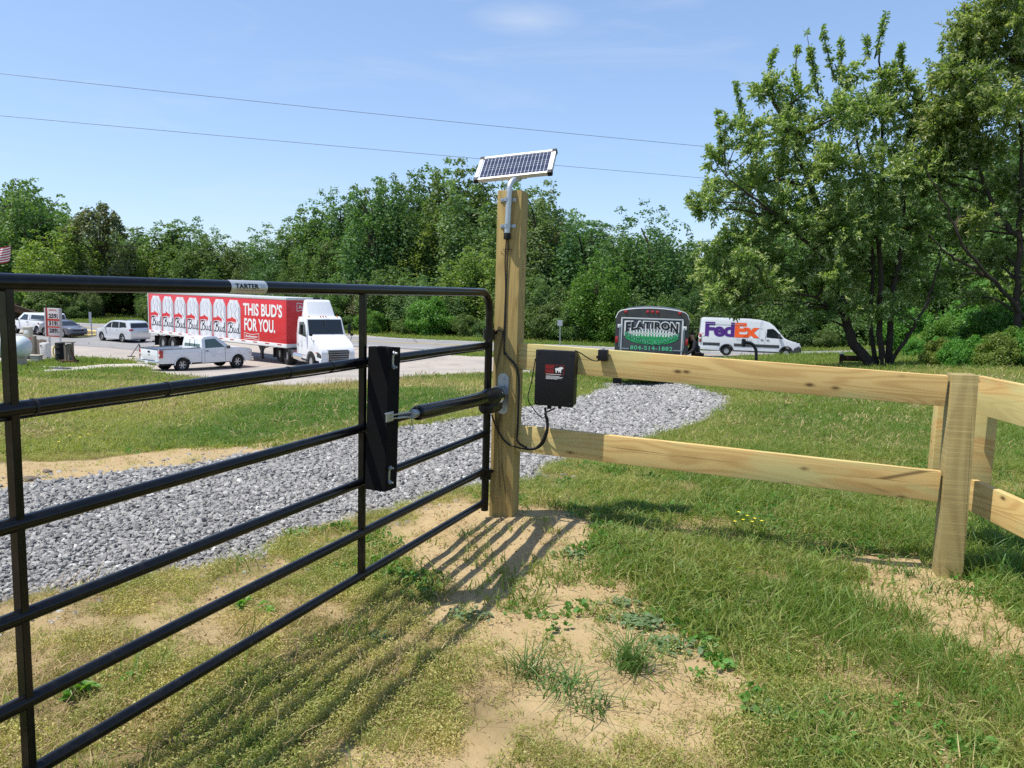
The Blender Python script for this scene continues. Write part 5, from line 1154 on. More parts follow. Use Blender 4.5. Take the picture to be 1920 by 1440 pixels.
    gr2 = [];
    for k in range(24): x = Wm / 2 - .74 + k * .064; gr2.append([(x, 1.44), (x + .045, 1.44), (x + .03 + .02 * math.sin(k), 1.44 + .09 + .03 * math.sin(k * 2.3))])
    flat('grass_print', gr2, M['grn_print'], g_, m, .008)
    w2 = lambda x, y: (x, y - .16 + .24 * ((x - Wm / 2) / .78) ** 2)
    o = text('lettering_outline', 'FENCING & LAWN', 1.56, .135, M['ink'], dr, m, Wm / 2 - .78, 1.425 - .007, .06, 1.05, warp=w2, off=.010); text('lettering', 'FENCING & LAWN', 1.54, .115, M['grn_pale'], o, m, Wm / 2 - .77, 1.428, .012, 1.05, warp=w2, off=.013)
    text('phone_lettering', '804-514-1882', 1.22, .125, M['grn_pale'], dr, m, Wm / 2 - .60, 1.08, .02, 1.12, off=.005)
    for x in (2.2, 3.0):
        for s in (-1, 1): wheel(t, x, s * (Wd / 2 - .10), .33, .22, s, .55, 5)
    for s in (-1, 1): bx('tyre_guard', t, (2.6, s * (Wd / 2 + .0), .72), (1.7, .26, .05), 'trim', .01); bx('stabiliser_leg', t, (.12, s * (Wd / 2 - .12), .20), (.12, .26, .34), 'blkplastic', .01)
    bx('underframe', t, (L / 2, 0, .46), (L - .2, Wd - .5, .16), 'trim'); bx('rear_sill', t, (-.02, 0, z0 - .03), (.10, Wd, .10), 'trim', .01)
    MB().tube([(.05, -.8, .22), (.05, .8, .22)], .025, 8).build('crossbar', M['zinc'], t)
    MB().bar((L, 0, .45), (L + 1.2, 0, .45), .12, .12).build('tow_tongue', M['trim'], t)
    c2_ = C + np.array([math.cos(rad(79.6)), math.sin(rad(79.6)), 0]) * (L + 1.1 + 2.9); 
    return c2_
cc = cargo()
pickup((cc[0] - .12, cc[1], float(H(cc[0], cc[1])) + .02), rad(80), 'dark pickup truck with wide tow mirrors in front of the charcoal trailer', 'darkpaint', 'glass', tow=True)
# ================================================================== odds and ends by the fuel yard
def gz(x, y, d=.03): return float(H(x, y)) + d
def keypad():
    g = G(1416, 741); t = thing('keypad_pedestal', 'black gooseneck keypad pedestal standing in the lawn behind the upper fence board', 'keypad stand', tuple(g)); o = np.array(t.location)
    T = at(1418, 665, g[1]) - o; A = at(1406, 643, g[1]) - o; B = at(1396, 642, g[1]) - o
    MB().tube([(0, 0, -.1), T * .5, T, T * .3 + (at(1417, 652, g[1]) - o) * .7, at(1412, 646, g[1]) - o, A, B], .032, 12).build('bent_tube', M['blkplastic'], t, smooth=True)
    MB().box(B + [-.02, 0, -.01], (.06, .10, .16)).build('keypad', M['blkplastic'], t, smooth=True, bevel=.01); MB().box((0, 0, .01), (.16, .16, .012)).build('base_plate', M['blkplastic'], t)
keypad()
def brown():
    a = G(1576, 704); a = at(1576, 693, 30); z = float(H(a[0], a[1])); t = thing('board_gate', 'short dark brown board fence panel with a capped post beside the blossoming tree', 'fence', (a[0], a[1], z)); 
    zt = at(1578, 664, 30)[2] - z
    bx('post', t, (0, 0, zt / 2), (.12, .12, zt), 'brownfence', .01); bx('post_cap', t, (0, 0, zt + .02), (.16, .16, .04), 'label_w', .01); bx('post', t, (1.7, .1, zt / 2), (.12, .12, zt), 'brownfence', .01)
    for (zz, hh) in ((zt - .15, .22), (zt - .48, .34)): 
        o = bx('board', t, (.85, -.05, zz), (1.9, .03, hh), 'brownfence', .004)
brown()
def stick(name, label, cat, px, y0, y1, D, w, mat, hd=None, lean=0):
    g = at(px, y1, D); z = float(H(g[0], g[1])); tz = at(px + lean, y0, D); t = thing(name, label, cat, (g[0], g[1], z))
    MB().bar((0, 0, -.1), (tz[0] - g[0], 0, tz[2] - z), w, w, (0, 1, 0)).build('pole', M[mat], t)
    if hd: bx('sign_plate', t, (tz[0] - g[0], -.04, tz[2] - z - hd[1] / 2), (hd[0], .02, hd[1]), hd[2], 0)
    return t
stick('road_sign', 'grey road sign seen edge on by the yellow kerb', 'road sign', 173, 585, 631, 66, .07, 'galv', (.22, .9, 'galv'), -4)
stick('road_sign', 'small white sign on a thin post just right of the tall gate post', 'road sign', 1050, 600, 652, 66, .06, 'galv', (.42, .5, 'galv'))
M['signw'] = simple('faded_sign_face', (.50, .45, .45), .5, 0, .1, 3, dirt=.25)
def price_sign():
    D = 49.0; a = at(101, 655, D); t = thing('price_sign', 'red and white fuel price sign with three rows of black numbers', 'sign', (a[0], a[1], gz(a[0], a[1], 0)), rad(-14)); z0 = t.location.z
    zt = at(101, 578, D)[2] - z0; zb = at(101, 631, D)[2] - z0; W_ = 1.02; hgt = zt - zb
    bx('cabinet', t, (0, .12, (zt + zb) / 2), (W_, .24, hgt), 'signw', .01); bx('side_panel', t, (-W_ / 2 - .04, .1, (zt + zb) / 2), (.09, .28, hgt), 'signw', .01)
    m = frame((-W_ / 2, 0, zb), (1, 0, 0), (0, 0, 1)); q = []
    flat('red_band', [[(.0, 0), (.13, 0), (.13, hgt), (.0, hgt)]] + [[(.13, y), (W_, y), (W_, y + .08), (.13, y + .08)] for y in ()] + [[(.13, y0 * hgt), (W_, y0 * hgt), (W_, y1 * hgt), (.13, y1 * hgt)] for y0, y1 in ((.555, .627), (.31, .364), (.0, .03))], M['tail'], t, m, .003)
    for k, (s, y) in enumerate((('259', .54), ('319', .37 - .02 + .0), ('289', .14))):
        yy = (hgt * .535, hgt * .29 + .0, hgt * .035 + .05)[k]; yy = (hgt * .645, hgt * .382, hgt * .125)[k]
        o = text('price_numbers', s, .60, hgt * .165, M['ink'], t, m, .215, yy, .05, 1.06)
        text('price_fraction', '9', .07, hgt * .07, M['ink'], o, m, .84, yy + hgt * .09, .05); text('price_fraction', '10', .10, hgt * .06, M['ink'], o, m, .83, yy, .05); flat('fraction_bar', [[(.82, yy + hgt * .073), (.94, yy + hgt * .073), (.94, yy + hgt * .08), (.82, yy + hgt * .08)]], M['ink'], o, m)
    text('header_lettering', 'OPPSTA.', .66, hgt * .06, M['tail'], t, m, .22, hgt * .90, .03)
    for x in (-.42, .42): bx('leg', t, (x, .12, zb / 2), (.09, .09, zb), 'alu', .01)
price_sign()
def things_left():
    def place(px, yb, D): a = at(px, yb, D); return (a[0], a[1], gz(a[0], a[1]))
    s = 1 / 1440.
    # storage tank
    D = 38.5; a = at(2, 650, D); z = float(H(a[0], a[1])); t = thing('storage_tank', 'pale grey horizontal gas tank on low saddles at the left edge', 'tank', (a[0], a[1], z), rad(4)); r = .56; zc = a[2] - z
    r = min(r, .6); MB().lathe([(-1.9, .02), (-1.86, r * .45), (-1.72, r * .82), (-1.5, r), (1.05, r), (1.27, r * .82), (1.38, r * .45), (1.42, .02)], (0, 0, zc), (1, 0, 0), 32).build('tank_shell', M['tankp'], t, smooth=True)
    for x in (-1.2, .9): bx('saddle', t, (x, 0, (zc - r) / 2 + .06), (.18, .9, zc - r + .2), 'concrete', .02)
    MB().lathe([(0, .16), (.12, .16), (.16, .10), (.18, .01)], (.1, 0, zc + r - .02), (0, 0, 1), 16).build('valve_dome', M['label_w'], t, smooth=True)
    # fuel pump
    t = thing('fuel_pump', 'old cream and red fuel pump between the black gate upright and the price sign', 'fuel pump', place(56, 659, 47)); 
    bx('pump_head', t, (-.06, 0, 1.62), (.42, .35, .62), 'cream', .03); bx('pump_cap', t, (-.06, 0, 1.95), (.46, .4, .06), 'cream', .01); bx('pump_case', t, (.05, .02, .95), (.40, .38, .78), 'label_r', .04); bx('pump_base', t, (.02, 0, .28), (.5, .5, .55), 'trim', .02); bx('dial', t, (-.06, -.18, 1.66), (.24, .02, .22), 'label_w', .005)
    t = tag(MB().box((0, 0, .72), (.24, .22, 1.5)).build('timber_post', M['old'], None, place(64, 655, 46.5), True, .02), 'taupe square timber post right of the cream fuel pump', 'post')
    t = thing('concrete_block', 'grey concrete block on the ground below the fuel pump', 'concrete block', place(68, 668, 44.5)); bx('block', t, (0, 0, .20), (.48, .45, .42), 'concrete', .02); bx('cover_slab', t, (-.08, 0, .43), (.75, .5, .05), 'concrete', .01)
    t = thing('plank_screen', 'weathered upright plank screen behind the fuel pump', 'fence', place(76, 650, 49))
    for k in range(6): o = bx('plank', t, (-.30 + k * .125, .01 * (k % 2), .55 - .02 * (k % 3)), (.115, .03, 1.12), 'old', .004)
    bx('cross_rail', t, (0, .04, .8), (.78, .04, .09), 'old', .004)
    t = thing('white_cabinet', 'white metal cabinet standing directly left of the price sign foot', 'cabinet', place(84, 651, 48.2)); bx('case', t, (0, 0, .48), (.42, .42, .92), 'label_w', .02); bx('door_panel', t, (0, -.215, .46), (.36, .015, .8), 'label_w', .005); bx('handle', t, (-.12, -.23, .78), (.10, .02, .05), 'trim', 0)
    t = tag(MB().tube([(.15 + .33 * math.cos(a_) * .8, 0, .52 + .42 * math.sin(a_)) for a_ in np.linspace(1.0, 5.2, 16)], .045, 8).build('hose', M['label_y'], None, place(103, 657, 46.8), True), 'yellow hose looped beside the black oil drum', 'hose')
    t = thing('oil_drum', 'black upright drum in front of the price sign', 'drum', place(113, 662, 45.5)); MB().lathe([(.12, .01), (.12, .26), (.14, .28), (.5, .27), (.52, .285), (.54, .27), (.86, .27), (.88, .285), (.90, .27), (1.14, .27), (1.16, .24), (1.13, .01)], (0, 0, 0), (0, 0, 1), 22).build('drum_shell', M['rubber'], t, smooth=True); 
    for x in (-.15, .15): bx('skid', t, (x, 0, .06), (.08, .5, .12), 'old', .01)
    t = thing('timber_bundle', 'bundle of weathered upright posts leaning together right of the black drum', 'timber', place(129, 668, 44.8)); rr = np.random.default_rng(4)
    for k in range(7): x = -.26 + k * .085; MB().bar((x, rr.uniform(-.12, .12), 0), (x + rr.uniform(-.05, .05), rr.uniform(-.1, .1), rr.uniform(1.05, 1.22)), .10, .10, (0, 1, 0)).build('old_post', M['old'], t, bevel=.01)
    bx('base_frame', t, (0, 0, .10), (.9, .6, .18), 'brownfence', .02); MB().bar((.22, -.2, .85), (.62, -.25, -.05), .07, .10, (0, 1, 0)).build('leaning_board', M['brownfence'], t); bx('lid_board', t, (0, 0, 1.24), (.66, .42, .05), 'old', .01)
    t = thing('sign_stand', 'thin metal A shaped stand on the yard beside the red trailer', 'stand', place(256, 662, 50)); 
    for p in (((-.42, 0, .0), (.18, 0, .86)), ((.35, -.3, .0), (.18, 0, .86)), ((.30, .4, .0), (.18, 0, .86))): MB().tube(p, .025, 6).build('leg', M['trim'], t)
    MB().tube([(-.6, 0, .03), (-.1, 0, .03)], .04, 6).build('foot', M['trim'], t)
    # debris on the strip
    tag(MB().box((0, 0, .05), (1.0, .35, .05)).build('white_board', M['label_w'], None, place(96, 692, 38), True, .01), 'white board lying on the narrow concrete strip', 'board')
    tag(MB().box((0, 0, .03), (1.1, .7, .04)).build('dark_mat', M['trim'], None, place(108, 696, 37.2), True, .01), 'dark flat plate lying beside the white board on the strip', 'plate')
    # bollard between
    # white building corner and old shed roof
    D = 58; a = at(8, 640, D); z = float(H(a[0], a[1])); t = thing('metal_building', 'white metal sided building corner behind the left gate upright', 'building', (a[0], a[1], z), rad(35)); zt = at(8, 545, D)[2] - z
    bx('wall', t, (-4, 3, zt / 2), (8, 6, zt), 'sheetw', .0)
    for k in range(26): bx('wall_panel', t, (-.16 - k * .3, -.012, zt * .42), (.25, .03, zt * .84), 'sheetg', .004)
    bx('fascia', t, (-4, -.05, zt - .14), (8.2, .18, .28), 'label_w', .01); bx('roof', t, (-4, 3, zt + .06), (8.4, 6.4, .12), 'sheetw', .01); bx('corner_trim', t, (-.0, -.03, zt * .42), (.14, .10, zt * .84), 'label_w', .01)
    D = 84; a = at(-20, 610, D); z = float(H(a[0], a[1])); t = thing('old_shed', 'old shed with a dark sloping board roof beyond the road at the left', 'shed', (a[0], a[1], z)); R0 = at(-40, 548, D) - np.array(t.location); R1 = at(80, 590, D) - np.array(t.location)
    bx('wall', t, (-2.0, 2, 1.0), (6.0, 4, 2.0), 'brownfence', 0)
    for k in range(6):
        MB().bar(R0 + np.array([0, k * .75, -.35 * k]), R1 + np.array([0, k * .75, -.12 * k]), .40, .05, (0, 0, 1)).build('roof_board', M['bark'], t)
    for k in range(3): MB().bar(R0 + np.array([0, -.1, -.35 - k * .35]), R1 + np.array([0, -.1, -.10 - k * .12]), .12, .16, (0, 0, 1)).build('rafter', M['brownfence'], t)
    MB().bar(R1 + [-.4, 0, -.1], (R1[0] - .4, 0, 0), .15, .15, (0, 1, 0)).build('shed_post', M['brownfence'], t)
M['tankp'] = simple('tank_paint', (.52, .58, .60), .45, 0, .08, 1.5, dirt=.35, dcol=(.3, .3, .26)); M['cream'] = simple('cream_paint', (.56, .52, .40), .5, 0, .1, 3, dirt=.3)
M['sheetw'] = simple('white_sheet_metal', (.66, .68, .70), .5, 0, .05, 1); M['sheetg'] = simple('grey_sheet_metal', (.50, .53, .56), .5, .1, .08, 1)
M['flagr'] = simple('flag_red', (.42, .03, .05), .8); M['flagw'] = simple('flag_white', (.68, .68, .68), .8); M['flagb'] = simple('flag_blue', (.02, .03, .14), .8)
things_left()
def flag():
    D = 47; g = at(-8, 560, D); z = float(H(g[0], g[1])); t = thing('flag_pole', 'flag with red and white stripes and blue corner drooping at the left edge', 'flag', (g[0], g[1], z)); o = np.array(t.location)
    tp = at(12, 440, D) - o; tp[1] = 0; MB().tube([(0, 0, 0), (0, 0, tp[2] + .3)], .04, 8).build('pole', M['galv'], t, smooth=True)
    # cloth hangs from a top point and falls back to the pole; fly end towards the picture's right
    def pt(u, v): return np.array([.03 + u * 1.0 - .10 * v, .10 * math.sin(u * 7 + v * 2), at(5, 463, D)[2] - o[2] - u * .42 * (1 - u) - v * .95 + u * .12])
    c = bpy.data.objects.new('cloth', None); c.parent = t; COL.objects.link(c)
    for k in range(13):
        V = []; n = 12; u0 = .0
        for i in range(n + 1):
            u = u0 + (1 - u0) * i / n; V += [pt(u, k / 13), pt(u, (k + 1) / 13)]
        link('stripe', new_mesh('stripe', V, [(2 * i, 2 * i + 1, 2 * i + 3, 2 * i + 2) for i in range(n)], [M['flagr' if k % 2 == 0 else 'flagw']], True), c)
    V = []; n = 6
    for i in range(n + 1):
        for j in range(8): p = pt(.42 * i / n, 7 / 13 * j / 7); V.append(p + [0, -.012, 0])
    ca = link('canton', new_mesh('canton', V, [(i * 8 + j, i * 8 + j + 1, i * 8 + 9 + j, i * 8 + 8 + j) for i in range(n) for j in range(7)], [M['flagb']], True), c)
    q = []; V = []; F = []
    for i in range(6):
        for j in range(5):
            p = pt(.04 + .065 * i, .04 + .10 * j) + [0, -.02, 0]; b = len(V)
            for k in range(10): a_ = math.pi / 2 + k * math.pi / 5; rr = .024 if k % 2 == 0 else .010; V.append(p + [rr * math.cos(a_), 0, rr * math.sin(a_)])
            F.append(tuple(range(b, b + 10)))
    link('stars', new_mesh('stars', V, F, [M['flagw']]), c)['kind'] = 'stuff'
flag()
# ------------------------------------------------ person
def person():
    g = at(1302, 727, 22.6); z = float(H(g[0], g[1])); P0 = np.array([g[0], g[1], z])
    def skin(name, verts, edges, rads, mat, parent, sub=2):
        me = bpy.data.meshes.new(name); me.from_pydata(verts, edges, []); me.materials.append(mat); o = link(name, me, parent)
        s = o.modifiers.new('s', 'SKIN'); s.use_smooth_shade = True
        for i, v in enumerate(me.skin_vertices[0].data if me.skin_vertices else []): v.radius = rads[i]
        return o
    def skinned(name, V, E, R, mat, parent):
        bm = bmesh.new(); ly = bm.verts.layers.skin.verify(); vs = []
        for p, r in zip(V, R):
            v = bm.verts.new(p); v[ly].radius = r if hasattr(r, '__len__') else (r, r); vs.append(v)
        vs[0][ly].use_root = True
        for a, b in E: bm.edges.new((vs[a], vs[b]))
        me = bpy.data.meshes.new(name); bm.to_mesh(me); bm.free(); me.materials.append(mat); o = link(name, me, parent)
        s = o.modifiers.new('skin', 'SKIN'); s.use_smooth_shade = True; o.modifiers.new('sub', 'SUBSURF').levels = 1; o.modifiers['sub'].render_levels = 2; return o
    # facing -x (towards the trailer), leaning a little forward
    J = {'pel': (.04, 0, .92), 'sp': (-.02, 0, 1.10), 'ch': (-.10, 0, 1.30), 'nk': (-.15, 0, 1.45), 'hd': (-.19, 0, 1.56), 'ht': (-.20, 0, 1.68),
         'hl': (.04, -.09, .90), 'kl': (-.04, -.11, .50), 'al': (.04, -.12, .09), 'tl': (-.10, -.13, .04), 'hr': (.04, .09, .90), 'kr': (.02, .12, .50), 'ar': (.12, .13, .09), 'tr': (-.02, .14, .04),
         'sl': (-.11, -.19, 1.38), 'el': (-.16, -.27, 1.12), 'wl': (-.36, -.22, .98), 'pl': (-.43, -.21, .96), 'sr': (-.11, .19, 1.38), 'er': (-.16, .26, 1.12), 'wr': (-.36, .20, .99), 'pr': (-.43, .19, .97)}
    R = {'pel': (.155, .12), 'sp': (.145, .11), 'ch': (.17, .125), 'nk': .06, 'hd': .095, 'ht': .075, 'hl': .095, 'kl': .06, 'al': .045, 'tl': .035, 'hr': .095, 'kr': .06, 'ar': .045, 'tr': .035, 'sl': .06, 'el': .042, 'wl': .028, 'pl': .032, 'sr': .06, 'er': .042, 'wr': .028, 'pr': .032}
    E = [('pel', 'sp'), ('sp', 'ch'), ('ch', 'nk'), ('nk', 'hd'), ('hd', 'ht'), ('pel', 'hl'), ('hl', 'kl'), ('kl', 'al'), ('al', 'tl'), ('pel', 'hr'), ('hr', 'kr'), ('kr', 'ar'), ('ar', 'tr'), ('ch', 'sl'), ('sl', 'el'), ('el', 'wl'), ('wl', 'pl'), ('ch', 'sr'), ('sr', 'er'), ('er', 'wr'), ('wr', 'pr')]
    for s, sy in (('l', -1), ('r', 1)):
        b = np.array(J['p' + s])
        for k in range(4): J[f'f{s}{k}'] = tuple(b + [-.05, (k - 1.5) * .02, 0]); J[f'g{s}{k}'] = tuple(b + [-.085 + .01 * abs(k - 1), (k - 1.5) * .022, -.025]); R[f'f{s}{k}'] = .010; R[f'g{s}{k}'] = .008; E += [('p' + s, f'f{s}{k}'), (f'f{s}{k}', f'g{s}{k}')]
        J[f't{s}h'] = tuple(b + [-.02, -sy * .045, -.01]); R[f't{s}h'] = .011; E.append(('p' + s, f't{s}h'))
    ks = list(J); ix = {k: i for i, k in enumerate(ks)}
    root = thing('person', 'person in a dark shirt with short dark hair bending beside the charcoal trailer', 'person', tuple(P0)); root.scale = (.88, .88, .88)
    sk = simple('skin', (.42, .22, .14), .6, 0, .05); dk = simple('dark_shirt_cloth', (.012, .013, .017), .9, 0, .2, 8); tr = simple('dark_trouser_cloth', (.022, .017, .016), .9, 0, .2, 8); hr_ = simple('dark_hair', (.02, .014, .010), .8, 0, .2, 20)
    skinned('body', [J[k] for k in ks], [(ix[a], ix[b]) for a, b in E], [R[k] for k in ks], sk, root)
    def sub(name, keys, edges, grow, mat, ov={}):
        kk = [k for k in keys]; i2 = {k: i for i, k in enumerate(kk)}
        rr = [tuple(q + grow for q in (R[k] if hasattr(R[k], '__len__') else (R[k], R[k]))) for k in kk]
        skinned(name, [ov.get(k, J[k]) for k in kk], [(i2[a], i2[b]) for a, b in edges], rr, mat, root)
    sub('shirt', ['ch', 'sp', 'pel', 'nk', 'sl', 'el', 'sr', 'er', 'wl', 'wr'], [('ch', 'sp'), ('sp', 'pel'), ('ch', 'nk'), ('ch', 'sl'), ('sl', 'el'), ('ch', 'sr'), ('sr', 'er'), ('el', 'wl'), ('er', 'wr')], .018, dk, {'nk': (-.135, 0, 1.40)})
    sub('trousers', ['pel', 'hl', 'kl', 'al', 'hr', 'kr', 'ar'], [('pel', 'hl'), ('hl', 'kl'), ('kl', 'al'), ('pel', 'hr'), ('hr', 'kr'), ('kr', 'ar')], .02, tr)
    for s in ('l', 'r'):
        a, b = np.array(J['a' + s]), np.array(J['t' + s]); skinned('boot', [a + [.03, 0, -.02], a + [0, 0, -.03], b + [-.06, 0, .005]], [(0, 1), (1, 2)], [.055, .055, .042], M['rubber'], root)
    skinned('hair', [(-.165, 0, 1.60), (-.17, 0, 1.665), (-.205, 0, 1.69)], [(0, 1), (1, 2)], [.098, .10, .085], hr_, root)
    hd = np.array(J['hd']); 
    for sy in (-1, 1): MB().lathe([(0, .018), (.008, .012)], hd + [-.085, sy * .034, .02], (-1, 0, 0), 8).build('eye', M['label_w'], root); MB().lathe([(0, .022), (.012, .014)], hd + [.0, sy * .092, .0], (0, sy, 0), 8).build('ear', sk, root)
    MB().tube([hd + [-.088, 0, .02], hd + [-.118, 0, -.015], hd + [-.092, 0, -.02]], .012, 6).build('nose', sk, root); MB().box(hd + [-.092, 0, -.05], (.01, .05, .012)).build('mouth', M['tail'], root)
person()
# ------------------------------------------------ overhead wires
def wires():
    for lab, (x0, y0, D0), (xm, ym), (x1, y1, D1) in (('upper overhead wire crossing the blue sky', (0, 138, 40), (700, 219), (1400, 282, 52)), ('lower overhead wire passing behind the solar panel', (0, 217, 42), (640, 279), (1310, 333, 54))):
        a = at(x0, y0, D0); b = at(x1, y1, D1); tm = (xm - x0) / (x1 - x0); Dm = D0 + (D1 - D0) * tm; m = at(xm, ym, Dm)
        # parabola through the three points in plan-distance parameter
        L_ = np.linalg.norm((b - a)[:2]); um = np.linalg.norm((m - a)[:2]) / L_; za, zb, zm = a[2], b[2], m[2]; c = (zm - za - (zb - za) * um) / (um * um - um); P = []
        for u in np.linspace(-.35, 1.5, 60): p = a + (b - a) * u; p[2] = za + (zb - za) * u + c * (u * u - u); P.append(p)
        tag(MB().tube(P, .013, 6).build('power_line', M['greycar'], None, None, True), lab, 'power line')
wires()
# ================================================================== trees
LM = {
 'dark': leaf_mat('leaf_dark', (.066, .128, .040), (.128, .212, .062), .42), 'mid': leaf_mat('leaf_mid', (.092, .165, .044), (.175, .262, .074), .45), 'pale': leaf_mat('leaf_pale', (.11, .18, .06), (.20, .28, .11), .42),
 'yel': leaf_mat('leaf_yellow', (.15, .23, .04), (.26, .32, .075), .45), 'bush': leaf_mat('leaf_bush', (.08, .20, .03), (.16, .31, .05), .45), 'cherry': leaf_mat('leaf_cherry', (.14, .24, .065), (.33, .42, .15), .55),
 'race': leaf_mat('blossom_spike', (.52, .52, .33), (.72, .70, .52), .4), 'brown': leaf_mat('leaf_brownish', (.10, .125, .05), (.18, .18, .085), .35)}
def quads(C, A, B, ls, lw):               # rhombus leaves at C with unit axes A, B
    n = len(C); V = np.stack([C - A * ls, C + B * lw, C + A * ls, C - B * lw], 1).reshape(-1, 3); F = np.arange(4 * n).reshape(n, 4); return V, F
def add_tint(me, t, k=4):
    a = me.attributes.new('tint', 'FLOAT', 'POINT'); a.data.foreach_set('value', np.repeat(t, k).astype(np.float32))
def unit(a): return a / (np.linalg.norm(a, axis=-1, keepdims=True) + 1e-9)
def crown_mesh(lobes, lr, nper, ls, seed, ctr, up=.35, flat_=.8, jit=.7, tall=1.0):
    r = np.random.default_rng(seed); Cs = []; Ns = []; T = []
    for c, R in zip(lobes, lr):
        n = int(nper * (R / np.mean(lr)) ** 1.8); d = unit(r.normal(0, 1, (n * 2, 3))); out = unit((c - ctr)[None])[0]; w = d @ out + d[:, 2] * up; d = d[np.argsort(-w + r.normal(0, .45, len(w)))[:n]]
        rad_ = R * (r.uniform(.2, 1, n) ** .5)[:, None] * (1 + np.abs(r.normal(0, .28, (n, 1)))); p = c + d * rad_ * [1, 1, flat_ * tall]; Cs.append(p); Ns.append(d); T.append(np.clip(r.uniform(.1, .7) + r.normal(0, .18, n), 0, 1))
    C = np.concatenate(Cs); Nn = np.concatenate(Ns); T = np.concatenate(T); Nn = unit(Nn + r.normal(0, jit * 1.2, Nn.shape) + [0, 0, .35]); A = unit(np.cross(Nn, r.normal(0, 1, Nn.shape))); B = np.cross(Nn, A); s = ls * r.uniform(.6, 1.35, (len(C), 1))
    V, F = quads(C, A, B, s, s * .62); me = new_mesh('crown', V, F); add_tint(me, T); return me
def trunk_mesh(h, r0, lobes, seed, top=.8, nlimb=12):
    r = np.random.default_rng(seed); q = MB(); P = [np.array([r.normal(0, .05) * k, r.normal(0, .05) * k, h * top * k / 6]) for k in range(7)]; q.tube(P, [r0 * (1.25 if k == 0 else 1 - .13 * k) for k in range(7)], 8)
    ix = r.choice(len(lobes), min(nlimb, len(lobes)), False)
    for i in ix:
        c = lobes[i]; z = max(h * .12, min(c[2] * .7, h * top * .95)); b = np.array([0, 0, z]); m = (b + c) / 2 + [0, 0, .04 * h]; q.tube([b, m, c * .95 + b * .05], [r0 * .42, r0 * .24, r0 * .08], 5)
    me = bpy.data.meshes.new('trunk'); me.from_pydata(q.v, [], q.f); me.materials.append(M['bark']); return me
PROTO = {}
def proto(kind, var):
    k = (kind, var)
    if k in PROTO: return PROTO[k]
    r = np.random.default_rng(hash(kind) % 1 + var * 13 + {'broad': 1, 'tall': 2, 'bush': 3, 'spiky': 4, 'sparse': 5}[kind] * 101); h = 1.0
    # unit height 10 m, scaled per copy
    Hh = 10.0
    if kind == 'broad': n, a, cz, az, lr0, nper, ls = 105, 3.3, 5.5, 4.4, .70, 150, .108
    elif kind == 'tall': n, a, cz, az, lr0, nper, ls = 115, 2.2, 5.5, 4.7, .52, 150, .092
    elif kind == 'bush': n, a, cz, az, lr0, nper, ls = 60, 4.8, 3.6, 5.4, 1.4, 260, .24
    elif kind == 'spiky': n, a, cz, az, lr0, nper, ls = 100, 3.0, 5.4, 4.2, .56, 95, .092
    else: n, a, cz, az, lr0, nper, ls = 30, 2.6, 6.0, 4.0, .62, 90, .13
    d = unit(r.normal(0, 1, (n, 3))); rr = r.uniform(.35, 1, (n, 1)) ** .6; L_ = d * rr * [a, a, az]; L_[:, 2] += cz
    w = np.interp(L_[:, 2], [0, 2, 5, 8, 10.2], [.75, .95, 1.05, .8, .4]) if kind != 'tall' else np.interp(L_[:, 2], [0, 2, 5, 8, 10.2], [.9, 1, 1, .85, .55]); L_[:, :2] *= w[:, None]
    if kind in ('broad', 'tall', 'spiky'):      # a crown of upright plumes, each with its own tip
        npl = {'broad': 10, 'tall': 7, 'spiky': 13}[kind]; Ls = []; Rs = []
        for k in range(npl):
            q = math.sqrt((k + .35) / npl); an_ = k * 2.4 + r.uniform(-.4, .4); bx_ = np.array([math.cos(an_), math.sin(an_)]) * q * a * .72; hp = 9.9 - q * q * {'broad': 3.2, 'tall': 2.4, 'spiky': 3.0}[kind] + r.uniform(-.7, .25); z0_ = r.uniform(.6, 2.2) * (1 if kind != 'tall' else .8); nk = 13
            for j in range(nk):
                t_ = j / (nk - 1); zz = z0_ + (hp - z0_) * t_; rr_ = (1.05 if kind == 'broad' else .80 if kind == 'tall' else .72) * (math.sin(math.pi * min(1, .22 + .70 * t_)) ** .7) * (1 - .45 * t_ ** 2.2); xy = bx_ * (.75 + .5 * t_ if kind != 'tall' else .95) + r.normal(0, .22, 2)
                Ls.append([xy[0], xy[1], zz]); Rs.append(max(rr_, .30) * r.uniform(.85, 1.15))
        L_ = np.array(Ls); w = None
        lrP = np.array(Rs)
    keep = (L_[:, 2] > (.6 if kind != 'sparse' else 2.5)) & (L_[:, 2] < 9.6); L_ = L_[keep]; lr = lrP[keep] if kind in ('broad', 'tall', 'spiky') else lr0 * r.uniform(.6, 1.35, len(L_)) * np.interp(L_[:, 2], [0, 7, 10], [1.05, 1, .62])
    tall = 1.25
    if kind == 'sparse':   # narrow tips at the top
        m = 16 if kind != 'tall' else 10; t = np.stack([r.uniform(-a * .75, a * .75, m), r.uniform(-a * .7, a * .7, m), np.zeros(m)], 1); t[:, 2] = 9.7 - (np.hypot(t[:, 0], t[:, 1]) / a) ** 2 * 3.6 + r.uniform(-.5, .4, m); L_ = np.vstack([L_, t, t - [0, 0, .7]]); lr = np.concatenate([lr, np.full(m, .26), np.full(m, .38)]); tall = 1.7 if kind != 'tall' else 1.4
    me = crown_mesh(L_, lr, nper, ls, var * 7 + 1, np.array([0, 0, cz]), tall={'tall': 1.35, 'broad': 1.1, 'spiky': 1.45, 'bush': 1.0, 'sparse': 1.7}[kind])
    tr = trunk_mesh(10, .20 if kind != 'bush' else .1, L_, var, nlimb=14); PROTO[k] = (me, tr); return PROTO[k]
_mc = {}
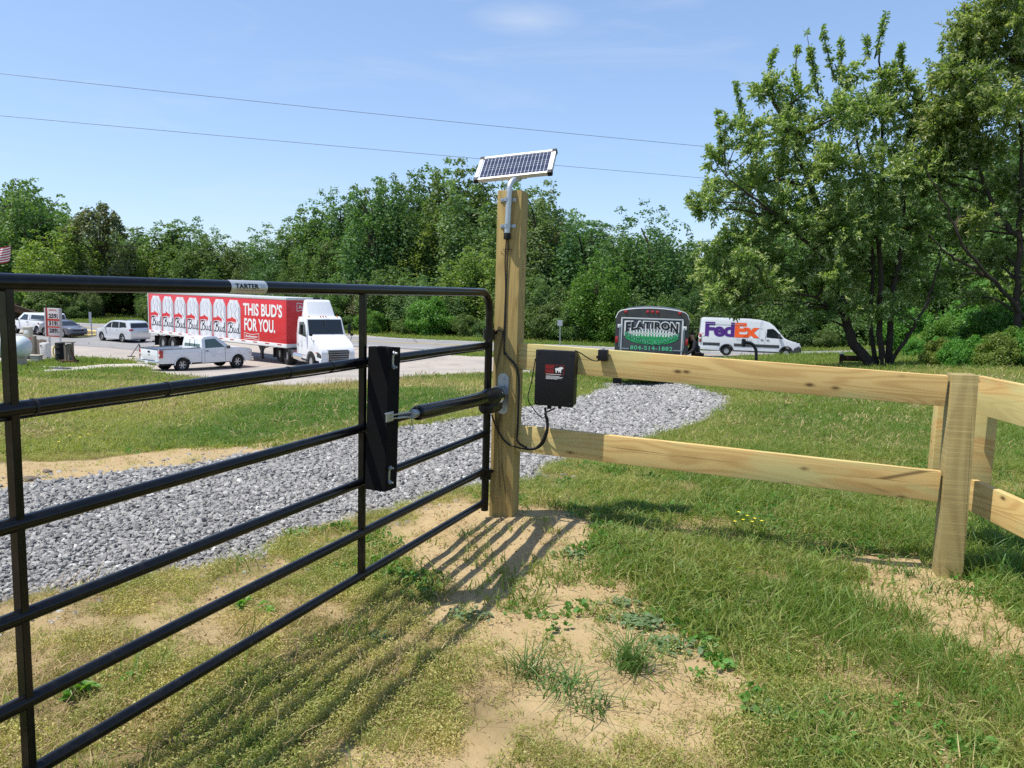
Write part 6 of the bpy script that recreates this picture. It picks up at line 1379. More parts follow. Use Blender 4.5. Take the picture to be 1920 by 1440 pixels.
def tree(kind, var, lf, P, hgt, wid, label, group, name='tree', cat='tree', rz=None, bark=None):
    me, tr = proto(kind, var); key = (kind, var, lf)
    if key not in _mc:
        m2 = me.copy(); m2.materials.clear(); m2.materials.append(LM[lf]); _mc[key] = m2
    s = hgt / (10.0 if kind == 'bush' else 9.7); t = thing(name, label, cat, tuple(P), RNG.uniform(0, 6.28) if rz is None else rz, group); t.scale = (s * wid, s * wid, s)
    link('crown', _mc[key], t); link('trunk', tr, t); return t
SKX = [-400, -150, 0, 60, 100, 145, 190, 230, 300, 360, 420, 480, 520, 560, 620, 680, 730, 780, 830, 880, 930, 1000, 1035, 1060, 1100, 1150, 1180, 1215, 1262, 1290, 1340, 1450, 1600, 1750, 1920, 2300]
SKY = [300, 330, 345, 332, 352, 425, 425, 425, 418, 412, 438, 446, 428, 402, 350, 338, 322, 305, 294, 292, 335, 345, 385, 405, 398, 425, 440, 440, 440, 452, 440, 400, 340, 300, 250, 200]
def road_far(px):                          # distance (y) of the road's far edge along that pixel column
    d = ray(px, 600); best = 80
    for i in range(len(ROADFAR) - 1):
        a, b = np.array(ROADFAR[i], float), np.array(ROADFAR[i + 1], float); k = d[0] / d[1]; den = (b[0] - a[0]) - k * (b[1] - a[1])
        if abs(den) < 1e-9: continue
        t = (k * a[1] - a[0]) / den
        if 0 <= t <= 1: best = a[1] + t * (b[1] - a[1])
    return best
def wood_edge():
    r = np.random.default_rng(11); GB_ = 'trees of the dense wood beyond the road'
    def kindlab(px, lf, kind):
        c = {'dark': 'dark green', 'mid': 'mid green', 'pale': 'greyish green', 'yel': 'yellow green', 'brown': 'brownish green'}[lf]
        s = {'broad': 'broad', 'tall': 'tall narrow', 'sparse': 'thin open', 'spiky': 'feathery'}[kind]
        reg = 'left of the red trailer' if px < 268 else 'behind red trailer and tractor' if px < 690 else 'between tractor and tall post' if px < 930 else 'behind the charcoal trailer' if px < 1290 else 'behind the blossoming tree'
        return f'{s} {c} tree in wood {reg}'
    def put(px, D, ytop, kind, lf, wid):
        a = at(px, 600, D); z = float(H(a[0], a[1])); zt = at(px, ytop, D)[2]; hh = (zt - z); tree(kind, int(r.integers(0, 2)), lf, (a[0], a[1], z - .1), hh, wid * 10 / max(hh, 4) * 1.0 if False else wid, kindlab(px, lf, kind), kindlab(px, lf, kind).replace(' tree in', ' trees in'))
    sky = lambda x: float(np.interp(x, SKX, SKY))
    x = -260
    while x < 2150:                        # back row follows the skyline
        D = road_far(x) + r.uniform(24, 34); tallz = 570 < x < 1010; k = 'tall' if tallz and r.random() < .85 else r.choice(['broad', 'spiky', 'spiky', 'tall'])
        put(x, D, sky(x) + r.uniform(-6, 12), k, r.choice(['dark', 'mid', 'mid']) if tallz else r.choice(['dark', 'mid', 'mid', 'pale']), r.uniform(.85, 1.15) * (1.0 if sky(x) < 370 else 1.45)); x += r.uniform(24, 36)
    x = -230
    while x < 2100:                        # middle row
        D = road_far(x) + r.uniform(15, 22); y0 = sky(x); yt = y0 + r.uniform(.12, .38) * (600 - y0)
        if not (195 < x < 275): put(x, D, yt, r.choice(['broad', 'tall', 'tall', 'spiky']), r.choice(['mid', 'dark', 'mid', 'pale', 'yel', 'brown']), r.uniform(1.0, 1.35)); 
        x += r.uniform(40, 58)
    x = -220
    while x < 2100:                        # front row, low, leaves down to the ground
        D = road_far(x) + r.uniform(8, 12); y0 = sky(x); yt = 600 - r.uniform(.25, .48) * (600 - y0)
        if not (185 < x < 285): put(x, D, yt, 'broad', r.choice(['mid', 'mid', 'dark', 'pale', 'brown']), r.uniform(1.3, 1.7))
        x += r.uniform(48, 66)
    for x in np.arange(195, 290, 15): put(x, 138 + r.uniform(-4, 4), 440 + r.uniform(-20, 40), 'broad', r.choice(['dark', 'mid']), 1.3)
    # trees one can single out
    def single(px, dD, ytop, kind, lf, wid, label, yb=600):
        D = road_far(px) + dD; a = at(px, 600, D); z = float(H(a[0], a[1])); tree(kind, 0, lf, (a[0], a[1], z - .1), at(px, ytop, D)[2] - z, wid, label, None)
    single(115, 11, 418, 'broad', 'yel', 1.45, 'yellow green spreading tree above the left part of the gate top rail')
    single(192, 16, 384, 'sparse', 'brown', 1.1, 'thin bare topped tree rising above its neighbours left of the red trailer')
    single(40, 16, 332, 'broad', 'mid', 1.2, 'tallest leafy tree at the far left of the wood')
    single(1092, 14, 402, 'broad', 'dark', 1.25, 'round dark crowned tree just right of the tall post')
    single(1216, 15, 380, 'spiky', 'dark', 1.25, 'spiky topped dark tree above the charcoal trailer')
    single(700, 17, 330, 'tall', 'dark', 1.2, 'tall dark tree rising above the white tractor')
    single(1120, 6, 470, 'broad', 'bush', 1.2, 'bright green young tree left of the charcoal trailer')
    single(890, 10, 455, 'broad', 'yel', 1.2, 'pale yellow green tree just left of the tall post')
    single(1003, 15, 335, 'tall', 'pale', 1.2, 'pale leaved tree top showing right of the solar panel')
    # bushes along the foot of the wood
    x = -200
    while x < 1700:
        if not (190 < x < 275):
            D = road_far(x) + r.uniform(4.5, 7.5); a = at(x, 600, D); z = float(H(a[0], a[1])); lf = r.choice(['bush', 'mid', 'dark', 'mid']); hh = r.uniform(1.4, 5.2); reg = 'left of the red trailer' if x < 268 else 'behind red trailer and tractor' if x < 690 else 'beside the tall post' if x < 1060 else 'behind the charcoal trailer and van'
            c = {'bush': 'bright green', 'mid': 'mid green', 'dark': 'dark green'}[lf]; lb = f'{c} bush along the wood {reg}'
            tree('bush', int(r.integers(0, 2)), lf, (a[0], a[1], z - .1), hh, r.uniform(.8, 1.2), lb, lb.replace(' bush', ' bushes'), 'bush', 'bush')
        x += r.uniform(34, 70)
    # right hand bushes in front of the road end
    for i, (px, yt, D) in enumerate(((1765, 640, 25.5), (1800, 628, 24.5), (1835, 618, 25), (1870, 608, 24), (1905, 600, 24.5), (1945, 590, 24), (1990, 580, 23.5), (1850, 560, 28), (1910, 540, 28), (1735, 605, 41), (1775, 580, 40), (1815, 560, 42), (1860, 590, 37), (1900, 565, 38), (1950, 540, 39), (2010, 560, 36), (1760, 640, 35), (1820, 640, 33.5), (1880, 650, 32), (1940, 640, 31), (1715, 640, 38), (2060, 500, 40), (1700, 560, 47), (1850, 500, 48), (1930, 470, 46))):
        a = at(px, 640, D); z = float(H(a[0], a[1])); hh = at(px, yt, D)[2] - z
        lb = 'bright low bush right of the blossoming tree trunks' if yt >= 600 else 'bright green shrub in the thicket at right edge'
        tree('bush', i % 2, 'bush' if i % 3 else 'yel', (a[0], a[1], z - .1), max(hh, 1.2), .85, lb, lb.replace(' bush', ' bushes').replace(' shrub', ' shrubs'), 'bush', 'bush')
    for i, (px, yt, D, lf) in enumerate(((1500, 420, 56, 'mid'), (1560, 400, 58, 'dark'), (1640, 380, 54, 'dark'), (1720, 360, 52, 'mid'), (1790, 300, 50, 'mid'), (1860, 240, 50, 'dark'), (1960, 150, 46, 'mid'), (2060, 100, 44, 'mid'))):
        a = at(px, 640, D + 20); z = float(H(a[0], a[1])); tree('broad', i % 2, lf, (a[0], a[1], z - .1), at(px, yt, D + 20)[2] - z, 1.15, 'leafy tree standing close behind the blossoming tree', 'leafy trees close behind the blossoming tree')
wood_edge()
def near_tree(name, label, stems, lobes, spires, D0, seed, leaf='cherry', ls=.062, dens=24, race=True, cat='tree', lpt=40):
    r = np.random.default_rng(seed); base = at(*stems[0][0][:2], D0 + (stems[0][0][2] if len(stems[0][0]) > 2 else 0)); z = float(H(base[0], base[1])); t = thing(name, label, cat, (base[0], base[1], z)); o = np.array(t.location)
    S = []
    for st in stems:
        P = [at(p[0], p[1], D0 + p[2]) - o for p in st['p']] if isinstance(st, dict) else [at(p[0], p[1], D0 + p[2]) - o for p in st]
        S.append(P)
    pts = []
    for k, (P, st) in enumerate(zip(S, stems)):
        n = len(P); r0 = st[0][3] if len(st[0]) > 3 else .13; Q = np.array(spl3(P, 5)); Q[1:-1] += r.normal(0, .03, Q[1:-1].shape)
        if abs(Q[0][2]) < .6 : Q[0][2] = -.15
        R = np.linspace(r0, r0 * .22, len(Q)); MB().tube(Q, list(R), 9).build('stem', M['bark'], t, smooth=True); pts += [(q, rr) for q, rr in zip(Q, R)]
    PQ = np.array([p[0] for p in pts]); PR = np.array([p[1] for p in pts]); C = []; A = []; RC = []; RA = []; T = []; tw = MB()
    def leaves(a, b, n, bright):
        d = b - a; L_ = np.linalg.norm(d); u = d / (L_ + 1e-9); q = r.uniform(.12, 1.0, n); off = unit(r.normal(0, 1, (n, 3))); p = a + d * q[:, None] + off * r.uniform(.03, .14, (n, 1)); C.append(p); A.append(unit(off * .9 + u * .6 + [0, 0, -.35])); T.append(np.clip(bright + r.normal(0, .22, n), 0, 1))
    lobes = list(lobes) + [(px + r.uniform(-34, 34), py + r.uniform(-34, 34), dD + r.uniform(-1.3, 1.3), R * r.uniform(.6, .9)) for (px, py, dD, R) in lobes if R > .7]
    for (px, py, dD, R) in lobes:
        c = at(px, py, D0 + dD) - o; below = PQ[:, 2] < c[2] - .15 * R; dd = np.linalg.norm(PQ - c, axis=1) + np.where(below, 0, 5) ; i = int(np.argmin(dd)); s = PQ[i]; mid = (s + c) / 2 + r.normal(0, .12, 3) + [0, 0, .1]
        br = spl3([s, mid, c], 4); tw.tube(br, list(np.linspace(min(PR[i] * .8, .05), .018, len(br))), 6); nt_ = int(dens * R * R); bright = r.uniform(.15, .6)
        for k in range(nt_):
            d = unit(r.normal(0, 1, 3) + [0, 0, .25]); a = c + d * R * r.uniform(.0, .35); b = c + d * R * r.uniform(.7, 1.12) * [1, 1, .9] + [0, 0, -.06]
            if k % 2 == 0: tw.tube([a, b], [.008, .004], 3, False)
            leaves(a, b, lpt, bright)
            if race:
                for _ in range(5): q = a + (b - a) * r.uniform(.45, 1); RC.append(q); RA.append(unit(d + r.normal(0, .6, 3) + [0, 0, .2]))
    for (x0, y0, x1, y1, dD, w) in spires:
        a = at(x0, y0, D0 + dD) - o; b = at(x1, y1, D0 + dD + r.uniform(-.3, .3)) - o; tw.tube([a, (a + b) / 2, b], [.03, .02, .006], 5); L_ = np.linalg.norm(b - a)
        for k in range(int(L_ * 12)):
            q = a + (b - a) * r.uniform(.0, 1); e = q + unit(r.normal(0, 1, 3) + [0, 0, .6]) * w * .8 * r.uniform(.4, 1.1) * (1.1 - .6 * np.linalg.norm(q - a) / L_); leaves(q, e, 20, .35)
            if race and k % 2: RC.append(e); RA.append(unit(e - q))
    C = np.concatenate(C); A = np.concatenate(A); T = np.concatenate(T); Nn = unit(np.cross(A, r.normal(0, 1, A.shape))); s = ls * r.uniform(.65, 1.3, (len(C), 1)); V, F = quads(C, A, Nn, s, s * .45)
    me = new_mesh('foliage', V, F, [LM[leaf]]); add_tint(me, T); link('crown', me, t); tw.build('twigs', M['bark'], t)['kind'] = 'stuff'
    if race and RC:
        RC = np.array(RC); RA = np.array(RA); n = len(RC); A1 = unit(RA); B1 = unit(np.cross(A1, r.normal(0, 1, A1.shape))); V1, F1 = quads(RC + A1 * .05, A1, B1, .095, .019); B2 = np.cross(A1, B1); V2, F2 = quads(RC + A1 * .05, A1, B2, .095, .019)
        me = new_mesh('blossom', np.vstack([V1, V2]), np.vstack([F1, F2 + len(V1)]), [LM['race']]); add_tint(me, r.uniform(0, 1, 2 * n)); link('blossom_spikes', me, t)['kind'] = 'stuff'
    return t
def spl3(P, n=5):
    P = [np.array(p, float) for p in P]; o = []
    for i in range(len(P) - 1):
        p0, p1, p2, p3 = P[max(i - 1, 0)], P[i], P[i + 1], P[min(i + 2, len(P) - 1)]
        for q in np.linspace(0, 1, n + 1)[:-1]: o.append(.5 * ((2 * p1) + (-p0 + p2) * q + (2 * p0 - 5 * p1 + 4 * p2 - p3) * q * q + (-p0 + 3 * p1 - 3 * p2 + p3) * q ** 3))
    return o + [P[-1]]
near_tree('cherry_tree', 'large many stemmed tree with pale blossom spikes behind the fence right of the van',
    [[(1642, 694, 0, .20), (1606, 650, .1), (1586, 600, .2), (1566, 500, .2), (1520, 350, .1), (1460, 210, 0), (1440, 150, 0)],
     [(1646, 694, .2, .09), (1632, 600, .3), (1634, 450, .2), (1610, 280, .3), (1565, 120, .2)],
     [(1652, 694, -.1, .12), (1650, 600, -.2), (1652, 430, -.1), (1655, 260, 0), (1650, 90, 0)],
     [(1662, 694, .1, .13), (1670, 600, .1), (1690, 430, .3), (1700, 260, .4), (1740, 160, .3)],
     [(1664, 694, -.2, .08), (1690, 648, -.4), (1722, 600, -.5), (1755, 520, -.5), (1762, 468, -.4)],
     [(1580, 560, .2, .09), (1540, 480, -.4), (1450, 400, -.8), (1360, 330, -.9)],
     [(1584, 590, .2, .06), (1530, 560, -.6), (1450, 540, -1.0), (1390, 560, -1.1)]],
    [(1440, 170, 0, .85), (1400, 250, -.4, 1.0), (1360, 235, -.8, .5), (1340, 300, -.6, .7), (1330, 380, -.8, .85), (1312, 395, -.5, .45), (1400, 350, 0, 1.2), (1480, 270, .4, 1.2), (1500, 180, .0, .8), (1560, 220, -.5, 1.15), (1560, 330, -.8, 1.3), (1640, 220, .2, 1.3),
     (1640, 330, -1.0, 1.3), (1720, 230, .4, 1.25), (1700, 160, 0, .8), (1790, 260, .6, 1.1), (1720, 330, -.7, 1.2), (1480, 400, -.8, 1.35), (1400, 460, -.4, 1.15), (1370, 530, -.7, .95), (1340, 470, .2, .8), (1440, 535, -1.1, .95), (1690, 580, -.7, .6), (1605, 575, -1.0, .6), (1735, 545, .6, .9), (1700, 500, .9, 1.0), (1350, 560, -.3, .8), (1395, 570, -.6, .7), (1330, 500, .3, .8),
     (1500, 520, 0, 1.3), (1560, 430, -.6, 1.4), (1570, 530, .8, 1.2), (1640, 430, -.8, 1.3), (1640, 520, .9, 1.2), (1490, 582, -.8, .62), (1545, 580, -.3, .75), (1640, 585, -1.2, .55), (1668, 560, -1.2, .5), (1720, 420, .5, 1.1), (1450, 330, 1.0, 1.1), (1560, 400, 1.6, 1.4), (1650, 380, 1.5, 1.3), (1600, 140, .2, .7), (1660, 150, .1, .8), (1600, 470, 1.2, 1.3), (1440, 500, .9, 1.2), (1560, 520, -1.2, .9), (1420, 420, .8, 1.1)],
    [(1440, 160, 1452, 88, 0, .22), (1490, 160, 1495, 80, .1, .2), (1535, 180, 1512, 60, .1, .2), (1565, 150, 1540, 52, .2, .2), (1580, 160, 1575, 75, .2, .25), (1640, 110, 1662, 22, 0, .25), (1630, 110, 1622, 65, 0, .22), (1680, 130, 1695, 75, 0, .22), (1700, 160, 1688, 95, 0, .2), (1400, 250, 1378, 152, -.4, .2), (1355, 300, 1345, 210, -.5, .22), (1310, 400, 1288, 368, -.5, .2), (1340, 320, 1322, 310, -.5, .2), (1750, 200, 1740, 110, .2, .22), (1770, 190, 1765, 80, .3, .25)],
    27.0, 5, dens=38, lpt=42, ls=.064)
near_tree('cherry_tree', 'big blossoming tree cut by the right edge with bare twisting limbs',
    [[(1905, 700, 0, .13), (1908, 560, 0), (1912, 420, .1), (1915, 280, .2), (1900, 120, .2)],
     [(1925, 600, 0, .075), (1867, 530, -.5), (1809, 462, -.8), (1775, 389, -.8), (1731, 311, -.8)],
     [(1912, 450, 0, .10), (1870, 400, .5), (1830, 300, .6), (1800, 200, .6)],
     [(1915, 380, .1, .12), (1980, 260, .2), (2030, 130, .3)], [(1862, 525, -.5, .06), (1800, 490, -.6), (1765, 465, -.7), (1740, 440, -.7)]],
    [(1800, 170, .3, 1.0), (1770, 225, .6, 1.1), (1830, 80, .2, 1.0), (1790, 120, .5, .8), (1860, 20, .3, 1.2), (1800, 260, .9, 1.2), (1750, 300, 1.2, 1.0), (1850, 120, 0, 1.2), (1900, 60, .2, 1.2), (1960, 120, 0, 1.3), (1880, 200, -.5, 1.2), (1820, 190, .4, .9), (1950, 240, .3, 1.4), (1850, 290, .3, 1.0), (1900, 350, .9, 1.0), (1960, 380, 0, 1.3), (1830, 380, 1.0, .9), (1790, 300, .9, .8), (1870, 480, 1.2, .9), (1940, 500, .8, 1.1), (2010, 20, .2, 1.3), (1900, -30, .2, 1.1), (2040, 200, .2, 1.6), (1800, 420, 1.3, .8), (1760, 350, 1.3, .7), (1780, 520, 1.5, .7), (1830, 560, 1.6, .7)],
    [(1820, 120, 1800, 45, 0, .25), (1860, 60, 1868, -10, 0, .25), (1800, 200, 1790, 95, .3, .22)],
    25.5, 9, dens=42, lpt=40, ls=.064)
# ================================================================== ground cover
def sample(n, r0, r1, half, power=1.0, seed=0, back=0.0):
    n = int(n * half / rad(40)); r = np.random.default_rng(seed); u = r.uniform(0, 1, n)
    if power == 1.0: R = r0 * (r1 / r0) ** u                     # density falls with the square of the distance
    else: R = (r0 ** (2 - power) + u * (r1 ** (2 - power) - r0 ** (2 - power))) ** (1 / (2 - power))
    A = r.uniform(-half, half, n); return R * np.sin(A), R * np.cos(A), R, r
def place_cover(name, label, cat, variants, mat, X, Y, keep, smin, smax, tint, seed, tilt=.12, dz=0):
    X = X[keep]; Y = Y[keep]; tint = tint[keep] if hasattr(tint, '__len__') else np.full(len(X), tint); r = np.random.default_rng(seed); n = len(X); Z = H(X, Y) + dz
    sm = smin[keep] if hasattr(smin, '__len__') else smin; sx = smax[keep] if hasattr(smax, '__len__') else smax
    rot = np.stack([r.normal(0, tilt, n), r.normal(0, tilt, n), r.uniform(0, 6.28, n)], 1); return scatter(name, label, cat, variants, mat, np.stack([X, Y, Z], 1), rot, sm + (sx - sm) * r.uniform(0, 1, n) ** 1.5, np.clip(tint + r.normal(0, .16, n), 0, 1), r.integers(0, len(variants), n))
inview = rad(52)
def lush(X, Y): return np.clip((fbm(X, Y, .55, 71, 3) - .44) * 4 - np.clip((.1 - X) / .8, 0, 1) * .7 + np.clip((X - .35) / 1.1, 0, 1) * .8, 0, 1)    # greener, longer towards the right
def cover():
    # --- near turf 1.1 .. 9 m
    tf = [tuft(16, .042, .024, .0040, .9, s) for s in range(4)]
    X, Y, R, r = sample(150000, 1.1, 9.5, inview, 1.0, 1); d, g = masks(X, Y); lu = lush(X, Y); pt = fbm(X, Y, 3.1, 81, 3)
    dens = np.minimum(1.0, (R / 3.4) ** 2 * .95) * (.22 + .78 * lu) * np.clip((pt - .30) * 4, .10, 1)
    keep = (g < .3) & (r.uniform(0, 1, len(X)) < dens * (1 - d * .975))
    place_cover('short_grass', 'short mixed green grass growing round the gate and fence', 'grass', tf, M['grassb'], X, Y, keep, .55 + .5 * lu, 1.1 + 1.3 * lu, .95 - .55 * lu, 2, .25)
    wd = [leafclump(110, .058, .046, .0085, s) for s in range(5)]
    X, Y, R, r = sample(80000, 1.1, 9.5, inview, 1.0, 3); d, g = masks(X, Y); lu = lush(X, Y); pt = fbm(X, Y, 2.6, 91, 4)
    dens = np.minimum(1.0, (R / 3.2) ** 2) * np.clip((pt - .40) * 6, .03, 1) * (1 - .75 * lu)
    keep = (g < .35) & (r.uniform(0, 1, len(X)) < dens * (1 - d * .97))
    place_cover('chickweed', 'yellow green low weeds spread over the dry ground', 'weeds', wd, M['weed'], X, Y, keep, .5, 1.25, np.clip(1.25 - 1.3 * pt + (fbm(X, Y, 9, 5, 2) - .5), 0, 1), 4, .15)
    cl = [leafclump(30, .06, .04, .024, 20 + s, .8) for s in range(3)]
    X, Y, R, r = sample(40000, 1.1, 12, inview, 1.0, 5); d, g = masks(X, Y); pt = fbm(X, Y, 1.7, 101, 4); lu = lush(X, Y)
    keep = (g < .2) & (r.uniform(0, 1, len(X)) < np.minimum(1, (R / 3.5) ** 2) * np.clip((pt - .5) * 6, 0, 1) * (.35 + .65 * lu) * (1 - d))
    place_cover('clover', 'small dark green clover patches among the grass', 'clover', cl, M['clover'], X, Y, keep, .6, 1.3, .5, 6, .15)
    st = [tuft(9, .045, .03, .0030, 2.2, 40 + s, 2) for s in range(3)]
    X, Y, R, r = sample(60000, 1.1, 9.5, inview, 1.0, 7); d, g = masks(X, Y); pt = fbm(X, Y, 3.5, 111, 3)
    keep = (g < .5) & (r.uniform(0, 1, len(X)) < np.minimum(1, (R / 3.2) ** 2) * np.clip((pt - .35) * 3, .1, 1) * (1 - d * .72))
    place_cover('dry_straw', 'dry tan straw and dead grass lying between the weeds', 'straw', st, M['straw'], X, Y, keep, .5, 1.3, .5, 8, .5)
    lg = [tuft(14, .15, .035, .0050, .65, 60 + s, 4) for s in range(3)]
    X, Y, R, r = sample(44000, 1.3, 10, inview, 1.0, 9); d, g = masks(X, Y); lu = lush(X, Y); pt = fbm(X, Y, 1.3, 121, 3)
    keep = (g < .1) & (r.uniform(0, 1, len(X)) < np.minimum(1, (R / 3.6) ** 2) * np.clip((pt - .38) * 4, 0, 1) * np.clip((X - .55) / 1.3, .02, 1) * (1 - d * .97))
    place_cover('long_grass', 'longer green grass blades on the right side of the post', 'grass', lg, M['grassb'], X, Y, keep, .5, 1.15, .28, 10, .15)
    # --- lawn 8 .. 26 m and rough field beyond
    md = [tuft(26, .085, .08, .010, .8, 80 + s, 2) for s in range(4)]
    X, Y, R, r = sample(120000, 7.5, 30, inview, 1.0, 11); d, g = masks(X, Y); pt = fbm(X, Y, .5, 131, 4); gc = np.clip(sdist(GREEN_C, X, Y) / 1.2 + .6, 0, 1); lot = inside(LOT, X, Y)
    keep = (g < .3) & ~lot & (r.uniform(0, 1, len(X)) < (1 - d * .93) * (.55 + .45 * np.clip((pt - .3) * 3, 0, 1)))
    tn = np.where(X > 0, .55, .88) - gc * .8 + (pt - .5) * 1.0
    place_cover('field_grass', 'rough yellowish green field grass between the gravel and the yard', 'grass', md, M['grassb'], X, Y, keep, np.clip(R / 16, .55, 1.1), np.clip(R / 9, 1, 1.9), tn, 12, .15)
    fd = [tuft(34, .16, .22, .030, .6, 90 + s, 2) for s in range(3)]
    X, Y, R, r = sample(60000, 26, 150, inview, 1.0, 13); lot = inside(LOT, X, Y) | inside(ribbon(.3, 11.3), X, Y) | inside(APRON, X, Y) | inside(SLAB, X, Y); pt = fbm(X, Y, .15, 141, 3)
    place_cover('far_grass', 'distant grass on the verges and the field by the road', 'grass', fd, M['grassb'], X, Y, ~lot, np.clip(R / 50, .6, 1.5), np.clip(R / 30, 1.2, 2.6), .4 + (pt - .5) * .9, 14, .12)
    X, Y, R, r = sample(60000, 8, 34, inview, 1.0, 19); d, g = masks(X, Y); pt = fbm(X, Y, .8, 171, 4); gc = np.clip(sdist(GREEN_C, X, Y) / 1.2 + .6, 0, 1)
    keep = (g < .2) & ~inside(LOT, X, Y) & (r.uniform(0, 1, len(X)) < np.clip((pt - .38) * 4, .05, .9) * np.where(X < 0, 1, .45) * (1 - gc * .8) * (1 - d * .6))
    place_cover('dry_field_grass', 'dry straw coloured stalks mixed through the field grass', 'grass', [tuft(14, .10, .09, .011, 1.1, 130 + s, 2) for s in range(3)], M['straw'], X, Y, keep, np.clip(R / 16, .55, 1.1), np.clip(R / 9, 1, 1.8), .3, 20, .25)
    tl = [tuft(7, .42, .10, .012, .25, 95 + s, 3) for s in range(2)]
    X, Y, R, r = sample(26000, 14, 48, inview, 1.0, 15); pt = fbm(X, Y, .7, 151, 3); e = np.abs(sdist(LOT, X, Y) + .8); d, g = masks(X, Y)
    keep = (g < .1) & ~inside(LOT, X, Y) & (r.uniform(0, 1, len(X)) < np.clip(1.2 - e / 1.8, .03, 1) * np.clip((pt - .4) * 5, 0, 1) * .6)
    place_cover('tall_grass', 'thin tall seeding grass stalks along the yard edge', 'grass', tl, M['straw'], X, Y, keep, .5, 1.1, .3, 16, .1)
cover()
def gravel():
    vs = []
    for s in range(8):
        r = np.random.default_rng(200 + s); bm = bmesh.new(); bmesh.ops.create_icosphere(bm, subdivisions=1, radius=.5); sc = r.uniform(.5, 1.3, 3); sc[2] *= .55
        cut = unit(r.normal(0, 1, (5, 3)))
        for v in bm.verts:
            p = np.array(v.co)
            for c in cut:
                q = p @ c
                if q > .30: p = p - c * (q - .30) * .85
            v.co = Vector(p * sc * 1.15)
        me = bpy.data.meshes.new('stone'); bm.to_mesh(me); bm.free(); vs.append(me)
    X, Y, R, r = sample(290000, 2.0, 24, rad(50), 1.0, 21); d, g = masks(X, Y)
    cap = np.minimum(1, (R / 4.9) ** 2); stray = (sdist(GRAVEL, X, Y) > -.35) & (r.uniform(0, 1, len(X)) < .06) & (R < 12); keep = ((g > .4) & (r.uniform(0, 1, len(X)) < cap)) | stray
    X = X[keep]; Y = Y[keep]; R = R[keep]; n = len(X); s = np.clip(.0235 * (R / 5.2) ** .75, .020, .066) * r.uniform(.5, 1.9, n); Z = H(X, Y) - .012 + s * .22
    scatter('gravel', 'loose crushed grey stone gravel covering the driveway', 'gravel', vs, M['stone'], np.stack([X, Y, Z], 1), np.stack([r.normal(0, .45, n), r.normal(0, .45, n), r.uniform(0, 6.28, n)], 1), s, np.clip(r.normal(.42, .24, n), 0, 1), r.integers(0, 8, n))
    # crumbs of soil
    X, Y, R, r = sample(26000, 1.2, 9, inview, 1.0, 23); d, g = masks(X, Y); keep = (d > .5) & (g < .3) & (r.uniform(0, 1, len(X)) < np.minimum(1, (R / 4) ** 2)); X = X[keep]; Y = Y[keep]; n = len(X); s = .0035 * r.uniform(.4, 2.2, n) ** 1.8
    t = NT('soil_crumb'); M['crumb'] = t.end(t.bsdf(t.mix(t.attr('tint', 'INSTANCER'), (.30, .20, .095), (.42, .30, .165)), .95, 0, spec=.1))
    vs2 = [v.copy() for v in vs[:3]]; scatter('soil_crumbs', 'small crumbs of sandy soil on the bare patches', 'soil', vs2, M['crumb'], np.stack([X, Y, H(X, Y) + s * .2], 1), r.uniform(0, 6, (n, 3)), s, r.uniform(0, 1, n), r.integers(0, 3, n))
gravel()
# ------------------------------------------------ single plants near the camera
def leaf_blade(L_, W_, droop, seed, lobed=False, curl=.15, n=6):
    """one leaf along +x lying from the crown of the plant outwards: folded along its midrib, arched"""
    r = np.random.default_rng(seed); V = []; F = []
    for i in range(n + 1):
        t = i / n; w = W_ * (math.sin(math.pi * min(t * .92 + .06, 1)) ** .8) * (1 if not lobed else (.72 + .38 * math.cos(i * math.pi))); z = L_ * (droop[0] * t - droop[1] * t * t) + r.normal(0, .002); c = np.array([L_ * t * (1 - .12 * abs(droop[0])), 0, z]); up = np.array([0, 0, w * curl * 1.2])
        V += [c + [0, -w / 2, 0] + up, c, c + [0, w / 2, 0] + up]
    for i in range(n):
        b = 3 * i; F += [(b, b + 1, b + 4, b + 3), (b + 1, b + 2, b + 5, b + 4)]
    return V, F
_pl = {}
def rosette(px, py, size, kind, mat, label, name='weed_plant', cat='weed', nleaf=18, tone=None, group=None, seed=0):
    g = G(px, py); z = float(H(g[0], g[1])); t = thing(name, label, cat, (g[0], g[1], z), 0, group); r = np.random.default_rng(seed)
    ms_ = []
    for k in range(3):
        key = (kind, k)
        if key not in _pl:
            if kind == 'flat': V, F = leaf_blade(1, .46, (.42, .42), k, False, .25)
            elif kind == 'lobed': V, F = leaf_blade(1, .36, (.35, .35), k + 9, True, .2, 9)
            else: V, F = leaf_blade(1, .30, (.85, .75), k + 5, False, .3)
            me = new_mesh('leaf', V, F, [mat], True); a = me.attributes.new('tint', 'FLOAT', 'POINT'); a.data.foreach_set('value', np.full(len(me.vertices), .25 + .25 * k, np.float32)); _pl[key] = me
        ms_.append(_pl[key])
    for i in range(nleaf):
        a = i * 2.399 + r.normal(0, .25); s = size * r.uniform(.55, 1.05) * (1 - .35 * (i / nleaf)); o = link('leaf', ms_[i % 3], t); o.rotation_euler = (r.normal(0, .18), -.12 - .5 * (i / nleaf) * (1.0 if kind != 'flat' else .55) + r.normal(0, .12), a); o.scale = (s, s * r.uniform(.8, 1.25), s); o.location = (r.normal(0, size * (.9 if kind == 'flat' else .25)), r.normal(0, size * (.6 if kind == 'flat' else .25)), .004 + .012 * i / nleaf)
    return t
GR = 'grey green leafy weeds flat on the soil'
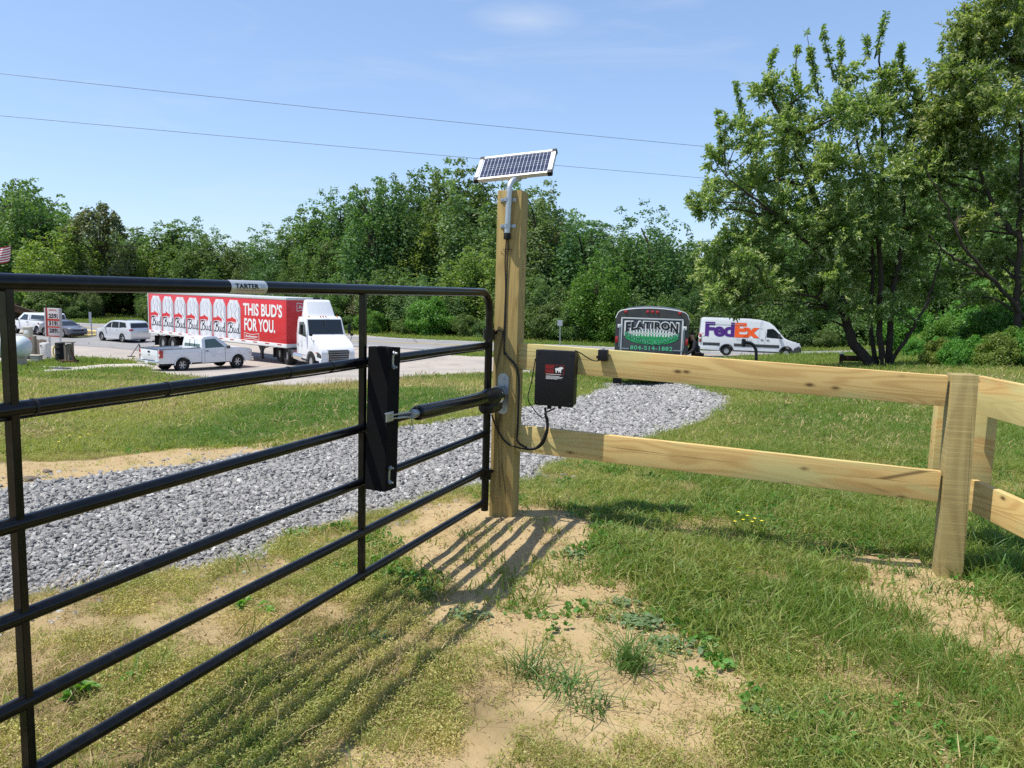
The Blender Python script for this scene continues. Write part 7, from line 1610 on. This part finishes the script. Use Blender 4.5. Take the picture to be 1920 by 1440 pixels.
for i, (x, y, s, n, lab) in enumerate((
    (1075, 1055, .085, 22, 'grey green weed rosette near the end of the gate shadow'),
    (1200, 1172, .12, 30, 'biggest grey green leafy weed in the middle of the bare soil'),
    (1255, 1215, .10, 24, 'grey green leafy weed at the front end of the central weed patch'),
    (1165, 1140, .08, 16, 'small grey green weed just behind the central weed patch'),
    (1460, 1345, .095, 22, 'dark grey green rosette on the soil at the lower right'),
    (888, 1162, .085, 18, 'grey green weed rosette lying in the gate rail shadow'),
    (1240, 1072, .07, 16, 'grey green weed left of the yellow flowers'),
    (1395, 1120, .07, 14, 'low grey green weed in the grass right of the bare soil'),
    (705, 1205, .06, 12, 'small grey weed between the gate rail shadows'))):
    rosette(x, y, s * .55, 'flat', M['grey_leaf'], lab, nleaf=int(n * 2.4), seed=i)
for i, (x, y, s, n, lab) in enumerate((
    (455, 1145, .10, 14, 'bright green upright leafy weed seen between the two lowest gate rails'),
    (148, 1310, .12, 16, 'bright green lobed leafy weed at the lower left by the gate'),
    (500, 1158, .06, 9, 'small bright green weed right of the upright leafy weed'),
    (240, 1285, .05, 9, 'small bright green weed between the lower left gate rails'),
    (1635, 1405, .07, 10, 'bright green broad weed near the bottom edge at the right'),
    (1905, 860, .12, 14, 'leafy green weed stem at the right edge beyond the fence'))):
    rosette(x, y, s, 'up', M['green_leaf'], lab, nleaf=n, seed=30 + i)
def clump(px, py, h, n, spread, label, seed, bend=.7, w=.0055):
    g = G(px, py); me = tuft(n, h, spread, w, bend, seed, 5); me.materials.append(M['tuft_leaf']); a = me.attributes.new('tint', 'FLOAT', 'POINT'); a.data.foreach_set('value', np.random.default_rng(seed).uniform(0, 1, len(me.vertices)).astype(np.float32))
    o = link('grass_clump', me, None, (g[0], g[1], float(H(g[0], g[1])))); tag(o, label, 'grass clump')
for i, a_ in enumerate((
    (1180, 1255, .21, 130, .030, 'thick dark grass clump leaning right on the bare soil', 1.0),
    (990, 1268, .15, 70, .035, 'dark grass clump left of the thick leaning clump', .9),
    (1060, 1290, .14, 70, .05, 'flattened dark grass between two grass clumps', 1.5),
    (1120, 1325, .13, 55, .04, 'straggling grass tuft in front of the thick clump', 1.6),
    (1330, 945, .14, 60, .03, 'tall dark grass clump standing below the lower fence board', .5),
    (1700, 1080, .10, 40, .03, 'grass tuft growing in the soil left of the corner post', .9),
    (1745, 1110, .12, 26, .04, 'thin grass tuft right at the foot of the corner post', .9),
    (1040, 965, .12, 60, .04, 'grass tuft in the shadow right of the tall post', .7),
    (870, 1020, .07, 30, .03, 'pale grass tuft behind the bottom gate rail', 1.2))):
    clump(*a_[:6], 300 + i, a_[6])
# rush of grass round the corner post's right side
for i in range(8): clump(1850 + 22 * i, 1000 + (i % 3) * 45, .24, 60, .05, 'long dense grass tuft right of the corner post', 330 + i, .6, .007)
for o in [o for o in COL.objects if o.get('label') == 'long dense grass tuft right of the corner post']: o['group'] = 'long grass tufts right of the corner post'
for i, (x, y) in enumerate(((1382, 985), (1390, 1000), (1398, 992), (1407, 1003), (1412, 997), (1425, 1001), (1375, 1003), (130, 838), (150, 842), (165, 836), (110, 850))):
    g = G(x, y); z = float(H(g[0], g[1])); lab = 'tiny yellow buttercup in the grass right of the tall post' if x > 1000 else 'tiny yellow flower in the green grass beyond the gravel'
    t = thing('flower', lab, 'flower', (g[0], g[1], z), 0, 'yellow buttercups right of the tall post' if x > 1000 else 'yellow flowers beyond the gravel'); s = 1 if x > 1000 else 1.3; h = .07 * (1 if s == 1 else 1.6)
    MB().tube([(0, 0, 0), (.004, 0, h)], .0012 * s, 4).build('stem', M['clover2'], t) if 'clover2' in M else MB().tube([(0, 0, 0), (.004, 0, h)], .0012 * s, 4).build('stem', M['tuft_leaf'], t)
    q = MB()
    for k in range(5):
        a = k * 1.2566; u = np.array([math.cos(a), math.sin(a), .35]); v = np.array([-math.sin(a), math.cos(a), 0]); c = np.array([.004, 0, h]); q.add([c, c + u * .007 * s + v * .004 * s, c + u * .011 * s, c + u * .007 * s - v * .004 * s], [(0, 1, 2, 3)])
    q.build('petals', M['petal'], t)
# a few stones and one pale chip on the soil
for i, (x, y, s, lab) in enumerate(((650, 1412, .010, 'grey pebble in the lower left soil by the gate shadow'), (685, 1410, .009, 'second small grey pebble right of the other by the gate shadow'), (1194, 1093, .010, 'pale stone chip on the bare soil behind the weeds'), (90, 889, .03, 'dark reddish clod on the sandy bank'), (60, 905, .045, 'dark clod at the gravel edge far left'))):
    g = G(x, y); bm = bmesh.new(); bmesh.ops.create_icosphere(bm, subdivisions=2, radius=s)
    for v in bm.verts: v.co = Vector((v.co.x * 1.2, v.co.y * .9, v.co.z * .6)) * (1 + .22 * math.sin(v.co.x / s * 2.3 + v.co.y / s * 1.7 + i))
    me = bpy.data.meshes.new('pebble'); bm.to_mesh(me); bm.free(); me.materials.append(M['concrete'] if i == 2 else M['bark_l']); tag(link('pebble', me, None, (g[0], g[1], float(H(g[0], g[1])) + s * .25)), lab, 'stone')

# ------------------------------------------------ say which one of a row is meant
ORD = ['leftmost', 'second', 'third', 'fourth', 'fifth', 'sixth', 'seventh', 'eighth', 'ninth', 'tenth', 'eleventh', 'twelfth', 'thirteenth', 'fourteenth', 'fifteenth', 'sixteenth', 'seventeenth', 'eighteenth', 'nineteenth', 'twentieth']
_by = {}
for o in COL.objects:
    if o.get('category') in ('tree', 'bush', 'flower', 'grass clump') and o.get('group'): _by.setdefault(o['label'], []).append(o)
for lab, os_ in _by.items():
    if len(os_) < 2: continue
    os_.sort(key=lambda o: o.location.x / max(o.location.y, .1)); pl = lab
    for w in (' tree ', ' bush ', ' shrub ', ' buttercup ', ' flower ', ' tuft '):
        if w in pl: pl = pl.replace(w, w[:-1] + ('es ' if w == ' bush ' else 's '), 1); break
    for i, o in enumerate(os_):
        o['label'] = (ORD[i] + ' of ' if i == 0 else 'rightmost of ' if i == len(os_) - 1 else ORD[i] + ' from left of ') + pl if i < len(ORD) else lab
